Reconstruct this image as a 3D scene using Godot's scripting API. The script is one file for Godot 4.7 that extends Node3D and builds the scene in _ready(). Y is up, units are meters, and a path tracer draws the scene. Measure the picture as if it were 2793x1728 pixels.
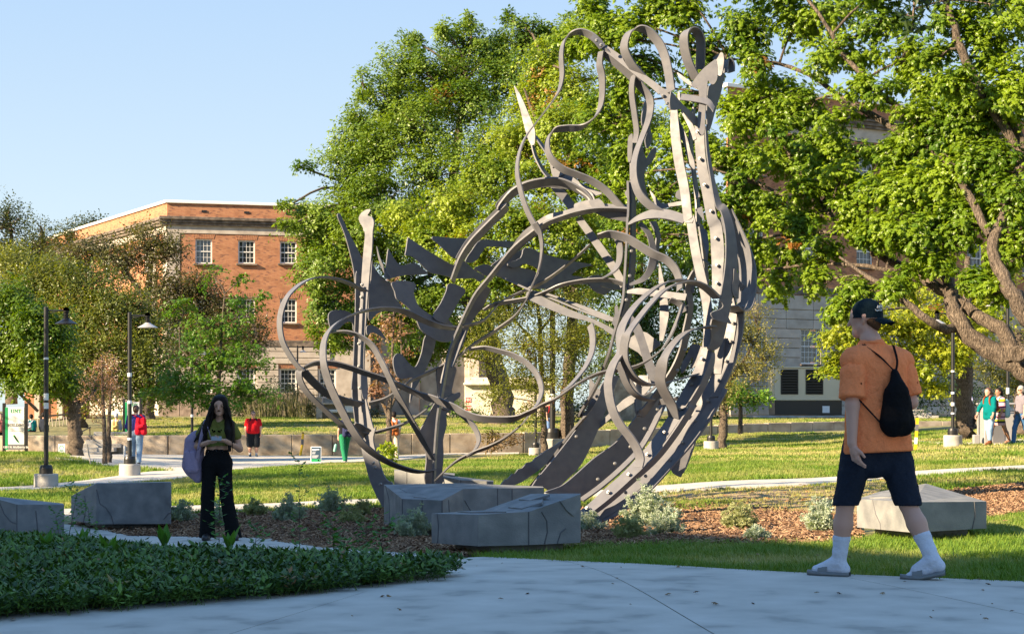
extends Node3D
# A plaza with a tall ribbon sculpture of grey steel, seen on a late sunny afternoon.
# Positions: at(px, py, depth) puts a point of the picture at its real distance; world metres, y up, camera looks along -z.
const F := 4500.0
const CX := 1396.5
const CY := 1110.0
const EYE := 1.15
var used := {}
var mats := {}
var rng := RandomNumberGenerator.new()
var noise := FastNoiseLite.new()
var noise2 := FastNoiseLite.new()


class MB:
	# collects triangles; front faces run clockwise
	var v := PackedVector3Array()
	var n := PackedVector3Array()
	var c := PackedColorArray()
	var uv := PackedVector2Array()
	var col := Color.WHITE

	func tri(a: Vector3, b: Vector3, d: Vector3) -> void:
		var m := (d - a).cross(b - a).normalized()
		v.append(a); v.append(b); v.append(d)
		n.append(m); n.append(m); n.append(m)
		c.append(col); c.append(col); c.append(col)
		uv.append(Vector2.ZERO); uv.append(Vector2.ZERO); uv.append(Vector2.ZERO)

	func quad(a: Vector3, b: Vector3, d: Vector3, e: Vector3) -> void:
		tri(a, b, d)
		tri(a, d, e)

	func vert(p: Vector3, m: Vector3, t := Vector2.ZERO) -> void:
		v.append(p); n.append(m); c.append(col); uv.append(t)

	# a smooth sheet of rows x cols points
	func sheet(p: PackedVector3Array, rows: int, cols: int, closed := false) -> void:
		var m := PackedVector3Array()
		m.resize(p.size())
		var w := cols if closed else cols - 1
		for i in rows - 1:
			for j in w:
				var a := i * cols + j
				var b := i * cols + (j + 1) % cols
				var d := b + cols
				var e := a + cols
				var f := (p[d] - p[a]).cross(p[b] - p[a]) + (p[e] - p[a]).cross(p[d] - p[a])
				m[a] += f; m[b] += f; m[d] += f; m[e] += f
		for i in m.size():
			m[i] = m[i].normalized()
		for i in rows - 1:
			for j in w:
				var a := i * cols + j
				var b := i * cols + (j + 1) % cols
				var d := b + cols
				var e := a + cols
				for k in [a, b, d, a, d, e]:
					v.append(p[k]); n.append(m[k]); c.append(col)
					uv.append(Vector2(float(k % cols) / (cols - 1), float(k / cols) / (rows - 1)))

	func box(at: Vector3, size: Vector3, basis := Basis(), bev := 0.0) -> void:
		var h := size / 2.0
		if bev <= 0.0:
			var p := []
			for i in 8:
				p.append(at + basis * Vector3(h.x if i & 1 else -h.x, h.y if i & 2 else -h.y, h.z if i & 4 else -h.z))
			quad(p[0], p[1], p[3], p[2]); quad(p[5], p[4], p[6], p[7]); quad(p[4], p[0], p[2], p[6])
			quad(p[1], p[5], p[7], p[3]); quad(p[2], p[3], p[7], p[6]); quad(p[4], p[5], p[1], p[0])
			_fix(at, v.size() - 36)
			return
		var start := v.size()
		var g := h - Vector3.ONE * bev
		var corner := []
		for i in 8:
			var s := Vector3(1 if i & 1 else -1, 1 if i & 2 else -1, 1 if i & 4 else -1)
			corner.append([at + basis * (s * Vector3(h.x, g.y, g.z)), at + basis * (s * Vector3(g.x, h.y, g.z)), at + basis * (s * Vector3(g.x, g.y, h.z))])
		for ax in 3:
			for s in 2:
				var q := []
				var o: Array = [[2, 4], [4, 1], [1, 2]][ax]
				var b: int = (1 << ax) * s
				quad(corner[b][ax], corner[b + o[0]][ax], corner[b + o[0] + o[1]][ax], corner[b + o[1]][ax])
		for e in [[0, 1], [2, 3], [4, 5], [6, 7]]:
			quad(corner[e[0]][1], corner[e[0]][2], corner[e[1]][2], corner[e[1]][1])
		for e in [[0, 2], [1, 3], [4, 6], [5, 7]]:
			quad(corner[e[0]][0], corner[e[0]][2], corner[e[1]][2], corner[e[1]][0])
		for e in [[0, 4], [1, 5], [2, 6], [3, 7]]:
			quad(corner[e[0]][0], corner[e[0]][1], corner[e[1]][1], corner[e[1]][0])
		for i in 8:
			tri(corner[i][0], corner[i][1], corner[i][2])
		_fix(at, start)

	func _fix(centre: Vector3, start: int) -> void:
		# turn every triangle since start outwards from a point inside
		var i := start
		while i < v.size():
			if n[i].dot(v[i] + v[i + 1] + v[i + 2] - centre * 3.0) < 0.0:
				var t := v[i + 1]
				v[i + 1] = v[i + 2]
				v[i + 2] = t
				for k in 3:
					n[i + k] = -n[i + k]
			i += 3

	func tube(p: PackedVector3Array, r: PackedFloat32Array, sides := 8, wob := 0.0) -> void:
		var rows := p.size()
		var q := PackedVector3Array()
		var side := Vector3.ZERO
		for i in rows:
			var t := (p[mini(i + 1, rows - 1)] - p[maxi(i - 1, 0)]).normalized()
			if side == Vector3.ZERO:
				side = t.cross(Vector3(0.31, 0.11, 0.95) if absf(t.z) < 0.9 else Vector3.UP).normalized()
			side = (side - t * side.dot(t)).normalized()
			var up := side.cross(t)
			for j in sides:
				var a := TAU * j / sides
				var k := 1.0
				if wob > 0.0:
					k += wob * sin(a * 3.0 + i * 1.7) + wob * 0.7 * sin(a * 5.0 - i * 2.3)
				q.append(p[i] + (side * cos(a) + up * sin(a)) * r[i] * k)
		sheet(q, rows, sides, true)
		var m := rows - 1
		for j in sides:
			if r[m] > 0.004:
				tri(p[m], q[m * sides + j], q[m * sides + (j + 1) % sides])

	func lathe(at: Vector3, prof: Array, segs := 16, basis := Basis()) -> void:
		# prof: [radius, height] from the bottom up; sharp corners
		for i in prof.size() - 1:
			for j in segs:
				var a := TAU * j / segs
				var b := TAU * (j + 1) / segs
				var s := []
				for e in [[i, a], [i + 1, a], [i + 1, b], [i, b]]:
					s.append(at + basis * Vector3(cos(e[1]) * prof[e[0]][0], prof[e[0]][1], sin(e[1]) * prof[e[0]][0]))
				var d := Vector2(prof[i + 1][1] - prof[i][1], prof[i][0] - prof[i + 1][0]).normalized()
				var na := basis * Vector3(cos(a) * d.x, d.y, sin(a) * d.x)
				var nb := basis * Vector3(cos(b) * d.x, d.y, sin(b) * d.x)
				if ((s[2] - s[0]) as Vector3).cross(s[1] - s[0]).dot(na + nb) + ((s[3] - s[0]) as Vector3).cross(s[2] - s[0]).dot(na + nb) >= 0.0:
					vert(s[0], na); vert(s[1], na); vert(s[2], nb); vert(s[0], na); vert(s[2], nb); vert(s[3], nb)
				else:
					vert(s[0], na); vert(s[2], nb); vert(s[1], na); vert(s[0], na); vert(s[3], nb); vert(s[2], nb)

	func ball(at: Vector3, r: Vector3, basis := Basis(), segs := 12) -> void:
		var rings := segs / 2
		for i in rings:
			for j in segs:
				var q := []
				for e in [[i, j], [i + 1, j], [i + 1, j + 1], [i, j + 1]]:
					var a: float = PI * e[0] / rings - PI / 2
					var b: float = TAU * e[1] / segs
					q.append(Vector3(cos(a) * cos(b), sin(a), cos(a) * sin(b)))
				for k in [0, 1, 2, 0, 2, 3]:
					vert(at + basis * (q[k] * r), (basis * (q[k] / r)).normalized())

	# a flat plate: polygon of points in one plane, given a thickness along its normal
	func plate(p: PackedVector3Array, nrm: Vector3, th: float) -> void:
		var ux := nrm.cross(Vector3.UP)
		if ux.length() < 0.01:
			ux = Vector3.RIGHT
		ux = ux.normalized()
		var uy := ux.cross(nrm).normalized()
		var flat := PackedVector2Array()
		for a in p:
			flat.append(Vector2(a.dot(ux), a.dot(uy)))
		var idx := Geometry2D.triangulate_polygon(flat)
		var hi := nrm * th / 2.0
		for k in range(0, idx.size(), 3):
			var a := p[idx[k]]
			var b := p[idx[k + 1]]
			var d := p[idx[k + 2]]
			if (d - a).cross(b - a).dot(nrm) < 0.0:
				var t := b
				b = d
				d = t
			tri(a + hi, b + hi, d + hi)
			tri(a - hi, d - hi, b - hi)
		var area := 0.0
		for k in flat.size():
			var a2 := flat[k]
			var b2 := flat[(k + 1) % flat.size()]
			area += a2.x * b2.y - b2.x * a2.y
		for k in p.size():
			var a := p[k]
			var b := p[(k + 1) % p.size()]
			var out := (b - a).cross(nrm) * (1.0 if area < 0.0 else -1.0) * (-1.0 if ux.cross(uy).dot(nrm) > 0.0 else 1.0)
			if (b - hi - a - hi).cross(b + hi - a - hi).dot(out) > 0.0:
				quad(a + hi, b + hi, b - hi, a - hi)
			else:
				quad(a + hi, a - hi, b - hi, b + hi)

	# a bent band of steel along p; w the widths, ax the width directions
	func band(p: PackedVector3Array, w: PackedFloat32Array, ax: PackedVector3Array, th: float) -> void:
		var f := PackedVector3Array()
		var g := PackedVector3Array()
		var e1 := PackedVector3Array()
		var e2 := PackedVector3Array()
		var m := p.size()
		for i in m:
			var t := (p[mini(i + 1, m - 1)] - p[maxi(i - 1, 0)]).normalized()
			var a := (ax[i] - t * ax[i].dot(t) * 0.6).normalized()
			var nr := t.cross(a).normalized() * th / 2.0
			var h := a * w[i] / 2.0
			f.append(p[i] - h + nr); f.append(p[i] + h + nr)
			g.append(p[i] + h - nr); g.append(p[i] - h - nr)
			e1.append(p[i] + h + nr); e1.append(p[i] + h - nr)
			e2.append(p[i] - h - nr); e2.append(p[i] - h + nr)
		sheet(f, m, 2); sheet(g, m, 2); sheet(e1, m, 2); sheet(e2, m, 2)
		quad(f[0], f[1], g[0], g[1])
		var k := m * 2 - 2
		quad(f[k], g[k + 1], g[k], f[k + 1])

	func mesh() -> ArrayMesh:
		var a := []
		a.resize(Mesh.ARRAY_MAX)
		a[Mesh.ARRAY_VERTEX] = v
		a[Mesh.ARRAY_NORMAL] = n
		a[Mesh.ARRAY_COLOR] = c
		a[Mesh.ARRAY_TEX_UV] = uv
		var m := ArrayMesh.new()
		m.add_surface_from_arrays(Mesh.PRIMITIVE_TRIANGLES, a)
		return m


func at(px: float, py: float, z: float) -> Vector3:
	return Vector3((px - CX) / F * z, EYE - (py - CY) / F * z, -z)


# ---------------------------------------------------------------- naming
func numbered(called: String) -> String:
	if not used.has(called):
		used[called] = 0
		return called
	used[called] += 1
	return "%s_%03d" % [called, used[called]]


func tag(o: Node3D, label := "", category := "", group := "", kind := "") -> Node3D:
	if label: o.set_meta("label", label)
	if category: o.set_meta("category", category)
	if group: o.set_meta("group", group)
	if kind: o.set_meta("kind", kind)
	return o


func thing(called: String, label: String, category: String, where := Vector3.ZERO, turn := 0.0, group := "") -> Node3D:
	var o := Node3D.new()
	o.name = numbered(called)
	add_child(o)
	o.position = where
	o.rotation.y = turn
	tag(o, label, category, group)
	return o


func obj(called: String, m, mat: Material, parent: Node3D = self) -> MeshInstance3D:
	var o := MeshInstance3D.new()
	o.mesh = m.mesh() if m is MB else m
	o.material_override = mat
	if parent == self:
		o.name = numbered(called)
	else:
		var k := 0
		var nm := called
		while parent.has_node(nm):
			k += 1
			nm = "%s_%03d" % [called, k]
		o.name = nm
	parent.add_child(o)
	return o


func struct(called: String, m, mat: Material, label := "", parent: Node3D = self) -> MeshInstance3D:
	var o := obj(called, m, mat, parent)
	if parent == self:
		tag(o, label, "", "", "structure")
	return o


func multi(called: String, m: Mesh, mat: Material, xf: Array, cols: PackedColorArray, parent: Node3D = self) -> MultiMeshInstance3D:
	var mm := MultiMesh.new()
	mm.transform_format = MultiMesh.TRANSFORM_3D
	mm.use_colors = true
	mm.mesh = m
	mm.instance_count = xf.size()
	for i in xf.size():
		mm.set_instance_transform(i, xf[i])
		mm.set_instance_color(i, cols[i])
	var o := MultiMeshInstance3D.new()
	o.multimesh = mm
	o.material_override = mat
	o.name = numbered(called) if parent == self else called
	parent.add_child(o, true)
	o.set_meta("kind", "stuff")
	return o


# ---------------------------------------------------------------- materials
func lin(r: float, g: float, b: float) -> Color:
	return Color(r, g, b).linear_to_srgb()


func mat(c: Color, rough := 0.8, metal := 0.0, spec := 0.5) -> StandardMaterial3D:
	var m := StandardMaterial3D.new()
	m.albedo_color = c
	m.roughness = rough
	m.metallic = metal
	m.metallic_specular = spec
	return m


func noise_tex(size: int, freq: float, stops: Array, seed_ := 1, oct := 5, kind := FastNoiseLite.TYPE_SIMPLEX_SMOOTH, warp := false) -> NoiseTexture2D:
	var t := NoiseTexture2D.new()
	t.width = size
	t.height = size
	t.seamless = true
	var f := FastNoiseLite.new()
	f.noise_type = kind
	f.frequency = freq
	f.seed = seed_
	f.fractal_octaves = oct
	if warp:
		f.domain_warp_enabled = true
		f.domain_warp_amplitude = 40.0
		f.domain_warp_frequency = 0.01
	t.noise = f
	if stops.size():
		var g := Gradient.new()
		g.offsets = PackedFloat32Array(stops.map(func(s): return s[0]))
		g.colors = PackedColorArray(stops.map(func(s): return s[1]))
		t.color_ramp = g
	return t


func tex_mat(stops: Array, scale: float, freq := 0.01, rough := 0.85, bump := 0.0, seed_ := 1, size := 512, bump_freq := 0.05) -> StandardMaterial3D:
	var m := mat(Color.WHITE, rough)
	m.albedo_texture = noise_tex(size, freq, stops, seed_)
	m.uv1_triplanar = true
	m.uv1_world_triplanar = true
	m.uv1_scale = Vector3.ONE * scale
	if bump > 0.0:
		m.heightmap_enabled = true
		m.heightmap_texture = noise_tex(size, bump_freq, [], seed_ + 7)
		m.heightmap_scale = bump
	return m


func vmat(rough := 0.8, spec := 0.5, back := Color.BLACK) -> StandardMaterial3D:
	var m := mat(Color.WHITE, rough, 0.0, spec)
	m.vertex_color_use_as_albedo = true
	if back != Color.BLACK:
		m.backlight_enabled = true
		m.backlight = back
	return m


# ---------------------------------------------------------------- the scene
const SUN_TURN := 30.0   # degrees behind the picture plane, to the left
const SUN_UP := 25.0


func _ready() -> void:
	rng.seed = 7
	noise.seed = 3
	noise.frequency = 0.35
	noise2.seed = 11
	noise2.frequency = 2.2
	# camera: level, with the lens raised
	var cam := Camera3D.new()
	cam.name = "camera"
	cam.position = Vector3(0, EYE, 0)
	cam.projection = Camera3D.PROJECTION_FRUSTUM
	cam.near = 0.1
	cam.far = 2000.0
	cam.size = 0.1 * 1728.0 / F
	cam.frustum_offset = Vector2(0, 0.1 * (CY - 864.0) / F)
	add_child(cam)
	# sky
	var env := Environment.new()
	env.background_mode = Environment.BG_SKY
	var sm := ProceduralSkyMaterial.new()
	sm.sky_top_color = lin(0.10, 0.20, 0.385)
	sm.sky_horizon_color = lin(0.375, 0.43, 0.41)
	sm.sky_curve = 0.17
	sm.ground_bottom_color = lin(0.06, 0.06, 0.05)
	sm.ground_horizon_color = lin(0.3, 0.34, 0.36)
	sm.sun_angle_max = 30.0
	var sky := Sky.new()
	sky.sky_material = sm
	env.sky = sky
	env.background_energy_multiplier = 0.74
	env.tonemap_mode = Environment.TONE_MAPPER_LINEAR
	env.tonemap_exposure = 3.4
	env.sdfgi_enabled = true
	env.ssao_enabled = true
	env.ssil_enabled = true
	var we := WorldEnvironment.new()
	we.name = "world"
	we.environment = env
	add_child(we)
	# sun
	var sun := DirectionalLight3D.new()
	sun.name = "sun"
	sun.light_energy = 1.6
	sun.light_color = Color(1.0, 0.90, 0.75)
	sun.light_angular_distance = 0.5
	sun.shadow_enabled = true
	sun.sky_mode = DirectionalLight3D.SKY_MODE_LIGHT_ONLY
	var a := deg_to_rad(SUN_TURN)
	var e := deg_to_rad(SUN_UP)
	var to_sun := Vector3(-cos(a) * cos(e), sin(e), sin(a) * cos(e))
	sun.basis = Basis.looking_at(-to_sun, Vector3.UP)
	add_child(sun)
	make_mats()
	build_ground()
	build_grass()
	build_buildings()
	build_walls()
	build_trees()
	build_plants()
	build_benches()
	build_sculpture()
	build_lamps()
	build_signs()
	build_people()


func make_mats() -> void:
	mats.steel = mat(lin(0.138, 0.140, 0.156), 0.5, 0.0, 0.45)
	mats.steel.heightmap_enabled = false
	mats.steel.roughness_texture = noise_tex(256, 0.02, [[0.2, Color(0.38, 0.38, 0.38)], [0.8, Color(0.64, 0.64, 0.64)]], 5)
	mats.steel.roughness = 1.0
	mats.steel.uv1_triplanar = true
	mats.steel.albedo_texture = noise_tex(512, 0.012, [[0.2, Color(0.88, 0.88, 0.89)], [0.5, Color(0.95, 0.95, 0.95)], [0.8, Color(1, 0.99, 0.975)]], 15, 6)
	mats.black = mat(lin(0.012, 0.012, 0.013), 0.4)
	mats.concrete = tex_mat([[0.25, lin(0.30, 0.28, 0.25)], [0.5, lin(0.37, 0.355, 0.325)], [0.75, lin(0.42, 0.40, 0.37)]], 0.35, 0.012, 0.85, 0.12, 2)
	mats.paving = tex_mat([[0.15, lin(0.33, 0.315, 0.275)], [0.35, lin(0.46, 0.43, 0.37)], [0.6, lin(0.51, 0.475, 0.41)], [0.75, lin(0.53, 0.495, 0.43)], [0.92, lin(0.57, 0.53, 0.46)]], 0.16, 0.010, 0.85, 0.14, 21, 1024, 0.2)
	mats.bench = tex_mat([[0.2, lin(0.14, 0.145, 0.147)], [0.45, lin(0.18, 0.185, 0.183)], [0.6, lin(0.205, 0.207, 0.202)], [0.85, lin(0.26, 0.26, 0.25)]], 0.30, 0.010, 0.75, 0.25, 31, 1024, 0.16)
	mats.wall = tex_mat([[0.2, lin(0.26, 0.20, 0.145)], [0.5, lin(0.38, 0.31, 0.23)], [0.8, lin(0.44, 0.37, 0.29)]], 0.30, 0.008, 0.9, 0.3, 41)
	mats.stone = tex_mat([[0.2, lin(0.36, 0.31, 0.26)], [0.5, lin(0.44, 0.385, 0.33)], [0.8, lin(0.50, 0.45, 0.39)]], 0.2, 0.01, 0.85, 0.2, 51)
	mats.dark_stone = tex_mat([[0.2, lin(0.06, 0.05, 0.042)], [0.5, lin(0.13, 0.105, 0.085)], [0.8, lin(0.24, 0.19, 0.15)]], 0.3, 0.012, 0.9, 0.2, 55)
	mats.white = mat(lin(0.72, 0.71, 0.68), 0.5)
	mats.glass = mat(lin(0.03, 0.035, 0.04), 0.06, 0.0, 0.9)
	mats.soil = tex_mat([[0.2, lin(0.10, 0.09, 0.045)], [0.45, lin(0.15, 0.155, 0.05)], [0.6, lin(0.23, 0.21, 0.08)], [0.8, lin(0.34, 0.27, 0.13)]], 0.18, 0.015, 0.95, 1.2, 61, 1024, 0.2)
	mats.mulch = tex_mat([[0.2, lin(0.06, 0.032, 0.02)], [0.5, lin(0.15, 0.085, 0.048)], [0.8, lin(0.27, 0.17, 0.10)]], 0.9, 0.05, 0.95, 2.5, 71, 512, 0.12)
	mats.litter = tex_mat([[0.2, lin(0.16, 0.10, 0.055)], [0.5, lin(0.30, 0.21, 0.12)], [0.8, lin(0.42, 0.33, 0.20)]], 0.5, 0.03, 0.95, 1.5, 73, 512, 0.12)
	mats.bark = tex_mat([[0.25, lin(0.05, 0.037, 0.028)], [0.5, lin(0.15, 0.115, 0.085)], [0.75, lin(0.27, 0.215, 0.165)]], 1.0, 0.03, 0.95, 6.0, 81, 512, 0.06)
	mats.bark.uv1_scale = Vector3(2.6, 0.5, 2.6)
	mats.leaf = vmat(0.38, 0.5, Color(1.0, 0.98, 0.45))
	mats.grass = vmat(0.55, 0.35, Color(0.75, 0.8, 0.4))
	mats.flat = vmat(0.9, 0.3)
	mats.ivy = vmat(0.48, 0.4, Color(0.5, 0.55, 0.25))
	mats.cloth = vmat(0.92, 0.25)
	mats.skin = vmat(0.55, 0.4)
	mats.brick = brick_mat()
	mats.tin = mat(lin(0.5, 0.5, 0.5), 0.35, 0.9)
	mats.cream = tex_mat([[0.2, lin(0.52, 0.47, 0.38)], [0.6, lin(0.64, 0.59, 0.50)], [0.9, lin(0.68, 0.63, 0.54)]], 0.3, 0.012, 0.85, 0.1, 91)
	mats.cream_paint = mat(lin(0.56, 0.51, 0.38), 0.5)
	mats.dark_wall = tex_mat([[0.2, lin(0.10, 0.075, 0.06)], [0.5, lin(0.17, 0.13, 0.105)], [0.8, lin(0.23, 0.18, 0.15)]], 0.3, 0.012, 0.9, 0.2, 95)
	mats.bar = mat(lin(0.12, 0.09, 0.07), 0.5, 0.6)
	mats.joint = mat(lin(0.10, 0.10, 0.105), 0.8)
	mats.bin = mat(lin(0.33, 0.32, 0.32), 0.5, 0.2)
	mats.paper = mat(lin(0.7, 0.72, 0.74), 0.7)
	mats.sign_red = mat(lin(0.55, 0.05, 0.04), 0.6)


func brick_mat() -> StandardMaterial3D:
	# far brickwork: courses of 6.8 cm, bricks of 20 cm, too small in the picture to tell apart one by one
	var im := Image.create(512, 512, false, Image.FORMAT_RGB8)
	var r := RandomNumberGenerator.new()
	r.seed = 5
	im.fill(lin(0.34, 0.22, 0.15))
	for row in 32:
		for k in 17:
			var x := k * 32 - (16 if row % 2 else 0)
			var t := r.randf()
			var c := lin(0.36, 0.135, 0.06).lerp(lin(0.45, 0.20, 0.09), t)
			if r.randf() < 0.12:
				c = lin(0.22, 0.085, 0.05)
			im.fill_rect(Rect2i(x + 1, row * 16 + 1, 30, 13), c)
	var m := mat(Color.WHITE, 0.85)
	m.albedo_texture = ImageTexture.create_from_image(im)
	m.uv1_triplanar = true
	m.uv1_world_triplanar = false
	m.uv1_scale = Vector3(0.3, 0.46, 0.3)
	m.uv1_triplanar_sharpness = 8.0
	m.detail_enabled = true
	m.detail_blend_mode = BaseMaterial3D.BLEND_MODE_MUL
	m.detail_albedo = noise_tex(256, 0.012, [[0.25, Color(0.92, 0.91, 0.90)], [0.7, Color(1.0, 1.0, 1.0)]], 77)
	return m


# ---------------------------------------------------------------- the lie of the land
const LAND := [
	[3.0, 0.0, 0.0, 0.0, 0.0, 0.0], [8.0, 0.0, 0.0, 0.0, 0.0, 0.0], [11.0, -0.03, -0.03, 0.0, 0.0, 0.0], [14.0, -0.16, -0.16, -0.15, -0.1, -0.08],
	[19.0, -0.42, -0.40, -0.38, -0.22, -0.15], [24.0, -0.5, -0.47, -0.44, -0.26, -0.15], [28.0, -0.6, -0.52, -0.45, -0.2, -0.1],
	[38.0, -0.75, -0.6, -0.5, -0.25, 0.0], [48.0, -0.58, -0.66, -0.57, -0.3, 0.06], [55.0, -0.45, -0.76, -0.68, -0.35, 0.1],
	[62.0, -0.6, -0.8, -0.76, -0.38, 0.15], [68.0, -0.8, -0.82, -0.8, -0.3, 0.2], [80.0, -0.82, -0.85, -0.8, -0.08, 0.3], [400.0, -0.82, -0.85, -0.8, -0.08, 0.3]]


func land(x: float, z: float) -> float:
	# height of the lower ground at x and distance z
	if z <= 3.0:
		return 0.0
	var u := clampf((x / z + 0.31) / 0.1555, 0.0, 3.9999)
	var i := int(u)
	u -= i
	u = u * u * (3.0 - 2.0 * u)
	for k in LAND.size() - 1:
		if z < LAND[k + 1][0]:
			var a: Array = LAND[k]
			var b: Array = LAND[k + 1]
			var t: float = (z - a[0]) / (b[0] - a[0])
			var ya: float = lerpf(a[i + 1], a[i + 2], u)
			var yb: float = lerpf(b[i + 1], b[i + 2], u)
			var pa: Array = LAND[maxi(k - 1, 0)]
			var nb: Array = LAND[mini(k + 2, LAND.size() - 1)]
			var yp: float = lerpf(pa[i + 1], pa[i + 2], u)
			var yn: float = lerpf(nb[i + 1], nb[i + 2], u)
			var h: float = b[0] - a[0]
			var ma: float = (yb - yp) / maxf(b[0] - pa[0], 0.1) * h
			var mb: float = (yn - ya) / maxf(nb[0] - a[0], 0.1) * h
			var t2 := t * t
			var t3 := t2 * t
			return (2 * t3 - 3 * t2 + 1) * ya + (t3 - 2 * t2 + t) * ma + (-2 * t3 + 3 * t2) * yb + (t3 - t2) * mb
	return LAND[-1][3]


const WALL := [[-700.0, 72.0, 1188.0], [416.0, 67.0, 1187.0], [1000.0, 68.5, 1184.0], [1400.0, 70.5, 1180.0], [1700.0, 74.5, 1170.0], [2100.0, 80.0, 1153.0], [2320.0, 84.0, 1148.0], [3600.0, 92.0, 1150.0]]


func wall_z(x: float) -> float:
	# distance of the retaining wall at x
	for k in WALL.size() - 1:
		var a := at(WALL[k][0], WALL[k][2], WALL[k][1])
		var b := at(WALL[k + 1][0], WALL[k + 1][2], WALL[k + 1][1])
		if x < b.x or k == WALL.size() - 2:
			return -lerpf(a.z, b.z, clampf((x - a.x) / (b.x - a.x), 0, 1))
	return 80.0


func upper(x: float, z: float) -> float:
	# height of the terrace behind the retaining wall
	var wz := wall_z(x)
	var top := 0.0
	for k in WALL.size() - 1:
		var a := at(WALL[k][0], WALL[k][2], WALL[k][1])
		var b := at(WALL[k + 1][0], WALL[k + 1][2], WALL[k + 1][1])
		if x < b.x or k == WALL.size() - 2:
			top = lerpf(a.y, b.y, clampf((x - a.x) / (b.x - a.x), 0, 1))
			break
	var t := clampf((z - wz) / (103.0 - wz), 0.0, 1.0)
	return lerpf(top - 0.03, 0.56, t)


func ground(px: float, py: float) -> Vector3:
	# where the line of sight through a point of the picture meets the lower ground
	var z := 4.5
	while z < 95.0:
		var p := at(px, py, z)
		if p.y <= land(p.x, z):
			break
		z += 0.2
	var lo := z - 0.2
	for i in 8:
		var m := (lo + z) / 2
		var p := at(px, py, m)
		if p.y <= land(p.x, m):
			z = m
		else:
			lo = m
	var q := at(px, py, z)
	return Vector3(q.x, land(q.x, z), q.z)


func on_land(px: float, z: float) -> Vector3:
	var x := (px - CX) / F * z
	return Vector3(x, land(x, z), -z)


func on_upper(px: float, z: float) -> Vector3:
	var x := (px - CX) / F * z
	return Vector3(x, upper(x, z), -z)


func nums(s: String) -> PackedFloat32Array:
	var out := PackedFloat32Array()
	for w in s.replace(",", " ").split(" ", false):
		out.append(w.to_float())
	return out


func smooth_line(p: PackedVector3Array, each: int) -> PackedVector3Array:
	var q := PackedVector3Array()
	var m := p.size()
	for i in m - 1:
		var a := p[maxi(i - 1, 0)]
		var d := p[mini(i + 2, m - 1)]
		for k in each:
			q.append(p[i].cubic_interpolate(p[i + 1], a, d, float(k) / each))
	q.append(p[m - 1])
	return q


func ground_line(s: String, each := 4) -> PackedVector3Array:
	var f := nums(s)
	var p := PackedVector3Array()
	for i in range(0, f.size(), 2):
		p.append(ground(f[i], f[i + 1]))
	return smooth_line(p, each)


func resampled(p: PackedVector3Array, n: int) -> PackedVector3Array:
	var len := PackedFloat32Array([0.0])
	for i in p.size() - 1:
		len.append(len[i] + p[i].distance_to(p[i + 1]))
	var q := PackedVector3Array()
	var k := 0
	for i in n:
		var d := len[-1] * i / (n - 1)
		while k < p.size() - 2 and len[k + 1] < d:
			k += 1
		q.append(p[k].lerp(p[k + 1], clampf((d - len[k]) / maxf(len[k + 1] - len[k], 1e-6), 0, 1)))
	return q


func strip(b: MB, far_edge: PackedVector3Array, near_edge: PackedVector3Array, lift: float, n: int, across := 4, skirt := 0.08, rough := 0.0) -> void:
	# a sheet on the ground between two edges, with a small step down at both
	var f := resampled(far_edge, n)
	var g := resampled(near_edge, n)
	var p := PackedVector3Array()
	for i in n:
		var e := f[i]
		if rough > 0.0:
			e += (f[i] - g[i]).normalized() * noise2.get_noise_2d(f[i].x, f[i].z) * rough
		p.append(Vector3(e.x, land(e.x, -e.z) + lift - skirt, e.z))
		var e2 := g[i]
		if rough > 0.0:
			e2 += (g[i] - f[i]).normalized() * noise2.get_noise_2d(g[i].x, g[i].z) * rough
		for k in across + 1:
			var q := e.lerp(e2, float(k) / across)
			p.append(Vector3(q.x, land(q.x, -q.z) + lift, q.z))
		p.append(Vector3(e2.x, land(e2.x, -e2.z) + lift - skirt, e2.z))
	b.sheet(p, n, across + 3)


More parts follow.
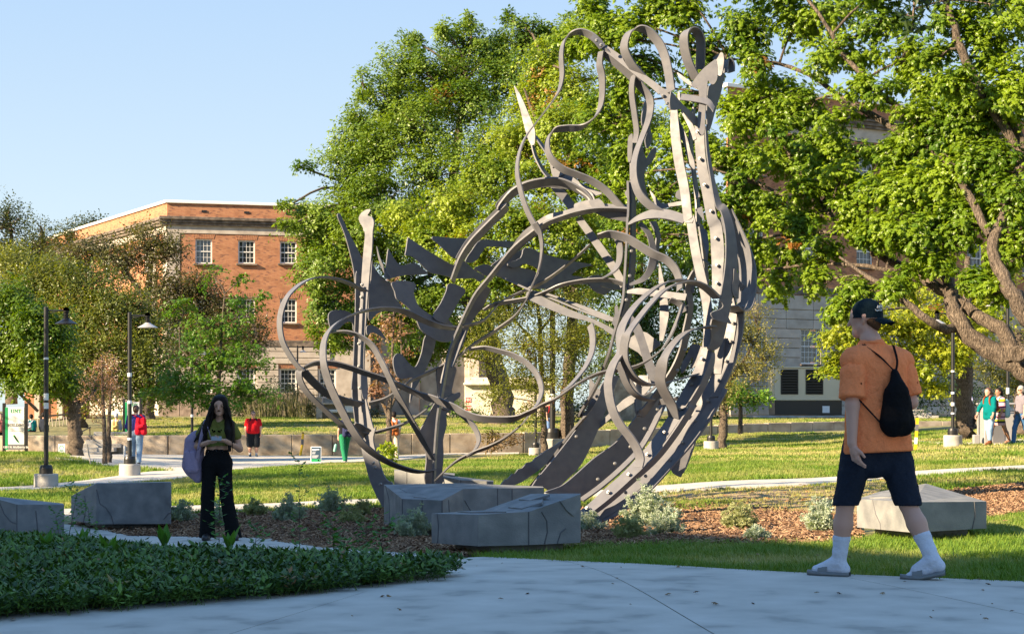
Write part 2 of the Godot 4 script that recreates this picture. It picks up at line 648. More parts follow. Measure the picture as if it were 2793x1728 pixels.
func build_ground() -> void:
	# lower ground: one sheet out to the horizon
	var xs := PackedFloat32Array()
	var zs := PackedFloat32Array()
	var x := -420.0
	while x < 420.0:
		xs.append(x)
		x += clampf(absf(x) * 0.09, 0.45, 40.0)
	xs.append(420.0)
	var z := -120.0
	while z < 900.0:
		zs.append(z)
		z += 15.0 if z < 0 else clampf(z * 0.022, 0.3, 30.0)
	var p := PackedVector3Array()
	for zz in zs:
		for xx in xs:
			var y := land(xx, zz)
			if zz > wall_z(xx) + 0.2:
				y = -1.0
			p.append(Vector3(xx, y, -zz))
	var b := MB.new()
	b.sheet(p, zs.size(), xs.size())
	struct("lawn", b, mats.soil, "green and straw coloured lawn around the sculpture and paths")
	# the terrace behind the retaining wall
	p = PackedVector3Array()
	var us := 90
	for i in 40:
		for j in us:
			var xx := -75.0 + 150.0 * j / (us - 1)
			var w := wall_z(xx) + 0.05
			var zz := lerpf(w, 260.0, pow(i / 39.0, 2.0))
			p.append(Vector3(xx, upper(xx, zz), -zz))
	b = MB.new()
	b.sheet(p, 40, us)
	struct("upper_lawn", b, mats.soil, "sunlit lawn on the terrace behind the low concrete wall")
	# paths
	b = MB.new()
	# the wide walk in front, in slabs with open joints
	var far_e := resampled(ground_line("-500,1730 0,1692 400,1660 700,1635 1000,1605 1150,1582 1205,1545 1330,1527 1700,1545 2100,1568 2793,1597 3300,1617"), 200)
	var near_e := PackedVector3Array()
	for i in 200:
		near_e.append(Vector3(lerpf(-6.5, 6.5, i / 199.0), 0, -4.2))
	var walk := Node3D.new()
	walk.name = numbered("walk")
	add_child(walk)
	tag(walk, "wide pale concrete walk across the front of the picture", "", "", "structure")
	var cuts := [0, 62, 122, 163, 199]
	for k in cuts.size() - 1:
		b = MB.new()
		var fe := far_e.slice(cuts[k], cuts[k + 1] + 1)
		var ne := near_e.slice(cuts[k], cuts[k + 1] + 1)
		for e in [fe, ne]:
			var last: int = e.size() - 1
			var d: Vector3 = (e[last] - e[last - 1]).normalized() * 0.004
			e[last] -= d
			e[0] += d
		strip(b, fe, ne, 0.03, 40, 24, 0.05)
		obj("slab", b, mats.paving, walk)
	b = MB.new()
	strip(b, ground_line("-300,1410 0,1425 150,1432 236,1440 289,1448 356,1465 452,1467 553,1469 700,1471 800,1481 900,1498 1050,1508 1230,1522"),
		ground_line("-300,1470 0,1490 150,1500 236,1505 356,1515 553,1522 700,1527 900,1545 1050,1560 1220,1585"), 0.024, 90)
	struct("curved_path", b, mats.paving, "narrow concrete path curving behind the ivy bed")
	b = MB.new()
	strip(b, ground_line("-200,1398 150,1392 467,1384 700,1378 912,1367 1031,1364 1400,1350 1781,1329 2100,1311 2493,1288 2793,1272 3200,1248"),
		ground_line("-200,1416 150,1410 467,1400 700,1391 912,1379 1035,1376 1400,1365 1769,1347 2100,1329 2493,1301 2793,1281 3200,1256"), 0.03, 160)
	struct("lawn_path", b, mats.paving, "straight concrete path crossing the lawn behind the sculpture")
	b = MB.new()
	strip(b, ground_line("-400,1340 0,1332 139,1322 238,1312 337,1298 417,1288 500,1284 600,1272"), ground_line("-400,1350 0,1342 139,1334 258,1322 397,1314 480,1308 560,1296 680,1279"), 0.035, 80)
	struct("side_path", b, mats.paving, "concrete path running from the left edge to the plaza")
	b = MB.new()
	strip(b, ground_line("100,1229 280,1230 420,1232 640,1243 817,1244 915,1246 984,1247 1092,1243 1240,1236 1416,1233"),
		ground_line("150,1250 240,1264 330,1276 520,1284 640,1284 758,1275 876,1266 993,1260 1098,1254 1210,1241 1416,1237"), 0.03, 120, 6)
	struct("plaza", b, mats.paving, "sunlit concrete plaza where people walk along the low wall")
	b = MB.new()
	strip(b, ground_line("2470,1200 2560,1206 2640,1205 2793,1199 3000,1195"), ground_line("2470,1203 2560,1211 2640,1213 2793,1211 3000,1210"), 0.03, 50)
	struct("right_path", b, mats.paving, "concrete path by the litter bin at right")
	b = MB.new()
	strip(b, ground_line("190,1430 330,1412 467,1407 700,1402 912,1390 1040,1390 1300,1388 1500,1385 1640,1392 1800,1380 2000,1384 2150,1394 2350,1412"),
		ground_line("232,1441 356,1466 553,1470 700,1472 900,1500 1100,1514 1250,1519 1330,1516 1440,1500 1600,1493 1800,1490 2050,1487 2350,1480"), 0.02, 160, 10, 0.06, 0.25)
	struct("mulch_bed", b, mats.mulch, "bed of red brown shredded bark around the sculpture")
	b = MB.new()
	strip(b, ground_line("1640,1352 1780,1350 2000,1341 2200,1329 2420,1314"), ground_line("1590,1394 1800,1403 2000,1404 2180,1404 2340,1412"), 0.014, 60, 8, 0.05, 0.3)
	struct("leaf_litter", b, mats.litter, "bare tan ground with leaf litter right of the sculpture's foot")
	b = MB.new()
	strip(b, ground_line("2560,1345 2650,1335 2793,1322 3000,1318"), ground_line("2600,1412 2700,1415 2793,1400 3000,1395"), 0.02, 40, 6, 0.06, 0.2)
	struct("tree_bed", b, mats.mulch, "ring of bark mulch under the large oak at right")


func in_poly(p: PackedVector2Array, x: float, z: float) -> bool:
	return Geometry2D.is_point_in_polygon(Vector2(x, z), p)


func ground_poly(s: String) -> PackedVector2Array:
	var f := nums(s)
	var p := PackedVector2Array()
	for i in range(0, f.size(), 2):
		var g := ground(f[i], f[i + 1])
		p.append(Vector2(g.x, g.z))
	return p


func tuft_mesh(blades: int, h: float, spread: float, wide: float, seed_: int) -> ArrayMesh:
	var r := RandomNumberGenerator.new()
	r.seed = seed_
	var b := MB.new()
	for i in blades:
		var a := r.randf() * TAU
		var o := Vector3(cos(a), 0, sin(a)) * r.randf() * spread
		var lean := Vector3(cos(a + r.randf_range(-1, 1)), 0, sin(a + r.randf_range(-1, 1))) * r.randf_range(0.15, 0.7) * h
		var k := r.randf_range(0.55, 1.1) * h
		var side := Vector3(-lean.z, 0, lean.x).normalized() * wide
		var m := o + lean * 0.35 + Vector3.UP * k * 0.6
		var t := o + lean + Vector3.UP * k
		b.tri(o - side, o + side, m + side * 0.7)
		b.tri(o - side, m + side * 0.7, m - side * 0.7)
		b.tri(m - side * 0.7, m + side * 0.7, t)
	return b.mesh()


func scatter_grass(called: String, label: String, poly: PackedVector2Array, holes: Array, count: int, meshes: Array, size: float, dry: float, up := false) -> void:
	var lo := poly[0]
	var hi := poly[0]
	for q in poly:
		lo = lo.min(q)
		hi = hi.max(q)
	var xf := []
	var cs := PackedColorArray()
	var tries := 0
	while xf.size() < count and tries < count * 8:
		tries += 1
		var x := rng.randf_range(lo.x, hi.x)
		var z := rng.randf_range(lo.y, hi.y)
		if not in_poly(poly, x, z):
			continue
		var bad := false
		for h in holes:
			if in_poly(h, x, z):
				bad = true
				break
		if bad:
			continue
		var patch := noise.get_noise_2d(x * 0.5, z * 0.5) + 0.5 * noise.get_noise_2d(x * 2.0 + 50, z * 2.0)
		var d := clampf(dry + patch * 1.3 + rng.randf_range(-0.2, 0.2), 0.0, 1.0)
		if rng.randf() < d * 0.55:
			continue
		var y := upper(x, -z) if up else land(x, -z)
		var s := size * rng.randf_range(0.6, 1.25) * (1.0 - 0.35 * d)
		xf.append(Transform3D(Basis(Vector3.UP, rng.randf() * TAU).scaled(Vector3(s, s * rng.randf_range(0.7, 1.2), s)), Vector3(x, y - 0.005, z)))
		var g := Color(0.10, 0.205, 0.022).lerp(Color(0.20, 0.28, 0.034), rng.randf())
		cs.append(g.lerp(Color(0.50, 0.43, 0.18), d * 0.85))
	var o := multi(called, meshes[0], mats.grass, xf, cs)
	tag(o, label, "grass", "", "stuff")


func build_grass() -> void:
	var fine := tuft_mesh(9, 0.075, 0.06, 0.0035, 1)
	var mid := tuft_mesh(9, 0.075, 0.10, 0.006, 2)
	var far := tuft_mesh(8, 0.09, 0.22, 0.014, 3)
	var path := ground_poly("-200,1395 467,1382 912,1365 1400,1348 2100,1309 2793,1270 3200,1246 3200,1258 2793,1283 2100,1331 1400,1367 912,1381 467,1402 -200,1418")
	var side := ground_poly("-400,1339 0,1331 139,1321 238,1311 337,1297 417,1287 500,1283 600,1271 680,1280 560,1297 480,1309 397,1315 258,1323 139,1335 0,1343 -400,1351")
	var litter := ground_poly("1600,1395 1640,1352 1780,1349 2100,1331 2420,1310 2560,1330 2330,1405 1900,1398")
	var bed := ground_poly("2560,1345 2650,1335 2793,1322 3000,1318 3000,1395 2793,1400 2700,1415 2600,1412")
	scatter_grass("front_grass", "shaded grass strip between the front walk and the mulch bed", ground_poly("1290,1519 1440,1494 1700,1488 2050,1484 2350,1476 2500,1440 2793,1402 3200,1390 3200,1614 2793,1599 2100,1570 1700,1547 1330,1529"), [], 17000, [fine], 1.0, 0.02)
	scatter_grass("middle_grass", "sunlit lawn grass behind the mulch bed", ground_poly("-150,1400 467,1404 912,1392 1500,1388 1640,1385 2350,1400 2560,1408 2793,1320 3200,1300 3200,1250 2793,1262 2300,1262 1700,1262 1200,1258 900,1266 640,1284 520,1290 400,1315 0,1342 -300,1350"), [path, litter, bed, side], 60000, [mid], 1.25, 0.26)
	scatter_grass("litter_grass", "sparse dry grass and leaf litter right of the sculpture", litter, [], 3500, [mid], 1.0, 0.75)
	scatter_grass("mound_grass", "grass on the low mound under the left lamp posts", ground_poly("-400,1338 0,1330 139,1320 238,1310 337,1296 417,1286 500,1282 400,1278 300,1273 240,1260 190,1246 100,1233 -100,1226 -400,1226"), [], 14000, [mid], 1.5, 0.22)
	scatter_grass("back_grass", "straw and green grass on the rising lawn at right", ground_poly("1210,1257 1416,1240 1700,1196 2100,1180 2400,1176 3000,1170 3000,1248 2793,1262 2300,1262 1700,1262"), [], 24000, [far], 1.0, 0.58)
	var u := PackedVector2Array()
	for k in [[300, 67.4], [900, 69.2], [1400, 71.2], [1700, 75.2], [2100, 80.8], [2320, 85], [2900, 92], [2900, 102], [1400, 100], [300, 100]]:
		u.append(Vector2((k[0] - CX) / F * k[1], -k[1]))
	scatter_grass("terrace_grass", "dry yellow grass on the terrace above the low wall", u, [], 20000, [far], 1.0, 0.66, true)
	# shredded bark
	var bark := MB.new()
	bark.box(Vector3.ZERO, Vector3(0.09, 0.008, 0.014), Basis(Vector3.FORWARD, 0.2))
	var xf := []
	var cs := PackedColorArray()
	var mul := ground_poly("190,1432 330,1412 467,1407 700,1402 912,1390 1040,1390 1300,1388 1500,1385 1640,1392 1800,1380 2000,1384 2150,1394 2350,1412 2350,1482 2050,1488 1800,1492 1600,1496 1440,1503 1330,1518 1250,1520 1100,1515 900,1501 700,1473 553,1471 356,1467 232,1442")
	for poly in [mul, bed]:
		var lo: Vector2 = poly[0]
		var hi: Vector2 = poly[0]
		for q in poly:
			lo = lo.min(q)
			hi = hi.max(q)
		for i in 34000:
			var x := rng.randf_range(lo.x, hi.x)
			var z := rng.randf_range(lo.y, hi.y)
			if not in_poly(poly, x, z):
				continue
			xf.append(Transform3D(Basis.from_euler(Vector3(rng.randf_range(-0.5, 0.5), rng.randf() * TAU, rng.randf_range(-0.5, 0.5))).scaled(Vector3.ONE * rng.randf_range(0.4, 1.3)), Vector3(x, land(x, -z) + 0.025 + rng.randf() * 0.015, z)))
			cs.append(Color(0.09, 0.045, 0.025).lerp(Color(0.42, 0.27, 0.16), pow(rng.randf(), 1.4)))
	tag(multi("bark_chips", bark.mesh(), mats.flat, xf, cs), "shreds of red brown bark covering the planting bed", "mulch", "", "stuff")
	# fallen leaves on the lawn and litter
	var lf := leaf_mesh(1)
	xf = []
	cs = PackedColorArray()
	for i in 420:
		var z := rng.randf_range(18.0, 30.0)
		var x := rng.randf_range(1.0, 8.0)
		if in_poly(path, x, -z):
			continue
		xf.append(Transform3D(Basis.from_euler(Vector3(rng.randf_range(-0.4, 0.4), rng.randf() * TAU, rng.randf_range(-0.4, 0.4))).scaled(Vector3.ONE * rng.randf_range(0.4, 0.75)), Vector3(x, land(x, z) + 0.04, -z)))
		cs.append(Color(0.22, 0.10, 0.04).lerp(Color(0.34, 0.22, 0.10), rng.randf()))
	for i in 70:
		var z := rng.randf_range(8.2, 14.0)
		var x := rng.randf_range(-0.32, 0.34) * z
		xf.append(Transform3D(Basis.from_euler(Vector3(rng.randf_range(-0.3, 0.3), rng.randf() * TAU, rng.randf_range(-0.3, 0.3))).scaled(Vector3.ONE * rng.randf_range(0.12, 0.45)), Vector3(x, land(x, z) + 0.042, -z)))
		cs.append(Color(0.10, 0.055, 0.03).lerp(Color(0.26, 0.17, 0.08), rng.randf()))
	tag(multi("fallen_leaves", lf, mats.flat, xf, cs), "dry brown oak leaves scattered over the lawns", "leaves", "", "stuff")


# ---------------------------------------------------------------- buildings
class Face:
	# a wall plane: local x along it, y up, z outwards
	var o: Vector3
	var d: Vector3
	var f: float
	var cx: float
	var cy: float
	var eye: float

	func s(px: float) -> float:
		var k := (px - cx) / f
		return (k * -o.z - o.x) / (d.x + k * d.z)

	func y(px: float, py: float) -> float:
		return eye - (py - cy) / f * -(o.z + s(px) * d.z)

	func basis() -> Basis:
		return Basis(d, Vector3.UP, d.cross(Vector3.UP))


func face(px: float, z: float, deg: float, left := false) -> Face:
	var w := Face.new()
	w.f = F; w.cx = CX; w.cy = CY; w.eye = EYE
	w.o = Vector3((px - CX) / F * z, 0, -z)
	var t := deg_to_rad(deg)
	w.d = Vector3(cos(t), 0, -sin(t)) if not left else Vector3(sin(t), 0, cos(t))
	return w


func wall_with_holes(b: MB, x0: float, x1: float, y0: float, y1: float, holes: Array, depth: float, z := 0.0) -> void:
	var xs := [x0, x1]
	var ys := [y0, y1]
	for h in holes:
		for v in [h.position.x, h.end.x]:
			if v > x0 and v < x1: xs.append(v)
		for v in [h.position.y, h.end.y]:
			if v > y0 and v < y1: ys.append(v)
	xs.sort()
	ys.sort()
	for i in xs.size() - 1:
		for j in ys.size() - 1:
			var m := Vector2((xs[i] + xs[i + 1]) / 2, (ys[j] + ys[j + 1]) / 2)
			var open := false
			for h in holes:
				open = open or h.has_point(m)
			if not open and xs[i + 1] - xs[i] > 0.001 and ys[j + 1] - ys[j] > 0.001:
				b.quad(Vector3(xs[i], ys[j + 1], z), Vector3(xs[i + 1], ys[j + 1], z), Vector3(xs[i + 1], ys[j], z), Vector3(xs[i], ys[j], z))
	for h in holes:
		var a: Vector2 = h.position
		var e: Vector2 = h.end
		if e.y > y1 + 0.01 or a.y < y0 - 0.01:
			continue
		b.quad(Vector3(a.x, a.y, z), Vector3(a.x, e.y, z), Vector3(a.x, e.y, z - depth), Vector3(a.x, a.y, z - depth))
		b.quad(Vector3(e.x, a.y, z), Vector3(e.x, a.y, z - depth), Vector3(e.x, e.y, z - depth), Vector3(e.x, e.y, z))
		b.quad(Vector3(a.x, e.y, z), Vector3(e.x, e.y, z), Vector3(e.x, e.y, z - depth), Vector3(a.x, e.y, z - depth))
		b.quad(Vector3(a.x, a.y, z), Vector3(a.x, a.y, z - depth), Vector3(e.x, a.y, z - depth), Vector3(e.x, a.y, z))


func sash_window(parent: Node3D, r: Rect2, cols: int, rows: int, blind: float) -> void:
	# white sash window in a hole: frame, sill, glazing bars, and each pane
	var w := Node3D.new()
	w.name = "window"
	parent.add_child(w, true)
	w.position = Vector3(r.position.x, r.position.y, -0.16)
	var b := MB.new()
	var t := 0.09
	var sx := r.size.x
	var sy := r.size.y
	b.box(Vector3(t / 2, sy / 2, 0), Vector3(t, sy, 0.1)); b.box(Vector3(sx - t / 2, sy / 2, 0), Vector3(t, sy, 0.1))
	b.box(Vector3(sx / 2, sy - t / 2, 0), Vector3(sx - 2 * t, t, 0.098)); b.box(Vector3(sx / 2, t / 2, 0), Vector3(sx - 2 * t, t, 0.098))
	b.box(Vector3(sx / 2, sy / 2, 0.005), Vector3(sx - 2 * t, 0.07, 0.09))
	obj("frame", b, mats.white, w)
	b = MB.new()
	var gx := (sx - 2 * t) / cols
	var gy := (sy / 2 - t - 0.035) / (rows / 2.0)
	for i in range(1, cols):
		b.box(Vector3(t + gx * i, sy / 2, -0.01), Vector3(0.028, sy - 2 * t, 0.03))
	for j in range(1, rows):
		if j != rows / 2:
			var yy := t + gy * j if j < rows / 2 else sy / 2 + 0.035 + gy * (j - rows / 2)
			b.box(Vector3(sx / 2, yy, -0.012), Vector3(sx - 2 * t, 0.028, 0.03))
	obj("glazing_bars", b, mats.white, w)
	var pm := MB.new()
	pm.box(Vector3.ZERO, Vector3(gx - 0.03, gy - 0.03, 0.012))
	var mesh := pm.mesh()
	for i in cols:
		for j in rows:
			var yy := t + gy * (j + 0.5) if j < rows / 2 else sy / 2 + 0.035 + gy * (j - rows / 2 + 0.5)
			var o := obj("pane", mesh, mats.glass, w)
			o.position = Vector3(t + gx * (i + 0.5), yy, -0.02)
			o.rotation = Vector3(rng.randf_range(-0.012, 0.012), rng.randf_range(-0.02, 0.02), 0)
	if blind > 0.0:
		b = MB.new()
		b.box(Vector3(sx / 2, sy - sy * blind / 2, -0.05), Vector3(sx - 0.06, sy * blind, 0.02))
		obj("blind", b, mats.blind, w)
	b = MB.new()
	b.box(Vector3(sx / 2, sy / 2, -0.9), Vector3(sx + 0.4, sy + 0.4, 0.05))
	obj("room_back", b, mats.room, w)
	b = MB.new()
	b.box(Vector3(sx / 2, -0.07, 0.2), Vector3(sx + 0.3, 0.13, 0.28), Basis(), 0.02)
	obj("sill", b, mats.dark_stone, w)
	# the flat arch of upright bricks above
	b = MB.new()
	for i in 13:
		var k := (i - 6) / 6.0
		b.box(Vector3(sx / 2 + k * (sx / 2 + 0.12), sy + 0.22, 0.165), Vector3(0.085, 0.4, 0.03), Basis(Vector3.BACK, -k * 0.28))
	obj("brick_arch", b, mats.brick, w)


func courses(parent: Node3D, x0: float, x1: float, ys: Array, holes: Array, long: float) -> void:
	# rusticated stone blocks, each its own piece, with open joints
	for r in ys.size() - 1:
		var y0: float = ys[r]
		var y1: float = ys[r + 1]
		var segs := [[x0, x1]]
		for h in holes:
			if h.position.y < y1 - 0.05 and h.end.y > y0 + 0.05:
				var nxt := []
				for s in segs:
					if h.end.x < s[0] or h.position.x > s[1]:
						nxt.append(s)
						continue
					if h.position.x - 0.1 > s[0]: nxt.append([s[0], h.position.x - 0.1])
					if h.end.x + 0.1 < s[1]: nxt.append([h.end.x + 0.1, s[1]])
				segs = nxt
		for s in segs:
			var n := maxi(1, int(round((s[1] - s[0]) / long)))
			for k in n:
				var a: float = lerpf(s[0], s[1], float(k) / n)
				var e: float = lerpf(s[0], s[1], float(k + 1) / n)
				var b := MB.new()
				b.box(Vector3.ZERO, Vector3(e - a - 0.02, y1 - y0 - 0.045, 0.10), Basis(), 0.02)
				var o := obj("stone_block", b, mats.stone, parent)
				o.position = Vector3((a + e) / 2, (y0 + y1) / 2, 0.03 + rng.randf() * 0.008)


func build_buildings() -> void:
	mats.blind = mat(lin(0.55, 0.47, 0.36), 0.9)
	mats.room = mat(lin(0.05, 0.045, 0.04), 0.9)
	mats.coping = mat(lin(0.78, 0.77, 0.74), 0.5)
	# ---- brick building at left
	var n := thing("brick_building", "orange brick building with stone cornice and white sash windows, left of the sculpture", "building")
	var w := face(455, 115, 14)
	var right := Node3D.new()
	right.name = "front_wall"
	n.add_child(right)
	right.transform = Transform3D(w.basis(), w.o)
	var x1 := w.s(1010)
	var yr := func(py): return w.y(455, py)
	var top: float = yr.call(553)
	var holes := []
	for p in [532.0, 649.0, 763.0, 870.0]:
		var a := w.s(p)
		var e := w.s(p + 46)
		holes.append(Rect2(a, w.y(p, 718), e - a, w.y(p, 651 + (p - 532) * 0.03) - w.y(p, 718)))
		holes.append(Rect2(a, w.y(p, 880), e - a, w.y(p, 814) - w.y(p, 880)))
		holes.append(Rect2(a, w.y(p, 1085), e - a, w.y(p, 1005) - w.y(p, 1085)))
	var b := MB.new()
	var y_cor: float = yr.call(590)
	var y_fr: float = yr.call(613)
	var y_br: float = yr.call(634)
	var y_dk: float = yr.call(925)
	var y_st: float = yr.call(942)
	var qx := w.s(490)
	wall_with_holes(b, qx, x1, y_st, y_br, holes, 0.3)
	obj("brickwork", b, mats.brick, right)
	b = MB.new()
	wall_with_holes(b, 0.0, x1, y_cor, top, [], 0.3)
	obj("parapet", b, mats.brick, right)
	b = MB.new()
	wall_with_holes(b, 0.0, x1, -1.5, y_st, holes, 0.3, -0.02)
	obj("base_stonework", b, mats.stone, right)
	b = MB.new()
	wall_with_holes(b, 0.0, x1, y_br, y_cor, [], 0.3, 0.06)
	b.quad(Vector3(0, y_br, 0.06), Vector3(x1, y_br, 0.06), Vector3(x1, y_br, -0.1), Vector3(0, y_br, -0.1))
	obj("stonework", b, mats.stone, right)
	for k in 12:
		var yy := lerpf(y_st, y_br, k / 12.0)
		var ye := lerpf(y_st, y_br, (k + 1) / 12.0)
		b = MB.new()
		b.box(Vector3(qx / 2, (yy + ye) / 2, -0.02), Vector3(qx, ye - yy - 0.03, 0.12), Basis(), 0.015)
		obj("corner_stone", b, mats.stone, right)
	b = MB.new()
	b.box(Vector3(x1 / 2, (y_dk + y_st) / 2, 0.05), Vector3(x1, y_dk - y_st, 0.16), Basis(), 0.02)
	obj("belt_course", b, mats.dark_stone, right)
	b = MB.new()
	for q in [[0.0, 0.22, 0.34], [0.22, 0.42, 0.22], [0.42, 0.6, 0.12]]:
		b.box(Vector3(x1 / 2 - 0.2, y_cor - (q[0] + q[1]) / 2, q[2] / 2 + 0.06), Vector3(x1 + 0.7, q[1] - q[0] - 0.004, q[2] + 0.12), Basis(), 0.02)
	obj("cornice", b, mats.dark_stone, right)
	b = MB.new()
	b.box(Vector3(x1 / 2, top + 0.1, -0.1), Vector3(x1 + 0.3, 0.2, 0.5), Basis(), 0.02)
	obj("coping", b, mats.coping, right)
	for k in 4:
		b = MB.new()
		b.box(Vector3(w.s([556.0, 672.0, 785.0, 900.0][k]), w.y(600, 577), 0.02), Vector3(0.35, 0.14, 0.06))
		obj("scupper", b, mats.black, right)
	for k in holes.size():
		sash_window(right, holes[k], 4, 4 if k % 3 < 2 else 6, [0.45, 0.3, 0.5, 0.75, 0.6, 0.3, 0.9, 0.5, 0.3, 0.5, 0.5, 0.3][k])
	var ys := [-1.0, -0.2]
	while ys[-1] < y_st - 0.3:
		ys.append(ys[-1] + 0.44)
	ys[-1] = y_st - 0.01
	courses(right, w.s(560), w.s(900), ys, holes, 2.6)
	# its sunlit flank
	var l := face(455, 115, 31.5, true)
	var flank := Node3D.new()
	flank.name = "side_wall"
	n.add_child(flank)
	var fl := 34.0
	flank.transform = Transform3D(l.basis(), l.o - l.d * fl)
	var fh := []
	for k in 5:
		for yy in [[y_br - 2.4, 1.75], [y_br - 6.6, 1.75]]:
			fh.append(Rect2(fl - 4.9 - k * 4.6, yy[0], 1.25, yy[1]))
	b = MB.new()
	wall_with_holes(b, 0, fl - 3.0, y_st, y_br, fh, 0.3)
	wall_with_holes(b, fl - 2.2, fl - 0.8, y_st, y_br, [], 0.3)
	wall_with_holes(b, 0, fl, y_cor, top, [], 0.3)
	obj("brickwork", b, mats.brick, flank)
	b = MB.new()
	wall_with_holes(b, 0, fl, -1.5, y_st, [], 0.3, -0.02)
	wall_with_holes(b, 0, fl, y_br, y_cor, [], 0.3, 0.06)
	wall_with_holes(b, fl - 3.0, fl - 2.2, y_st, y_br, [], 0.3, 0.06)
	wall_with_holes(b, fl - 0.8, fl, y_st, y_br, [], 0.3, 0.02)
	obj("stonework", b, mats.stone, flank)
	b = MB.new()
	for q in [[0.0, 0.22, 0.34], [0.22, 0.42, 0.22], [0.42, 0.6, 0.12]]:
		b.box(Vector3(fl / 2, y_cor - (q[0] + q[1]) / 2 + 0.003, q[2] / 2 + 0.06), Vector3(fl, q[1] - q[0] - 0.004, q[2] + 0.12), Basis(), 0.02)
	obj("cornice", b, mats.dark_stone, flank)
	b = MB.new()
	b.box(Vector3(fl / 2 - 0.1, top + 0.103, -0.1), Vector3(fl, 0.2, 0.5), Basis(), 0.02)
	obj("coping", b, mats.coping, flank)
	for h in fh:
		sash_window(flank, h, 4, 4, 0.3)
	# roof, so that light does not pass through
	b = MB.new()
	var c0 := w.o
	var c1 := w.o + w.d * x1
	var c2 := l.o - l.d * fl
	b.tri(c0 + Vector3.UP * (top - 0.4), c1 + Vector3.UP * (top - 0.4), c2 + Vector3.UP * (top - 0.4))
	b.quad(c1 + Vector3.UP * top, c1 - Vector3.UP * 1.5, c2 - Vector3.UP * 1.5, c2 + Vector3.UP * top)
	obj("roof", b, mats.dark_stone, n)
	# ---- stone and brick building at right
	n = thing("stone_base_building", "shaded brick building on a grey stone base, behind the man and the oak at right", "building")
	w = face(1985, 104, 29.5)
	right = Node3D.new()
	right.name = "front_wall"
	n.add_child(right)
	right.transform = Transform3D(w.basis(), w.o)
	x1 = w.s(3250)
	top = w.y(2200, 262)
	y_cor = w.y(2200, 305)
	y_fr = w.y(2200, 335)
	y_br = w.y(2200, 370)
	y_dk = w.y(2200, 783)
	y_st = w.y(2200, 805)
	holes = []
	for k in 7:
		var p := 2035.0 + k * 151.0
		var a := w.s(p)
		var e := a + 1.42
		holes.append(Rect2(a, w.y(2200, 489), 1.42, w.y(2200, 410) - w.y(2200, 489)))
		holes.append(Rect2(a, w.y(2200, 720), 1.42, w.y(2200, 632) - w.y(2200, 720)))
		holes.append(Rect2(a, w.y(2200, 992), 1.42, w.y(2200, 896) - w.y(2200, 992)))
	b = MB.new()
	wall_with_holes(b, 0, x1, y_st, y_br, holes, 0.3)
	obj("brickwork", b, mats.brick, right)
	b = MB.new()
	wall_with_holes(b, 0, x1, y_cor, top, [], 0.3)
	obj("parapet", b, mats.brick, right)
	b = MB.new()
	wall_with_holes(b, 0, x1, -1.0, y_st, holes, 0.3, -0.02)
	obj("base_stonework", b, mats.stone, right)
	b = MB.new()
	wall_with_holes(b, 0, x1, y_br, y_cor, [], 0.3, 0.06)
	obj("stonework", b, mats.stone, right)
	b = MB.new()
	b.box(Vector3(x1 / 2, (y_dk + y_st) / 2, 0.05), Vector3(x1, y_dk - y_st, 0.16), Basis(), 0.02)
	obj("belt_course", b, mats.dark_stone, right)
	b = MB.new()
	for q in [[0.0, 0.25, 0.34], [0.25, 0.5, 0.22], [0.5, 0.7, 0.12]]:
		b.box(Vector3(x1 / 2, y_cor - (q[0] + q[1]) / 2, q[2] / 2 + 0.06), Vector3(x1 + 0.6, q[1] - q[0] - 0.004, q[2] + 0.12), Basis(), 0.02)
	obj("cornice", b, mats.dark_stone, right)
	b = MB.new()
	b.box(Vector3(x1 / 2, top + 0.12, -0.1), Vector3(x1 + 0.3, 0.24, 0.5), Basis(), 0.02)
	obj("coping", b, mats.coping, right)
	for k in holes.size():
		if k / 3 < 6:
			sash_window(right, holes[k], 4, 4 if k % 3 < 2 else 6, [0.5, 0.0, 0.0, 0.4, 0.0, 0.0][k % 6])
	ys = [0.0]
	while ys[-1] < y_st - 0.4:
		ys.append(ys[-1] + 0.62)
	ys[-1] = y_st - 0.01
	courses(right, w.s(1990), w.s(2760), ys, holes, 2.3)
	b = MB.new()
	b.box(Vector3(x1 / 2 + 5.0, top / 2 - 0.5, -7.0), Vector3(x1 - 10.0, top, 13.0))
	obj("block_behind", b, mats.brick, right)
	# ---- lower stone wing between the two
	n = thing("stone_wing", "beige stone wing with square piers behind the left of the sculpture", "building")
	b = MB.new()
	var a0 := at(850, 880, 122)
	var a1 := at(1330, 880, 122)
	b.box(Vector3((a0.x + a1.x) / 2, a0.y / 2 - 0.5, -125), Vector3(a1.x - a0.x, a0.y + 1.0, 6))
	obj("wall", b, mats.stone, n)
	for k in 6:
		b = MB.new()
		b.box(Vector3(lerpf(a0.x + 1, a1.x - 1, k / 5.0), a0.y / 2 - 0.55, -121.7), Vector3(0.8, a0.y + 0.9, 0.7), Basis(), 0.04)
		obj("pier", b, mats.stone, n)
	b = MB.new()
	b.box(Vector3((a0.x + a1.x) / 2, a0.y + 0.2, -124.6), Vector3(a1.x - a0.x + 0.4, 0.5, 7.6), Basis(), 0.04)
	obj("coping", b, mats.coping, n)
	# ---- pale wall with the red signs
	n = thing("pale_wall", "cream wall in full sun with small red signs, behind the sculpture", "wall")
	a0 = at(1268, 1060, 101)
	a1 = at(1500, 1125, 101)
	b = MB.new()
	b.box(Vector3((a0.x + a1.x) / 2, (a0.y + 0.9) / 2 + 0.15, -101.5), Vector3(a1.x - a0.x, a0.y + 0.2, 0.8), Basis(), 0.02)
	obj("wall", b, mats.cream, n)
	b = MB.new()
	b.box(Vector3((a0.x + a1.x) / 2, a0.y + 0.3, -101.3), Vector3(a1.x - a0.x + 0.16, 0.16, 1.1), Basis(), 0.03)
	obj("coping", b, mats.cream, n)
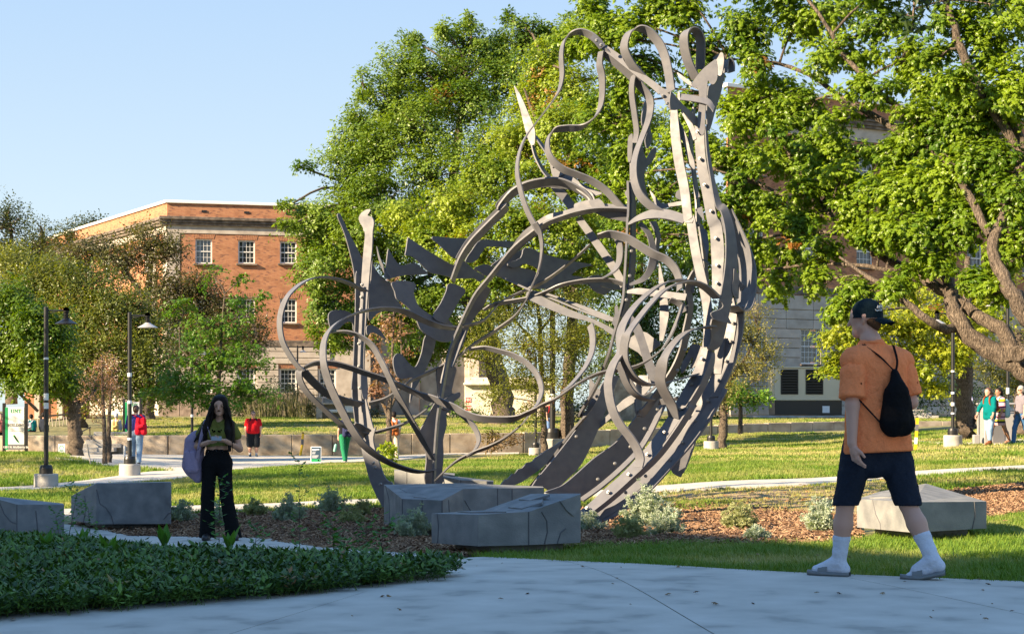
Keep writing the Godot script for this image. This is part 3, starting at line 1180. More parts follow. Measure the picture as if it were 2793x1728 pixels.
	for k in 2:
		var sp := at(1277, 1090 if k == 0 else 1112, 101)
		b = MB.new()
		b.box(Vector3(sp.x, sp.y, -101.08), Vector3(0.34, 0.28, 0.02))
		var s := obj("sign", b, mats.sign_red, n)
		letters(s, "FDC" if k == 0 else "HYD", 0.16, Vector3(sp.x, sp.y, -101.062), mats.white, true)
	# ---- building out of the picture at left, whose shadow lies over the foreground
	n = thing("shade_building", "tall brick hall left of the picture that shades the walk", "building")
	b = MB.new()
	var dir := Vector3(0.36, 0, 0.93)
	var c := Vector3(-25.0, 0, -13.5)
	var bs := Basis(dir, Vector3.UP, dir.cross(Vector3.UP))
	var mid := c + dir * 20.0 - Vector3(0.93, 0, -0.36) * 8.0
	b.box(mid + Vector3.UP * 5.5, Vector3(40, 13, 16), bs)
	obj("wall", b, mats.brick, n)
	b = MB.new()
	b.box(mid + Vector3.UP * 12.15, Vector3(40.3, 0.3, 16.3), bs, 0.03)
	obj("coping", b, mats.coping, n)
	# ---- small lit brick pavilion at far left
	n = thing("brick_pavilion", "low orange brick pavilion with pale posts, behind the left trees", "building")
	a0 = at(60, 1085, 98)
	a1 = at(225, 1150, 98)
	b = MB.new()
	b.box(Vector3((a0.x + a1.x) / 2, 1.2, -99), Vector3(a1.x - a0.x, 2.8, 1.2))
	obj("wall", b, mats.brick, n)
	b = MB.new()
	for p in [92.0, 155.0, 214.0]:
		var q := at(p, 1110, 97.5)
		b.box(Vector3(q.x, 1.1, -98.2), Vector3(0.3, 2.6, 0.3))
	obj("post", b, mats.stone, n)
	b = MB.new()
	b.box(Vector3((a0.x + a1.x) / 2, 2.75, -98.6), Vector3(a1.x - a0.x + 0.8, 0.3, 2.6), Basis(), 0.03)
	obj("roof", b, mats.dark_stone, n)


func letters(parent: Node3D, text: String, h: float, where: Vector3, m: Material, bold := false, font := "Droid Sans", called := "lettering", basis := Basis()) -> MeshInstance3D:
	var t := TextMesh.new()
	var f := SystemFont.new()
	f.font_names = PackedStringArray([font])
	if bold:
		f.font_weight = 700
	t.font = f
	t.text = text
	t.font_size = 64
	t.pixel_size = h / 46.0
	t.depth = 0.01
	t.curve_step = 2.0
	var o := obj(called, t, m, parent)
	o.transform = Transform3D(basis, where)
	return o


# ---------------------------------------------------------------- low walls, steps
func build_walls() -> void:
	var n := thing("retaining_wall", "low buff concrete retaining wall with joints and dappled shade, behind the plaza", "wall")
	var pts := []
	for k in WALL.size():
		pts.append(at(WALL[k][0], WALL[k][2], WALL[k][1]))
	var lens := [0.0]
	for k in pts.size() - 1:
		lens.append(lens[-1] + Vector2(pts[k].x, pts[k].z).distance_to(Vector2(pts[k + 1].x, pts[k + 1].z)))
	var d := 0.3
	while d < lens[-1] - 0.5:
		var e := []
		for q in [d, minf(d + 1.66, lens[-1])]:
			for k in pts.size() - 1:
				if q <= lens[k + 1]:
					e.append(pts[k].lerp(pts[k + 1], (q - lens[k]) / (lens[k + 1] - lens[k])))
					break
		var a: Vector3 = e[0]
		var c: Vector3 = e[1]
		var lo := minf(land(a.x, -a.z), land(c.x, -c.z)) - 0.3
		var top := (a.y + c.y) / 2
		var dir := Vector3(c.x - a.x, 0, c.z - a.z)
		var b := MB.new()
		b.box(Vector3.ZERO, Vector3(dir.length() - 0.022, top - lo, 0.3), Basis(), 0.018)
		var o := obj("panel", b, mats.wall, n)
		dir = dir.normalized()
		o.transform = Transform3D(Basis(dir, Vector3.UP, dir.cross(Vector3.UP)), Vector3((a.x + c.x) / 2, (lo + top) / 2, (a.z + c.z) / 2 - rng.randf() * 0.02))
		d += 1.66
	# steps at left
	n = thing("stone_steps", "worn concrete steps rising from the plaza at left", "steps")
	var s0 := at(195, 1228, 66)
	var s1 := at(288, 1228, 66)
	for k in 6:
		var b := MB.new()
		b.box(Vector3.ZERO, Vector3(s1.x - s0.x + k * 0.12, 0.16, 0.5 + (6 - k) * 0.0), Basis(), 0.012)
		var o := obj("step", b, mats.concrete, n)
		o.position = Vector3((s0.x + s1.x) / 2 + k * 0.12, -0.78 + 0.155 * k + 0.05, -66.4 - 0.42 * k)
	n = thing("handrail", "thin steel handrail beside the steps at left", "handrail")
	var b := MB.new()
	var h := [at(200, 1190, 66), at(222, 1178, 68.5)]
	b.tube(PackedVector3Array([at(189, 1188, 66), at(204, 1186, 66.5), at(246, 1164, 69)]), PackedFloat32Array([0.025, 0.025, 0.025]), 6)
	obj("rail", b, mats.bar, n)
	for p in [[189.0, 1188.0, 66.0, 1222.0], [204.0, 1186.0, 66.5, 1224.0], [244.0, 1165.0, 69.0, 1210.0]]:
		b = MB.new()
		b.tube(PackedVector3Array([at(p[0], p[3], p[2]), at(p[0], p[1], p[2])]), PackedFloat32Array([0.025, 0.025]), 6)
		obj("post", b, mats.bar, n)
	# steps at right, beyond the man
	n = thing("terrace_steps", "grey concrete steps beside the dark hedge, right of the man", "steps")
	for k in 5:
		b = MB.new()
		b.box(Vector3.ZERO, Vector3(2.0 - k * 0.22, 0.17, 0.45), Basis(), 0.012)
		var q := on_upper(2512 - k * 5, 96)
		var o := obj("step", b, mats.concrete, n)
		o.position = Vector3(q.x - k * 0.11, q.y + 0.09 + 0.17 * k, -96.0 - 0.4 * k)
	b = MB.new()
	# raised planter wall below the brick building
	n = thing("planter_wall", "shaded stone planter wall along the brick building's foot", "wall")
	var p0 := at(430, 1065, 108)
	var p1 := at(842, 1065, 108)
	for k in 7:
		b = MB.new()
		var xa := lerpf(p0.x, p1.x, k / 7.0)
		var xb := lerpf(p0.x, p1.x, (k + 1) / 7.0)
		b.box(Vector3((xa + xb) / 2, 0.95, -108.3), Vector3(xb - xa - 0.03, 2.3, 0.4), Basis(), 0.02)
		obj("stone_panel", b, mats.dark_wall, n)
	n = thing("stone_bench_wall", "pale stone seat wall at the terrace edge left of the mast", "wall")
	p0 = at(862, 1098, 98)
	p1 = at(965, 1140, 98)
	b = MB.new()
	b.box(Vector3((p0.x + p1.x) / 2, p0.y - 0.05, -98.2), Vector3(p1.x - p0.x, 0.12, 0.9), Basis(), 0.02)
	b.box(Vector3(p0.x + 0.2, p0.y / 2 + 0.2, -98.2), Vector3(0.35, p0.y + 0.3, 0.8), Basis(), 0.02)
	b.box(Vector3((p0.x + p1.x) / 2, p0.y / 2 + 0.25, -98.6), Vector3(p1.x - p0.x, p0.y + 0.1, 0.25), Basis(), 0.02)
	obj("wall", b, mats.stone, n)
	b = MB.new()
	b.box(Vector3((p0.x + p1.x) / 2 + 0.3, 0.92, -97.9), Vector3(1.7, 0.18, 0.5), Basis(), 0.03)
	b.box(Vector3((p0.x + p1.x) / 2 + 0.9, 1.12, -98.0), Vector3(0.6, 0.25, 0.4), Basis(), 0.03)
	obj("white_slab", b, mats.white, n)
	# pillar and wall on the terrace behind the sculpture's right half
	n = thing("buff_pillar_wall", "buff concrete wall with a square pillar, seen through the sculpture's rails", "wall")
	p0 = at(1640, 1080, 92)
	p1 = at(1790, 1160, 92)
	b = MB.new()
	b.box(Vector3((p0.x + p1.x) / 2, (p0.y + 0.2) / 2, -92.4), Vector3(p1.x - p0.x, p0.y + 0.2, 0.5), Basis(), 0.02)
	obj("wall", b, mats.wall, n)
	b = MB.new()
	p0 = at(1700, 1040, 91.5)
	b.box(Vector3(p0.x, p0.y / 2 + 0.1, -91.7), Vector3(1.0, p0.y + 0.2, 0.9), Basis(), 0.03)
	obj("pillar", b, mats.wall, n)
	# generator
	n = thing("generator", "cream generator enclosure with black louvre doors on a black base, at the stone building", "generator")
	p0 = at(2112, 1003, 97)
	p1 = at(2300, 1092, 97)
	b = MB.new()
	b.box(Vector3((p0.x + p1.x) / 2, (p0.y + p1.y) / 2, -98.2), Vector3(p1.x - p0.x, p0.y - p1.y, 2.4), Basis(), 0.04)
	obj("body", b, mats.cream_paint, n)
	b = MB.new()
	b.box(Vector3((p0.x + p1.x) / 2, p0.y + 0.03, -98.2), Vector3(p1.x - p0.x + 0.1, 0.08, 2.5), Basis(), 0.02)
	obj("lid", b, mats.cream_paint, n)
	for k in 2:
		var q0 := at([2130.0, 2198.0][k], 1007, 97)
		var q1 := at([2178.0, 2246.0][k], 1075, 97)
		var door := Node3D.new()
		door.name = "louvre_door" if k == 0 else "louvre_door_001"
		n.add_child(door)
		b = MB.new()
		var mx := (q0.x + q1.x) / 2
		b.box(Vector3(mx, (q0.y + q1.y) / 2, -96.99), Vector3(q1.x - q0.x, q0.y - q1.y, 0.06), Basis(), 0.01)
		obj("door_sheet", b, mats.black, door)
		for j in 9:
			b = MB.new()
			b.box(Vector3(mx, lerpf(q1.y + 0.1, q0.y - 0.1, j / 8.0), -96.94), Vector3(q1.x - q0.x - 0.12, 0.1, 0.02), Basis(Vector3.RIGHT, 0.5))
			obj("slat", b, mats.black, door)
	b = MB.new()
	b.box(Vector3((p0.x + p1.x) / 2, p1.y - 0.42, -98.2), Vector3(p1.x - p0.x - 0.1, 0.84, 2.3), Basis(), 0.02)
	obj("fuel_tank", b, mats.black, n)
	var sg := at(2254, 1116, 97)
	b = MB.new()
	b.box(Vector3(sg.x, sg.y, -97.03), Vector3(0.42, 0.4, 0.02))
	obj("notice", b, mats.paper, n)
	b = MB.new()
	b.box(Vector3((p0.x + p1.x) / 2, 0.5, -98.0), Vector3(p1.x - p0.x + 2.5, 0.3, 3.4), Basis(), 0.03)
	obj("pad", b, mats.concrete, n)
	# rack of picnic tables at left
	n = thing("picnic_tables", "dark picnic tables with pale tube legs under the left trees", "table")
	var c := at(160, 1150, 84)
	b = MB.new()
	b.box(c + Vector3(0, 0.35, 0), Vector3(1.9, 0.08, 0.8), Basis(Vector3.BACK, 0.1))
	b.box(c + Vector3(0.3, 0.12, 0.7), Vector3(1.9, 0.06, 0.3), Basis(Vector3.BACK, 0.1))
	obj("table_top", b, mats.black, n)
	for k in 5:
		b = MB.new()
		var q := c + Vector3(-0.75 + k * 0.36, 0.05 + k * 0.035, 0.85)
		b.tube(PackedVector3Array([q + Vector3(-0.1, 0.1, 0), q + Vector3(-0.05, -0.35, 0), q + Vector3(0.1, -0.35, 0), q + Vector3(0.16, 0.1, 0)]), PackedFloat32Array([0.022, 0.022, 0.022, 0.022]), 6)
		obj("leg", b, mats.stone, n)


# ---------------------------------------------------------------- trees
func leaf_shape(b: MB, kind: int, o: Vector3, dir: Vector3, nrm: Vector3, len: float) -> void:
	var side := dir.cross(nrm).normalized()
	if kind == 1:
		# lobed oak leaf
		var half := [[0.03, 0.0], [0.20, 0.17], [0.09, 0.30], [0.36, 0.48], [0.13, 0.57], [0.30, 0.80], [0.08, 0.80], [0.0, 1.0]]
		var mid := o + dir * len * 0.45 + nrm * len * 0.03
		for s in [-1.0, 1.0]:
			for k in half.size() - 1:
				var p: Vector3 = o + dir * len * half[k][1] + side * s * len * half[k][0] - nrm * len * half[k][0] * 0.35 - nrm * len * 0.22 * half[k][1] * half[k][1]
				var q: Vector3 = o + dir * len * half[k + 1][1] + side * s * len * half[k + 1][0] - nrm * len * half[k + 1][0] * 0.35 - nrm * len * 0.22 * half[k + 1][1] * half[k + 1][1]
				if s > 0: b.tri(mid, p, q)
				else: b.tri(mid, q, p)
	elif kind == 3:
		# three-lobed leaf for the middle distance
		var mid := o + dir * len * 0.4 + nrm * len * 0.04
		var pts := [o, o + dir * len * 0.25 + side * len * 0.18, o + dir * len * 0.62 + side * len * 0.46 - nrm * len * 0.12, o + dir * len * 0.58 + side * len * 0.16, o + dir * len - nrm * len * 0.15,
			o + dir * len * 0.58 - side * len * 0.16, o + dir * len * 0.62 - side * len * 0.46 - nrm * len * 0.12, o + dir * len * 0.25 - side * len * 0.18]
		for k in 8:
			b.tri(mid, pts[k], pts[(k + 1) % 8])
	else:
		var w := 0.27 if kind == 2 else 0.2
		var m1 := o + dir * len * 0.45 + side * len * w - nrm * len * 0.06
		var m2 := o + dir * len * 0.45 - side * len * w - nrm * len * 0.06
		b.tri(o, m1, o + dir * len)
		b.tri(o, o + dir * len, m2)


func leaf_mesh(kind: int) -> ArrayMesh:
	var b := MB.new()
	leaf_shape(b, kind, Vector3.ZERO, Vector3.FORWARD, Vector3.UP, 0.13)
	return b.mesh()


func cluster(kind: int, n: int, len: float, spread: float, seed_: int) -> ArrayMesh:
	var r := RandomNumberGenerator.new()
	r.seed = seed_
	var b := MB.new()
	for i in n:
		var a := TAU * (i + r.randf() * 0.7) / n * 2.4
		var el := r.randf_range(-0.7, 0.8)
		var dir := Vector3(cos(a) * cos(el), sin(el), sin(a) * cos(el))
		var o := dir * spread * r.randf_range(0.1, 1.0) + Vector3(r.randf_range(-1, 1), r.randf_range(-1, 1), r.randf_range(-1, 1)) * spread * 0.5
		var up := (Vector3.UP + Vector3(r.randf_range(-1, 1), r.randf_range(-0.4, 0.6), r.randf_range(-1, 1)) * 0.9)
		var nrm := (up - dir * up.dot(dir)).normalized()
		leaf_shape(b, kind, o, dir, nrm, len * r.randf_range(0.7, 1.15))
	return b.mesh()


func pts4(s: String) -> Array:
	var out := []
	for w in s.split(" ", false):
		var f := w.split_floats(",")
		out.append([at(f[0], f[1], f[2]), f[3]])
	return out


func limb(b: MB, s: String, skel: PackedVector3Array, sides := 11, wob := 0.10, each := 4) -> void:
	var q := pts4(s)
	var p := PackedVector3Array()
	var r := PackedFloat32Array()
	for a in q:
		p.append(a[0])
	p = smooth_line(p, each)
	for i in p.size():
		var t := float(i) / each
		var k := mini(int(t), q.size() - 2)
		r.append(lerpf(q[k][1], q[k + 1][1], t - k))
		p[i] += Vector3(noise2.get_noise_2d(p[i].x * 2, p[i].y * 2), noise2.get_noise_2d(p[i].y * 2, p[i].z + 9), 0) * r[i] * 0.5
		skel.append(p[i])
	b.tube(p, r, sides, wob)


# o: limbs (strings of px,py,depth,radius), blobs [px, py, depth, rx, ry, clusters], mesh list, size, colours, and so on
func tree(called: String, label: String, o: Dictionary) -> Node3D:
	var r := RandomNumberGenerator.new()
	r.seed = hash(label)
	var n := thing(called, label, o.get("category", "tree"), Vector3.ZERO, 0.0, o.get("group", ""))
	var skel := PackedVector3Array()
	var b := MB.new()
	for s in o.limbs:
		limb(b, s, skel, o.get("sides", 9))
	if b.v.size():
		obj("trunk", b, o.get("bark", mats.bark), n)
	var tw := MB.new()
	var xf := []
	var cs := PackedColorArray()
	var c1: Color = o.c1
	var c2: Color = o.c2
	var odd: Color = o.get("odd", Color(0.30, 0.11, 0.03))
	var odd_share: float = o.get("odd_share", 0.0)
	var tr: float = o.get("twig", 0.02)
	for g in o.blobs:
		var c := at(g[0], g[1], g[2])
		var k: float = g[2] / F
		var rad := Vector3(g[3] * k, g[4] * k, (g[3] + g[4]) * 0.5 * k * o.get("deep", 0.85))
		var near := c
		var best := 1e9
		for q in skel:
			var dd := q.distance_squared_to(c) + (3.0 * maxf(0, q.y - c.y))
			if dd < best:
				best = dd
				near = q
		if best < 1e8:
			var mid := near.lerp(c, 0.5) + Vector3(r.randf_range(-1, 1), r.randf_range(0, 1), r.randf_range(-1, 1)) * 0.12 * near.distance_to(c)
			tw.tube(smooth_line(PackedVector3Array([near, mid, c]), 3), PackedFloat32Array([tr * 2.2, tr * 2.0, tr * 1.8, tr * 1.6, tr * 1.5, tr * 1.3, tr * 1.2]), 5)
		var per: int = o.get("per", 14)
		var subs := maxi(2, int(g[5]) / per)
		var tone := r.randf()
		for i in subs:
			var d := Vector3(r.randfn(), r.randfn(), r.randfn()).normalized() * pow(r.randf(), 0.42)
			if d.y < -0.3 and r.randf() < 0.5:
				d.y = -d.y
			var e := c + d * rad
			var t2 := clampf(tone * 0.5 + r.randf() * 0.6, 0, 1)
			var is_odd := r.randf() < odd_share
			var start := c.lerp(near, 0.25 * r.randf())
			if tr > 0.0:
				tw.tube(PackedVector3Array([start, start.lerp(e, 0.55) + Vector3(r.randf_range(-1, 1), r.randf_range(-0.6, 1), r.randf_range(-1, 1)) * 0.1 * rad.x, e]), PackedFloat32Array([tr, tr * 0.65, tr * 0.3]), 4)
			var sp: float = o.get("clump", 0.24)
			for j in per:
				var off := Vector3(r.randfn(), r.randfn() * 0.8, r.randfn()) * rad * sp
				var p := e + off
				var s: float = o.size * r.randf_range(0.7, 1.25)
				var out := (d + off.normalized() * 0.6 + Vector3(0, 0.5, 0)).normalized()
				var bs := Basis(Vector3.UP, r.randf() * TAU)
				bs = Basis(Quaternion(Vector3.UP, out.lerp(Vector3.UP, 0.35).normalized())) * bs
				xf.append(Transform3D(bs.scaled(Vector3.ONE * s), p))
				var col := c1.lerp(c2, clampf(t2 + r.randf_range(-0.25, 0.25), 0, 1))
				cs.append(odd.lerp(col, 0.25 * r.randf()) if is_odd else col)
	if tw.v.size():
		obj("branches", tw, o.get("bark", mats.bark), n)
	if xf.size():
		multi("crown", o.leaf, o.get("leaf_mat", mats.leaf), xf, cs, n)
	return n


func build_trees() -> void:
	var oak := cluster(1, 8, 0.10, 0.095, 1)
	var lobed := cluster(3, 8, 0.20, 0.22, 2)
	var small := cluster(2, 12, 0.15, 0.24, 3)
	var fine := cluster(2, 12, 0.085, 0.20, 4)
	# the large oak whose crown fills the upper right
	var big := tree("oak_tree", "large oak with spreading limbs and bright lobed leaves filling the upper right", {
		"limbs": [
			"2960,1385,21.6,0.285 2935,1240,21.6,0.223 2890,1110,21.6,0.192 2800,1010,21.7,0.161 2733,968,21.8,0.133 2659,926,21.9,0.121 2615,870,22,0.108 2596,815,22.2,0.093 2585,750,22.5,0.074 2563,710,22.8,0.062 2545,650,23.2,0.056 2560,560,23.5,0.046 2626,455,23.6,0.037 2644,315,23.7,0.031 2630,180,23.8,0.025",
			"2760,985,21.7,0.105 2741,905,21.8,0.099 2678,870,22,0.087 2622,826,22.2,0.081 2567,789,22.4,0.074 2493,741,22.7,0.065 2437,715,23,0.062 2381,681,23.2,0.059 2326,637,23.4,0.050 2270,593,23.7,0.043 2233,544,24,0.034 2207,500,24.2,0.028 2152,418,24.5,0.020 2122,374,24.7,0.016 2050,300,25,0.012",
			"2604,893,22,0.062 2567,896,21.8,0.059 2530,870,21.7,0.053 2478,830,21.8,0.046 2418,785,22,0.040 2374,759,22.2,0.034 2341,737,22.4,0.025 2290,700,22.6,0.016",
			"2467,735,22.8,0.037 2418,737,22.8,0.031 2363,724,23,0.030 2270,720,23.4,0.026 2196,722,23.8,0.022 2104,733,24.2,0.017 2048,730,24.5,0.014",
			"2356,665,23.2,0.034 2307,644,23.3,0.028 2233,633,23.6,0.025 2141,639,24,0.021 2067,650,24.4,0.015 2011,648,24.6,0.013",
			"3040,1160,21.2,0.186 2930,1010,21,0.155 2840,905,21,0.124 2793,855,21,0.112 2763,796,21,0.099 2737,752,21.1,0.087 2710,660,21.3,0.074 2760,540,21.5,0.068 2789,407,21.8,0.068 2759,333,22,0.062 2744,240,22.1,0.056 2733,148,22.2,0.050 2722,0,22.4,0.037 2715,-150,22.5,0.025",
			"2700,640,21.4,0.056 2610,470,22,0.053 2540,400,22.4,0.053 2463,363,23,0.050 2381,315,23.4,0.045 2289,259,23.8,0.038 2215,207,24.2,0.032 2141,178,24.6,0.026 2081,170,25,0.019 1990,160,25.4,0.013",
			"2560,420,22.4,0.046 2489,333,22.8,0.046 2437,281,23,0.043 2381,240,23.2,0.040 2344,193,23.4,0.036 2300,148,23.6,0.032 2270,93,23.7,0.029 2233,37,23.8,0.025 2189,-20,24,0.020",
			"2790,420,21.8,0.062 2690,270,21.8,0.062 2626,141,21.8,0.059 2604,74,21.8,0.053 2581,0,21.9,0.043 2560,-100,22,0.031",
			"2275,595,23.8,0.031 2196,555,24.2,0.026 2141,533,24.4,0.022 2048,493,24.8,0.017 1952,463,25.2,0.013",
			"2230,560,24,0.022 2159,437,24.5,0.019 2130,385,24.7,0.017 2085,352,25,0.015 2041,326,25.2,0.016 1967,259,25.6,0.010"],
		"blobs": [[2150, 320, 24.4, 70, 60, 110], [2210, 470, 24, 70, 50, 110], [2270, 520, 23.8, 60, 40, 80], [2090, 430, 24.8, 60, 50, 90], [2180, 620, 23.8, 60, 45, 80], [2240, 690, 23.4, 60, 45, 80], [2330, 640, 23, 60, 45, 80], [2070, 300, 25, 60, 50, 90], [2280, 400, 23.8, 60, 50, 80], [2180, 520, 23.6, 60, 40, 68], [2120, 610, 23.8, 60, 40, 68], [2300, 480, 23.2, 60, 40, 68], [2400, 250, 23, 60, 40, 68], [2290, 330, 23.6, 60, 40, 68], [2500, 330, 22.4, 60, 50, 95], [2560, 160, 22.4, 50, 50, 76], [2620, 230, 21.4, 60, 50, 95], [2700, 800, 21.2, 50, 36, 57], [2470, 760, 22.2, 50, 36, 49], [2380, 640, 22.6, 50, 36, 57], [2060, 180, 24.6, 60, 50, 95], [2130, 360, 24.2, 50, 40, 57], [2240, 160, 23.8, 60, 50, 95], [2330, 240, 23.2, 50, 40, 57], [1900, 380, 25.6, 60, 50, 114], [2030, 500, 24.8, 60, 40, 76], [1950, 640, 25, 50, 40, 76], [1655, 340, 26.4, 80, 80, 171], [1740, 420, 26.4, 80, 80, 190], [1850, 420, 26, 80, 80, 190], [1800, 540, 26.2, 80, 80, 171], [1680, 520, 26.6, 80, 70, 133], [1830, 660, 26, 80, 70, 152], [1930, 690, 25.4, 60, 60, 133], [1720, 640, 26.6, 70, 60, 95], [1690, 100, 25.6, 85, 75, 262], [1830, 50, 25.5, 90, 60, 262], [1930, 165, 25.6, 70, 60, 174], [2040, 90, 25.2, 90, 70, 239], [2180, 60, 24.6, 80, 60, 174], [2290, 40, 24.2, 90, 55, 174],
			[2400, 70, 23.6, 80, 60, 152], [2480, 160, 23.2, 70, 60, 152], [2540, 250, 23, 80, 70, 195], [2330, 150, 23.8, 70, 55, 131], [2210, 280, 24.4, 60, 50, 87], [2110, 260, 24.8, 70, 60, 131], [2010, 330, 25.2, 70, 70, 195],
			[1990, 440, 25.4, 70, 60, 174], [1920, 560, 25.4, 60, 70, 152], [2000, 600, 24.9, 70, 60, 174], [2090, 560, 24.6, 70, 50, 131], [2130, 450, 24.6, 70, 50, 108], [2230, 390, 24.2, 80, 55, 108], [2330, 430, 23.8, 60, 45, 87],
			[2060, 690, 24.5, 60, 50, 152], [2020, 770, 24.6, 70, 55, 174], [2110, 770, 24.2, 60, 45, 87], [2160, 680, 24, 50, 40, 64], [2230, 590, 23.8, 50, 40, 51], [2450, 430, 23, 80, 70, 239], [2560, 380, 22.6, 90, 80, 326],
			[2660, 330, 22.2, 90, 90, 305], [2750, 260, 21.8, 80, 100, 262], [2690, 130, 22, 90, 80, 195], [2770, 60, 21.8, 70, 70, 152], [2590, 60, 22, 60, 50, 87], [2480, 540, 22.6, 85, 70, 283], [2590, 510, 22.3, 90, 80, 349], [2700, 470, 21.9, 95, 90, 349],
			[2780, 560, 21.5, 80, 90, 262], [2420, 630, 22.6, 70, 55, 152], [2520, 640, 22.2, 80, 60, 239], [2640, 620, 22, 85, 70, 283], [2730, 690, 21.5, 70, 60, 174], [2330, 560, 23, 70, 60, 131], [2380, 520, 23, 60, 50, 108],
			[2290, 830, 22.4, 55, 40, 87], [2240, 770, 22.8, 60, 40, 87], [2340, 800, 22.2, 50, 40, 64], [2560, 730, 22, 60, 40, 87], [2430, 800, 22, 60, 40, 77], [2480, 690, 22.3, 50, 40, 77], [2660, 780, 21.6, 60, 45, 98],
			[1760, 180, 25.8, 70, 60, 131], [1700, 250, 26, 60, 70, 131], [1620, 40, 26, 70, 60, 152], [1560, 130, 26.2, 50, 50, 87], [2850, 200, 21.6, 70, 110, 195], [2860, 450, 21.4, 70, 110, 195], [2860, 680, 21.2, 60, 80, 131], [1880, 300, 25.8, 50, 60, 87], [2450, -20, 23.4, 120, 50, 174], [2150, -30, 24.6, 140, 50, 195], [1850, -30, 25.4, 130, 50, 174], [2680, -20, 22, 120, 60, 174]],
		"leaf": oak, "size": 0.92, "c1": Color(0.085, 0.18, 0.011), "c2": Color(0.28, 0.40, 0.02), "odd": Color(0.36, 0.15, 0.04), "odd_share": 0.006, "twig": 0.010, "per": 9, "clump": 0.26})
	# a knot of stub wood where limbs were cut
	var kb := MB.new()
	var kp := at(2778, 965, 21.4)
	kb.lathe(kp, [[0.11, -0.08], [0.115, 0.0], [0.09, 0.03], [0.045, 0.02], [0.0, 0.0]], 14, Basis(Quaternion(Vector3.UP, Vector3(-0.3, 0.0, 1.0).normalized())))
	kp = at(2388, 692, 22.95)
	kb.lathe(kp, [[0.07, -0.1], [0.07, 0.0], [0.06, 0.012], [0.0, 0.012]], 14, Basis(Quaternion(Vector3.UP, Vector3(-0.2, -0.3, 1.0).normalized())))
	obj("cut_stub", kb, mats.bark, big)
	# the tall green tree in the middle distance
	tree("tall_tree", "tall dense green tree rising behind the mast at the centre left", {
		"limbs": ["1371,1185,86,1.0 1372,1165,86,0.72 1370,1120,86,0.6 1362,1040,86,0.52 1340,940,86,0.45 1300,820,86,0.4 1260,680,86,0.34 1240,520,86,0.28 1250,360,86,0.2 1270,220,86,0.1", "1320,880,86,0.32 1200,740,86,0.25 1060,620,86,0.18 950,500,86,0.1", "1270,700,86,0.28 1380,520,86,0.22 1440,330,86,0.15 1480,180,86,0.08", "1240,560,86,0.2 1120,420,86,0.14 1050,320,86,0.07"],
		"blobs": [[900, 610, 84, 105, 95, 585], [850, 690, 83, 55, 55, 167], [960, 480, 85, 100, 95, 585], [960, 370, 86, 70, 80, 320], [1060, 300, 86, 90, 110, 599], [1100, 190, 87, 70, 80, 334], [1190, 230, 86, 100, 100, 585], [1260, 140, 87, 80, 70, 362], [1345, 150, 87, 85, 80, 418],
			[1450, 120, 88, 90, 70, 418], [1040, 420, 84, 90, 90, 460], [1150, 360, 84, 110, 90, 501], [1280, 290, 85, 110, 90, 501], [1400, 240, 86, 110, 90, 460], [1050, 560, 83, 110, 90, 529], [1180, 480, 83, 110, 90, 460], [900, 740, 82, 90, 70, 362], [985, 660, 82, 100, 80, 460],
			[880, 830, 82, 75, 70, 292], [960, 900, 83, 70, 60, 209], [890, 940, 83, 55, 50, 139], [1090, 680, 83, 110, 80, 460], [1200, 600, 83, 110, 80, 390], [1130, 800, 84, 110, 80, 362], [1250, 740, 84, 100, 80, 334], [1200, 920, 86, 120, 70, 334], [1310, 880, 86, 90, 70, 250], [1320, 420, 84, 100, 90, 362], [1430, 380, 86, 100, 90, 306], [840, 590, 84, 40, 40, 83], [985, 225, 85, 30, 40, 60], [1215, 80, 86, 30, 36, 60], [1290, 66, 87, 26, 30, 40], [1130, 110, 87, 26, 30, 40], [835, 460, 84, 30, 34, 50], [790, 560, 83, 30, 26, 40], [1400, 55, 88, 30, 30, 50], [780, 620, 82, 34, 26, 50], [1080, 890, 83, 90, 70, 311], [1180, 850, 83, 90, 70, 311], [1010, 840, 83, 80, 60, 245], [1240, 930, 85, 80, 60, 213], [1130, 980, 86, 80, 50, 164], [1540, 100, 88, 70, 60, 223]],
		"leaf": small, "size": 1.25, "c1": Color(0.07, 0.15, 0.018), "c2": Color(0.235, 0.34, 0.04), "odd": Color(0.28, 0.12, 0.04), "odd_share": 0.008, "twig": 0.04, "per": 18, "clump": 0.21, "deep": 0.7})
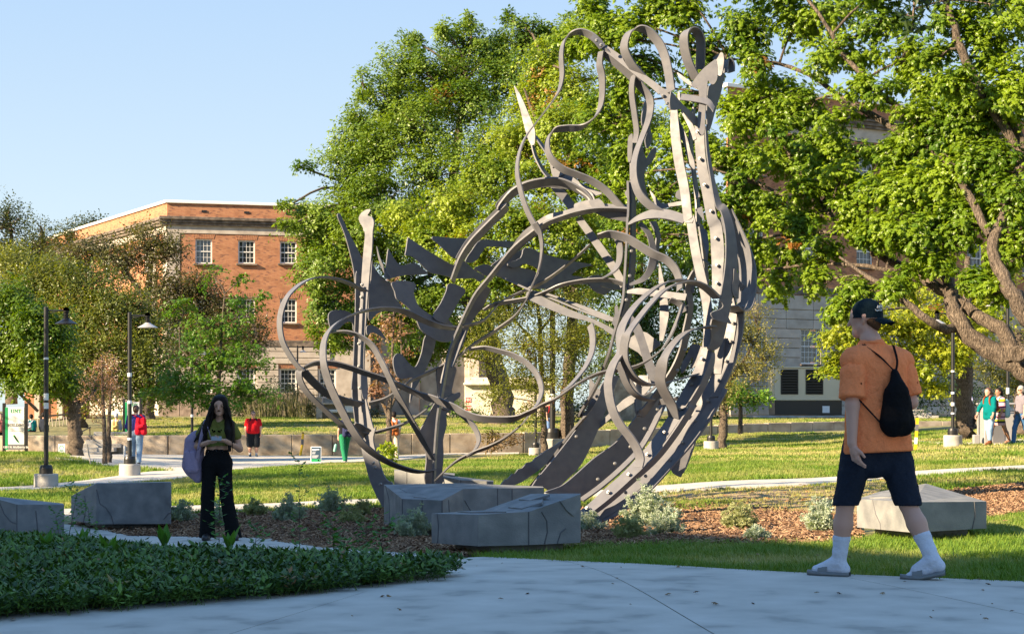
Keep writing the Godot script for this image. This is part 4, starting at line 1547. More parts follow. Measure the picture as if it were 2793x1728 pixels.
	# the yellow-green tree in front of it
	tree("yellow_green_tree", "yellow green tree with pale leaves right behind the arches of the sculpture", {
		"limbs": ["1548,1252,66,0.42 1547,1220,66,0.30 1547,1130,66,0.27 1552,1000,66,0.25 1562,860,66,0.22 1566,700,66,0.2 1562,560,66,0.17 1552,420,66,0.13 1545,300,66,0.1 1530,160,66,0.05", "1562,820,66,0.16 1480,680,66,0.12 1380,560,66,0.08 1300,480,66,0.04", "1562,640,66,0.14 1650,500,66,0.1 1720,380,66,0.06", "1556,480,66,0.1 1470,340,66,0.07 1430,240,66,0.04"],
		"blobs": [[1240, 570, 64, 80, 70, 516], [1330, 480, 65, 85, 75, 625], [1180, 660, 64, 80, 60, 408], [1110, 590, 65, 60, 50, 244], [1420, 400, 66, 85, 80, 625], [1450, 290, 67, 70, 75, 489], [1500, 180, 67, 75, 75, 516], [1600, 110, 67, 70, 60, 353], [1560, 260, 66, 75, 75, 462],
			[1530, 360, 64, 80, 70, 489], [1640, 330, 66, 80, 80, 516], [1480, 500, 64, 90, 70, 516], [1600, 470, 64, 90, 80, 571], [1700, 450, 66, 70, 80, 435], [1290, 690, 63, 90, 70, 462], [1400, 620, 63, 95, 75, 571], [1530, 620, 63, 90, 75, 516], [1650, 600, 64, 85, 75, 462], [1340, 780, 63, 90, 60, 353], [1450, 740, 63, 90, 65, 380], [1600, 730, 64, 90, 65, 353], [1740, 600, 66, 60, 70, 299], [1700, 720, 66, 70, 60, 244], [1760, 330, 68, 70, 80, 326], [1700, 220, 68, 70, 70, 326]],
		"leaf": lobed, "size": 0.82, "c1": Color(0.13, 0.24, 0.02), "c2": Color(0.36, 0.44, 0.04), "odd": Color(0.36, 0.16, 0.04), "odd_share": 0.02, "twig": 0.028, "per": 11, "clump": 0.22})
	tree("rear_green_tree", "deep green tree behind the right rails of the sculpture", {
		"limbs": ["1740,1150,98,0.5 1742,1000,98,0.4 1740,850,98,0.3 1750,680,98,0.15", "1741,900,98,0.2 1840,760,98,0.12 1890,680,98,0.06", "1741,860,98,0.2 1650,720,98,0.1"],
		"blobs": [[1620, 640, 97, 80, 80, 260], [1720, 560, 98, 90, 80, 280], [1820, 640, 98, 90, 80, 300], [1910, 720, 98, 80, 80, 240], [1690, 740, 97, 90, 80, 300], [1790, 780, 97, 90, 80, 300], [1600, 800, 97, 80, 80, 240], [1890, 850, 97, 80, 70, 230], [1700, 880, 96, 90, 70, 260], [1800, 920, 96, 90, 70, 260], [1620, 920, 96, 80, 60, 180], [1900, 960, 97, 70, 60, 160], [1960, 620, 98, 60, 70, 140], [1860, 540, 98, 70, 60, 150], [1700, 1000, 96, 90, 60, 200], [1820, 1030, 96, 80, 50, 170], [1560, 720, 97, 60, 70, 120]],
		"leaf": small, "size": 1.4, "c1": Color(0.04, 0.10, 0.014), "c2": Color(0.15, 0.24, 0.03), "twig": 0.05, "per": 16, "clump": 0.22, "deep": 0.7})
	# small thin-leaved tree behind the sculpture's centre
	tree("thin_elm", "slender elm with sparse yellowing leaves behind the sculpture's centre", {
		"limbs": ["1484,1245,64,0.17 1484,1200,64,0.13 1480,1100,64,0.115 1476,980,64,0.10 1472,880,64,0.08 1462,800,64,0.05 1450,740,64,0.03", "1476,960,64,0.06 1420,890,64,0.045 1370,840,64,0.02", "1474,900,64,0.06 1530,840,64,0.04 1590,800,64,0.02"],
		"blobs": [[1450, 830, 63, 90, 60, 331], [1370, 870, 63, 70, 60, 255], [1540, 850, 63, 80, 60, 280], [1330, 950, 63, 60, 55, 191], [1420, 950, 62.5, 80, 60, 293], [1520, 950, 62.5, 80, 60, 293], [1600, 930, 63, 60, 60, 191], [1400, 1040, 62.5, 70, 50, 204], [1500, 1040, 62.5, 80, 50, 242], [1580, 1030, 63, 60, 50, 165], [1340, 1080, 63, 40, 40, 76], [1450, 1120, 63, 50, 30, 76]],
		"leaf": fine, "size": 1.15, "c1": Color(0.10, 0.13, 0.018), "c2": Color(0.27, 0.29, 0.04), "odd_share": 0.03, "twig": 0.014, "per": 9, "clump": 0.3})
	# dead-leaved young tree by the mast
	tree("brown_leaf_tree", "young tree with clumps of dead brown leaves beside the leaning mast", {
		"limbs": ["1062,1262,54,0.12 1062,1220,54,0.10 1060,1160,54,0.09 1062,1120,54,0.075 1066,1060,54,0.06 1070,960,54,0.045 1074,860,54,0.03 1080,760,54,0.015", "1061,1140,54,0.06 1042,1095,54,0.05 1028,1050,54,0.04 1030,960,54,0.02", "1062,1120,54,0.05 1085,1060,54,0.04 1095,980,54,0.03 1090,880,54,0.015"],
		"blobs": [[1030, 1060, 54, 30, 34, 32], [1050, 1000, 54, 34, 30, 30], [1085, 1040, 54, 28, 30, 24], [1020, 940, 54, 30, 40, 18], [1070, 900, 54, 40, 40, 24], [1110, 930, 54, 26, 36, 15], [1040, 860, 54, 30, 36, 15], [1090, 840, 54, 30, 36, 13], [1066, 780, 54, 24, 30, 8]],
		"leaf": lobed, "size": 0.62, "c1": Color(0.25, 0.12, 0.065), "c2": Color(0.42, 0.27, 0.18), "twig": 0.010, "per": 4, "clump": 0.3})
	tree("dead_leaf_sapling", "sapling with shrivelled pinkish brown leaves between the two left lamp posts", {
		"limbs": ["285,1272,50,0.085 285,1230,50,0.07 283,1160,50,0.06 280,1090,50,0.05 278,1030,50,0.035 276,965,50,0.015", "297,1262,51,0.10 296,1220,51,0.08 297,1150,51,0.06 300,1080,51,0.04 305,1010,51,0.02", "282,1120,50,0.03 258,1080,50,0.02 240,1050,50,0.01"],
		"blobs": [[278, 1000, 50, 30, 36, 36], [262, 1050, 50, 36, 34, 51], [300, 1060, 50, 30, 38, 47], [280, 1110, 50, 36, 34, 47], [256, 1150, 50, 20, 18, 15], [310, 1000, 51, 20, 28, 21], [240, 1090, 50, 18, 16, 12]],
		"leaf": fine, "size": 0.8, "c1": Color(0.34, 0.17, 0.12), "c2": Color(0.55, 0.36, 0.29), "twig": 0.009, "per": 4, "clump": 0.32})
	# left group
	tree("bright_street_tree", "bright green small tree at the left edge behind the first lamp post", {
		"limbs": ["206,1250,57,0.36 205,1225,57,0.26 204,1180,57,0.24 203,1130,57,0.22 204,1095,57,0.2 190,1040,57,0.14 150,960,57,0.1 100,880,57,0.05", "203,1110,57,0.12 165,1085,57,0.09 140,1070,57,0.05", "205,1108,57,0.1 240,1085,57,0.07 262,1065,57,0.03", "100,1120,60,0.06 60,1080,58,0.05 20,1050,58,0.03"],
		"blobs": [[40, 850, 56, 80, 70, 390], [110, 900, 55, 75, 70, 375], [30, 950, 56, 80, 70, 390], [120, 990, 55, 75, 60, 345], [60, 1040, 56, 80, 50, 300], [160, 1050, 56, 60, 40, 180], [-30, 1000, 57, 70, 80, 300], [150, 940, 56, 50, 50, 135], [200, 1050, 57, 50, 40, 105], [250, 1060, 58, 50, 34, 90]],
		"leaf": small, "size": 0.95, "c1": Color(0.06, 0.135, 0.012), "c2": Color(0.19, 0.28, 0.022), "twig": 0.02, "per": 10, "clump": 0.28})
	tree("live_oak", "broad olive green live oak behind the two left lamp posts", {
		"limbs": ["213,1208,80,0.6 213,1180,80,0.45 214,1120,80,0.4 220,1060,80,0.36 240,960,80,0.28 260,860,80,0.16", "216,1080,80,0.26 330,1000,80,0.18 400,930,80,0.09"],
		"blobs": [[120, 780, 80, 100, 70, 594], [40, 740, 81, 80, 60, 360], [230, 800, 79, 100, 70, 612], [320, 860, 78, 90, 70, 540], [200, 900, 78, 100, 70, 540], [390, 920, 78, 80, 60, 432], [290, 970, 77, 100, 60, 504], [400, 1000, 77, 70, 60, 360], [200, 1000, 78, 90, 60, 360], [340, 1060, 78, 90, 45, 360], [230, 1080, 78, 70, 36, 198], [440, 1070, 78, 50, 50, 198], [60, 840, 80, 80, 60, 288]],
		"leaf": fine, "size": 1.85, "c1": Color(0.075, 0.11, 0.02), "c2": Color(0.26, 0.29, 0.06), "twig": 0.03, "per": 10, "clump": 0.28})
	tree("grey_juniper", "dark grey green juniper with bare twigs against the brick building's corner", {
		"limbs": ["400,1150,96,0.5 400,1000,96,0.4 398,880,96,0.32 404,780,96,0.2 412,690,96,0.1", "400,900,96,0.25 480,820,96,0.15 540,790,96,0.07", "402,820,96,0.2 340,740,96,0.12 300,700,96,0.06"],
		"blobs": [[400, 670, 96, 60, 50, 270], [460, 700, 96, 50, 50, 198], [340, 720, 96, 70, 55, 324], [270, 700, 97, 70, 50, 306], [200, 720, 98, 70, 50, 270], [430, 790, 95, 60, 60, 216], [520, 800, 95, 70, 50, 270], [560, 860, 95, 60, 60, 270], [480, 880, 95, 70, 60, 270], [640, 870, 95, 60, 50, 198], [660, 950, 94, 60, 70, 270], [580, 960, 94, 70, 60, 252], [500, 980, 94, 70, 60, 234], [370, 860, 96, 70, 60, 198], [700, 930, 94, 40, 50, 126]],
		"leaf": fine, "size": 2.0, "c1": Color(0.055, 0.065, 0.026), "c2": Color(0.15, 0.15, 0.055), "odd": Color(0.14, 0.10, 0.075), "odd_share": 0.12, "twig": 0.05, "per": 9, "clump": 0.3})
	for k in 3:
		tree("background_tree", ["tall dark tree at the far left edge above the live oak", "thin dark tree with open twigs left of the brick building", "low dark tree touching the brick building's left end"][k], {
			"limbs": [["30,1100,140,0.5 30,800,140,0.35 30,640,140,0.15", "110,1100,138,0.4 108,800,138,0.3 112,640,138,0.12", "215,1100,134,0.4 214,820,134,0.3 214,640,134,0.14"][k]],
			"blobs": [[[20, 620, 140, 55, 60, 192], [-20, 670, 140, 60, 60, 160], [50, 690, 140, 60, 50, 176], [20, 740, 140, 80, 60, 224], [14, 580, 140, 22, 30, 38]], [[112, 622, 138, 24, 30, 48], [100, 670, 138, 36, 36, 96], [130, 690, 138, 40, 40, 112], [90, 730, 138, 50, 40, 128]], [[220, 640, 134, 55, 34, 144], [250, 620, 134, 34, 26, 64], [190, 680, 134, 50, 40, 128], [250, 690, 134, 50, 40, 128], [180, 730, 134, 60, 40, 144]]][k],
			"leaf": fine, "size": 2.7, "c1": Color(0.042, 0.067, 0.026), "c2": Color(0.098, 0.119, 0.036), "twig": 0.06, "per": 7, "clump": 0.3, "group": "dark trees beyond the live oak"})
	tree("young_red_oak", "young oak with bright lobed leaves in front of the brick building", {
		"limbs": ["592,1250,60,0.12 592,1160,60,0.10 595,1060,60,0.085 600,960,60,0.06 606,880,60,0.04 612,800,60,0.02", "594,1060,60,0.05 540,1000,60,0.04 490,950,60,0.02", "596,1020,60,0.05 650,960,60,0.035 700,920,60,0.015", "594,1100,60,0.05 500,1060,60,0.04 440,1050,60,0.02"],
		"blobs": [[500, 850, 60, 44, 34, 40], [585, 760, 60, 30, 36, 22], [550, 900, 60, 55, 40, 65], [620, 900, 60, 50, 50, 65], [680, 860, 60, 40, 30, 24], [660, 760, 60, 22, 22, 11], [720, 810, 60, 22, 16, 9], [600, 980, 59, 60, 45, 83], [680, 990, 59, 55, 45, 65], [530, 990, 59, 55, 40, 65], [460, 1040, 59, 55, 40, 74], [560, 1060, 58.5, 65, 40, 102], [650, 1060, 59, 60, 40, 83], [700, 1080, 59, 44, 30, 46], [480, 1090, 58.5, 50, 24, 46], [600, 1100, 58.5, 60, 24, 55], [420, 1080, 59, 36, 26, 31], [640, 820, 60, 24, 30, 14], [730, 1010, 60, 26, 30, 18], [520, 930, 60, 30, 30, 24]],
		"leaf": lobed, "size": 0.85, "c1": Color(0.05, 0.14, 0.012), "c2": Color(0.14, 0.26, 0.02), "twig": 0.014, "per": 6, "clump": 0.28})
	# right of the sculpture
	tree("olive_small_tree", "small grey green tree with dry twigs just right of the sculpture", {
		"limbs": ["1972,1242,62,0.22 1970,1215,62,0.17 1972,1150,62,0.16 1974,1080,62,0.13 1985,980,62,0.08 2000,900,62,0.04", "1974,1060,62,0.08 2030,980,62,0.05 2070,910,62,0.02"],
		"blobs": [[1990, 900, 62, 50, 50, 160], [2050, 930, 62, 55, 50, 176], [1950, 980, 62, 50, 50, 160], [2040, 1010, 62, 60, 45, 176], [1970, 1060, 61.5, 60, 40, 160], [2090, 980, 62, 40, 40, 80], [1940, 1090, 62, 36, 30, 64], [2060, 870, 62, 40, 30, 64]],
		"leaf": fine, "size": 1.1, "c1": Color(0.140, 0.154, 0.036), "c2": Color(0.336, 0.322, 0.096), "odd": Color(0.3, 0.24, 0.16), "odd_share": 0.1, "twig": 0.02, "per": 8, "clump": 0.3})
	tree("round_sapling", "small bright green sapling with a bare stem near the generator", {
		"limbs": ["2020,1182,74,0.12 2020,1150,74,0.10 2020,1100,74,0.08 2022,1060,74,0.05"],
		"blobs": [[2020, 1075, 74, 45, 30, 90], [1985, 1090, 74, 36, 26, 60], [2060, 1095, 74, 40, 26, 60], [2090, 1080, 74, 24, 22, 30]],
		"leaf": small, "size": 0.95, "c1": Color(0.084, 0.210, 0.017), "c2": Color(0.210, 0.378, 0.026), "twig": 0.02, "per": 8, "clump": 0.3})
	tree("straight_trunk_tree", "straight trunked tree with yellow green leaves behind the right lamp post", {
		"limbs": ["2640,1180,56,0.52 2634,1160,56,0.32 2632,1110,56,0.30 2630,1040,56,0.27 2632,960,56,0.25 2636,880,56,0.2 2640,800,56,0.14 2640,700,56,0.1", "2632,940,56,0.12 2560,900,56,0.09 2480,880,56,0.05 2400,900,56,0.03", "2634,920,56,0.1 2700,880,56,0.07 2760,870,56,0.04", "2634,880,56,0.1 2500,840,56,0.06 2360,850,55,0.03"],
		"blobs": [[2560, 880, 55, 65, 45, 180], [2480, 900, 54.5, 60, 45, 180], [2400, 880, 54, 60, 45, 150], [2330, 900, 54, 55, 40, 120], [2270, 930, 54, 50, 34, 90], [2300, 985, 54, 50, 36, 90], [2540, 960, 54.5, 55, 40, 135], [2600, 990, 54.5, 55, 40, 120], [2520, 1020, 54.5, 45, 34, 75], [2440, 980, 54.5, 55, 40, 105], [2560, 1060, 54.5, 36, 24, 36], [2640, 920, 55, 60, 45, 135], [2700, 870, 56, 55, 45, 120], [2260, 1030, 54, 44, 28, 54], [2620, 820, 57, 80, 60, 165], [2500, 820, 57, 80, 50, 135], [2720, 800, 57, 70, 60, 135], [2380, 950, 54, 44, 36, 66]],
		"leaf": lobed, "size": 0.85, "c1": Color(0.182, 0.266, 0.017), "c2": Color(0.448, 0.476, 0.030), "odd_share": 0.01, "twig": 0.014, "per": 7, "clump": 0.3})
	tree("drooping_live_oak", "dark live oak with drooping small leaves at the right edge by the litter bin", {
		"limbs": ["2800,1180,60,0.5 2800,1050,60,0.4 2790,960,60,0.3 2760,900,60,0.15"],
		"blobs": [[2730, 1030, 58, 60, 30, 90], [2780, 1060, 58, 40, 30, 60], [2690, 1000, 58, 45, 24, 50], [2760, 980, 59, 60, 40, 80], [2800, 1000, 58, 40, 40, 60], [2820, 900, 60, 70, 60, 100]],
		"leaf": fine, "size": 1.1, "c1": Color(0.098, 0.119, 0.022), "c2": Color(0.266, 0.266, 0.054), "twig": 0.02, "per": 8, "clump": 0.3})
	# the dark twig that hangs into the top of the picture, near the camera
	tree("overhanging_twig", "dark twig with long leaves hanging into the top right, close to the camera", {
		"limbs": ["2560,-260,6.0,0.012 2530,-120,6.0,0.009 2500,-20,6.0,0.006 2490,60,6.0,0.003"],
		"blobs": [[2490, 85, 6, 26, 26, 8], [2510, 20, 6, 40, 20, 8], [2470, 40, 6, 26, 22, 5], [2530, -40, 6, 60, 30, 10], [2590, 0, 6, 36, 16, 5], [2700, 10, 6, 30, 14, 5]],
		"leaf": cluster(4, 4, 0.05, 0.012, 9), "size": 1.0, "c1": Color(0.028, 0.056, 0.014), "c2": Color(0.049, 0.084, 0.018), "twig": 0.0018, "per": 2, "clump": 0.35, "category": "twig"})
	# trees out of the picture at left, which throw dappled shade on lawn and walk
	var spots := [[Vector3(-5.6, 0, -6.2), 4.9, 1.65, "leafy tree left of the camera shading the walking man"], [Vector3(-19, 0, -33), 5.5, 2.6, "open tree left of the picture shading the lawn"], [Vector3(-25, 0, -44), 6.5, 3.4, "wide tree left of the picture shading the mound"], [Vector3(-33, 0, -58), 8.0, 4.5, "tall tree left of the picture shading the plaza"], [Vector3(-20, 0, -27), 9.0, 2.6, "slim high tree left of the picture, level with the sculpture"], [Vector3(-15.5, 0, -31), 8.0, 2.0, "small high tree left of the picture, beyond the slim one"], [Vector3(-26, 0, -57), 9.0, 3.2, "high tree left of the picture shading the low wall"]]
	for s in spots:
		var n := thing("shade_tree", s[3], "tree", s[0])
		var b := MB.new()
		b.tube(PackedVector3Array([Vector3(0, -0.8, 0), Vector3(0.1, s[1] * 0.5, 0), Vector3(0, s[1], 0.1)]), PackedFloat32Array([0.22, 0.17, 0.05]), 8)
		obj("trunk", b, mats.bark, n)
		var xf := []
		var cs := PackedColorArray()
		for i in 46:
			var d: Vector3 = Vector3(rng.randfn(), rng.randfn() * 0.8, rng.randfn()).normalized() * pow(rng.randf(), 0.5) * s[2]
			for j in 16:
				var off: Vector3 = Vector3(rng.randfn(), rng.randfn(), rng.randfn()) * 0.22 * s[2]
				xf.append(Transform3D(Basis.from_euler(Vector3(rng.randf() * 3, rng.randf() * 6, 0)).scaled(Vector3.ONE * 0.9), Vector3(0, s[1], 0) + d + off))
				cs.append(Color(0.06, 0.13, 0.015))
		multi("crown", lobed, mats.leaf, xf, cs, n)


# ---------------------------------------------------------------- smaller plants
func build_plants() -> void:
	# ivy bed in the left foreground
	var poly := ground_poly("-300,1506 0,1500 120,1504 236,1515 356,1538 553,1558 700,1562 900,1567 1060,1572 1180,1575 1235,1580 1215,1592 1100,1606 1000,1617 700,1649 400,1673 0,1705 -300,1727")
	var mound := func(x: float, z: float) -> float:
		var d := 9.0
		for k in poly.size():
			d = minf(d, Geometry2D.get_closest_point_to_segment(Vector2(x, z), poly[k], poly[(k + 1) % poly.size()]).distance_to(Vector2(x, z)))
		return 0.05 * smoothstep(0.2, 1.2, d) + 0.06 * smoothstep(0.0, 0.25, d)
	var sprig := MB.new()
	var r := RandomNumberGenerator.new()
	r.seed = 21
	for i in 7:
		var a := i * 2.4
		var y := i * 0.012
		var dir := Vector3(cos(a), 0.35 + r.randf() * 0.35, sin(a)).normalized()
		leaf_shape(sprig, 2, Vector3(cos(a) * 0.006, y, sin(a) * 0.006), dir, (Vector3.UP - dir * dir.y).normalized(), r.randf_range(0.024, 0.042))
	var sprig2 := MB.new()
	for i in 5:
		var a := i * 2.1
		var dir := Vector3(cos(a), 0.15 + r.randf() * 0.7, sin(a)).normalized()
		leaf_shape(sprig2, 4, Vector3(cos(a) * 0.01, i * 0.016, sin(a) * 0.01), dir, (Vector3.UP - dir * dir.y).normalized(), r.randf_range(0.035, 0.062))
	sprig2.tube(PackedVector3Array([Vector3(0, -0.08, 0), Vector3(0.004, 0.07, 0)]), PackedFloat32Array([0.002, 0.001]), 4)
	var xf := []
	var xf2 := []
	var cs := PackedColorArray()
	var cs2 := PackedColorArray()
	var lo := poly[0]
	var hi := poly[0]
	for q in poly:
		lo = lo.min(q)
		hi = hi.max(q)
	var heights := {}
	for i in 118000:
		var x := rng.randf_range(lo.x - 0.2, hi.x + 0.2)
		var z := rng.randf_range(lo.y - 0.2, hi.y + 0.2)
		if not in_poly(poly, x + noise2.get_noise_2d(x * 2.0, z * 2.0) * 0.22, z + noise2.get_noise_2d(x * 2.0 + 40, z * 2.0) * 0.22):
			continue
		if noise2.get_noise_2d(x * 1.3 + 9, z * 1.3) < -0.42:
			continue
		var key := Vector2i(int(x * 8), int(z * 8))
		if not heights.has(key):
			heights[key] = maxf(0.05, mound.call(x, z))
		var h: float = heights[key]
		var bump := noise2.get_noise_2d(x, z) * 0.07 + noise.get_noise_2d(x * 3, z * 3) * 0.06
		var t := Vector3(rng.randf_range(-0.6, 0.6), rng.randf() * TAU, rng.randf_range(-0.6, 0.6))
		var y := land(x, -z) + 0.03 + (h + bump * (h / 0.11)) * rng.randf_range(0.45, 1.05)
		var patch := noise.get_noise_2d(x * 2.0 + 70, z * 2.0)
		var c := Color(0.022, 0.065, 0.014).lerp(Color(0.12, 0.23, 0.034), clampf(pow(rng.randf(), 1.6) + patch * 0.5, 0, 1))
		if rng.randf() < 0.012:
			c = Color(0.24, 0.14, 0.06)
		if rng.randf() < 0.22:
			xf2.append(Transform3D(Basis.from_euler(t).scaled(Vector3.ONE * rng.randf_range(0.6, 1.35)), Vector3(x, y + 0.02, z)))
			cs2.append(c.lerp(Color(0.12, 0.22, 0.03), 0.3))
		else:
			xf.append(Transform3D(Basis.from_euler(t).scaled(Vector3.ONE * rng.randf_range(0.55, 1.35)), Vector3(x, y, z)))
			cs.append(c)
	tag(multi("ivy_bed", sprig.mesh(), mats.ivy, xf, cs), "dark glossy evergreen ground cover filling the left foreground", "ground cover", "", "stuff")
	tag(multi("ivy_shoots", sprig2.mesh(), mats.ivy, xf2, cs2), "narrow leaved young shoots mixed through the dark ground cover", "ground cover", "", "stuff")
	# taller weeds that stand in it: px, py of the top, py of the foot, lean
	var k := 0
	for w in [[598, 1318, 1515, 0.03, "tall leafy shoot standing in front of the woman's legs"], [815, 1260, 1520, 0.0, "tall thin leafy shoot in the ivy, left of the sculpture"], [210, 1330, 1500, 0.35, "leaning weed in front of the left concrete seat"], [240, 1385, 1500, -0.1, "bushy weed at the left end of the concrete seat"], [905, 1420, 1560, -0.12, "slender weed at the right of the ivy bed"], [1000, 1430, 1560, 0.1, "forked weed near the two pale seats"], [1046, 1440, 1565, 0.25, "weed leaning over the walk near the seats"], [150, 1400, 1490, -0.3, "small weed left of the concrete seat"], [700, 1440, 1540, 0.2, "low weed in the middle of the ivy"], [940, 1470, 1570, 0.3, "short weed at the ivy's right tip"]]:
		var n := thing("weed_shoot", w[4], "weed", Vector3.ZERO, 0.0, "weeds standing in the ivy")
		var foot := ground(w[0], w[2])
		var top := at(w[0], w[1], -foot.z)
		var hgt := top.y - foot.y
		var lean: Vector3 = Vector3(w[3], 0, 0.1) * hgt
		var stem := MB.new()
		var lv := MB.new()
		var p := PackedVector3Array([foot - lean * 0.6, foot + Vector3.UP * hgt * 0.5 - lean * 0.25, foot + Vector3.UP * hgt])
		p = smooth_line(p, 6)
		var rr := PackedFloat32Array()
		for i in p.size():
			rr.append(lerpf(0.005, 0.0015, float(i) / p.size()))
		stem.tube(p, rr, 5)
		for i in range(1, p.size() * 2):
			var t := i / 2.0
			var q := p[mini(int(t), p.size() - 1)].lerp(p[mini(int(t) + 1, p.size() - 1)], t - int(t))
			var a := i * 2.4 + k
			var dir := Vector3(cos(a), 0.3, sin(a)).normalized()
			lv.col = Color(0.045, 0.15, 0.022).lerp(Color(0.09, 0.22, 0.03), rng.randf())
			leaf_shape(lv, 2, q + dir * 0.01, dir, (Vector3.UP - dir * dir.y).normalized(), rng.randf_range(0.075, 0.115) * (1.1 - 0.5 * t / p.size()))
			if i % 3 == 0:
				stem.tube(PackedVector3Array([q, q + dir * 0.12 + Vector3.UP * 0.04]), PackedFloat32Array([0.002, 0.001]), 4)
				for j in 4:
					var e := q + (dir * 0.12 + Vector3.UP * 0.04) * (0.4 + j * 0.2)
					var d2 := Vector3(cos(a + j * 2.0), 0.4, sin(a + j * 2.0)).normalized()
					leaf_shape(lv, 2, e, d2, (Vector3.UP - d2 * d2.y).normalized(), rng.randf_range(0.05, 0.08))
		obj("stem", stem, mats.bark, n)
		obj("leaves", lv, mats.grass, n)
		k += 1
	# broad-leaved clumps in the ivy
	for w in [[225, 1540, "broad leaved plant in the ivy at left"], [448, 1550, "pale broad leaved plant in the middle of the ivy"], [125, 1560, "blue green broad leaved plant near the ivy's left edge"], [625, 1560, "broad leaved plant below the woman"], [296, 1590, "small broad leaved plant at the front of the ivy"]]:
		var foot := ground(w[0], w[1])
		var n := thing("broad_plant", w[2], "plant", foot, 0.0, "broad plants in the ivy")
		var lv := MB.new()
		for i in 5:
			var a: float = i * 1.4 + w[0]
			var dir := Vector3(cos(a) * 0.45, 1.0, sin(a) * 0.45).normalized()
			lv.col = Color(0.07, 0.19, 0.03).lerp(Color(0.12, 0.26, 0.04), rng.randf())
			leaf_shape(lv, 4, Vector3(0, 0.15, 0), dir, dir.cross(Vector3(-sin(a), 0, cos(a))).normalized(), rng.randf_range(0.14, 0.24))
		obj("leaves", lv, mats.grass, n)
	# grey sage bushes
	var sage := MB.new()
	r.seed = 5
	for i in 30:
		var d := Vector3(r.randfn(), absf(r.randfn()) + 0.3, r.randfn()).normalized()
		var nr := d.cross(Vector3(r.randf(), r.randf(), r.randf())).normalized()
		leaf_shape(sage, 4, d * r.randf() * 0.035, d, nr, r.randf_range(0.028, 0.05))
	var sm := sage.mesh()
	var pale := [Color(0.28, 0.33, 0.27), Color(0.52, 0.58, 0.48)]
	var dull := [Color(0.24, 0.27, 0.13), Color(0.46, 0.47, 0.25)]
	for w in [[1765, 1440, 70, 60, pale, "large grey sage bush right of the sculpture's foot"], [1720, 1475, 45, 36, dull, "low olive sage bush in front of the large sage"], [1820, 1462, 46, 40, pale, "grey sage bush at the right side of the large sage"], [1612, 1450, 34, 30, pale, "sage bush at the corner of the front concrete seat"], [1125, 1470, 44, 50, pale, "sage bush between the two pale concrete seats"], [2240, 1455, 56, 50, pale, "pale sage bush left of the walking man's legs"], [2020, 1448, 44, 40, dull, "yellow green sage bush in the mulch"], [2065, 1478, 30, 20, pale, "flat sage plant near the front grass"],
		[790, 1425, 44, 40, pale, "sage bush behind the woman, nearest her right"], [900, 1400, 46, 34, pale, "sage bush left of the mast's foot"], [495, 1425, 38, 28, pale, "sage bush left of the woman's legs"], [420, 1432, 26, 20, pale, "small sage under the left concrete seat"], [600, 1440, 34, 44, pale, "sage behind the woman's feet"], [690, 1410, 36, 24, dull, "thin dull sage between the woman and the mast"], [960, 1430, 34, 22, dull, "low sage beside the rear concrete seat"], [985, 1410, 26, 22, dull, "yellowish tuft beside the mast"]]:
		var foot := ground(w[0], w[1])
		var n := thing("sage_bush", w[5], "bush", foot, 0.0, "sage bushes in the mulch bed")
		var kk := -foot.z / F
		var rx: float = w[2] * kk
		var ry: float = w[3] * 2.0 * kk
		xf = []
		cs = PackedColorArray()
		var sprays := int(34 * clampf(rx / 0.22, 0.5, 1.7))
		for i in sprays:
			var az := rng.randf() * TAU
			var out := pow(rng.randf(), 0.7)
			var tip := Vector3(cos(az) * out * rx * 1.15, ry * (1.0 - 0.62 * out * out) * rng.randf_range(0.55, 1.05), sin(az) * out * rx * 1.0)
			var root := Vector3(tip.x * 0.25, 0.0, tip.z * 0.25)
			var col := (w[4][0] as Color).lerp(w[4][1], rng.randf())
			for j in 13:
				var u := 0.25 + 0.78 * j / 12.0
				var p := root.lerp(tip, u) + Vector3(rng.randfn(), rng.randfn(), rng.randfn()) * 0.018
				p.y = maxf(p.y, 0.01)
				var up := ((tip - root).normalized() + Vector3(rng.randfn(), 0.4, rng.randfn()) * 0.35).normalized()
				xf.append(Transform3D(Basis(Quaternion(Vector3.UP, up)) * Basis(Vector3.UP, rng.randf() * 6.0).scaled(Vector3.ONE * rng.randf_range(0.55, 1.1) * (1.15 - 0.5 * u)), p))
				cs.append(col.lerp(w[4][1], rng.randf() * 0.4))
		multi("foliage", sm, mats.grass, xf, cs, n)
	# dark hedges and shrubs farther off
	var small := cluster(2, 12, 0.15, 0.24, 3)
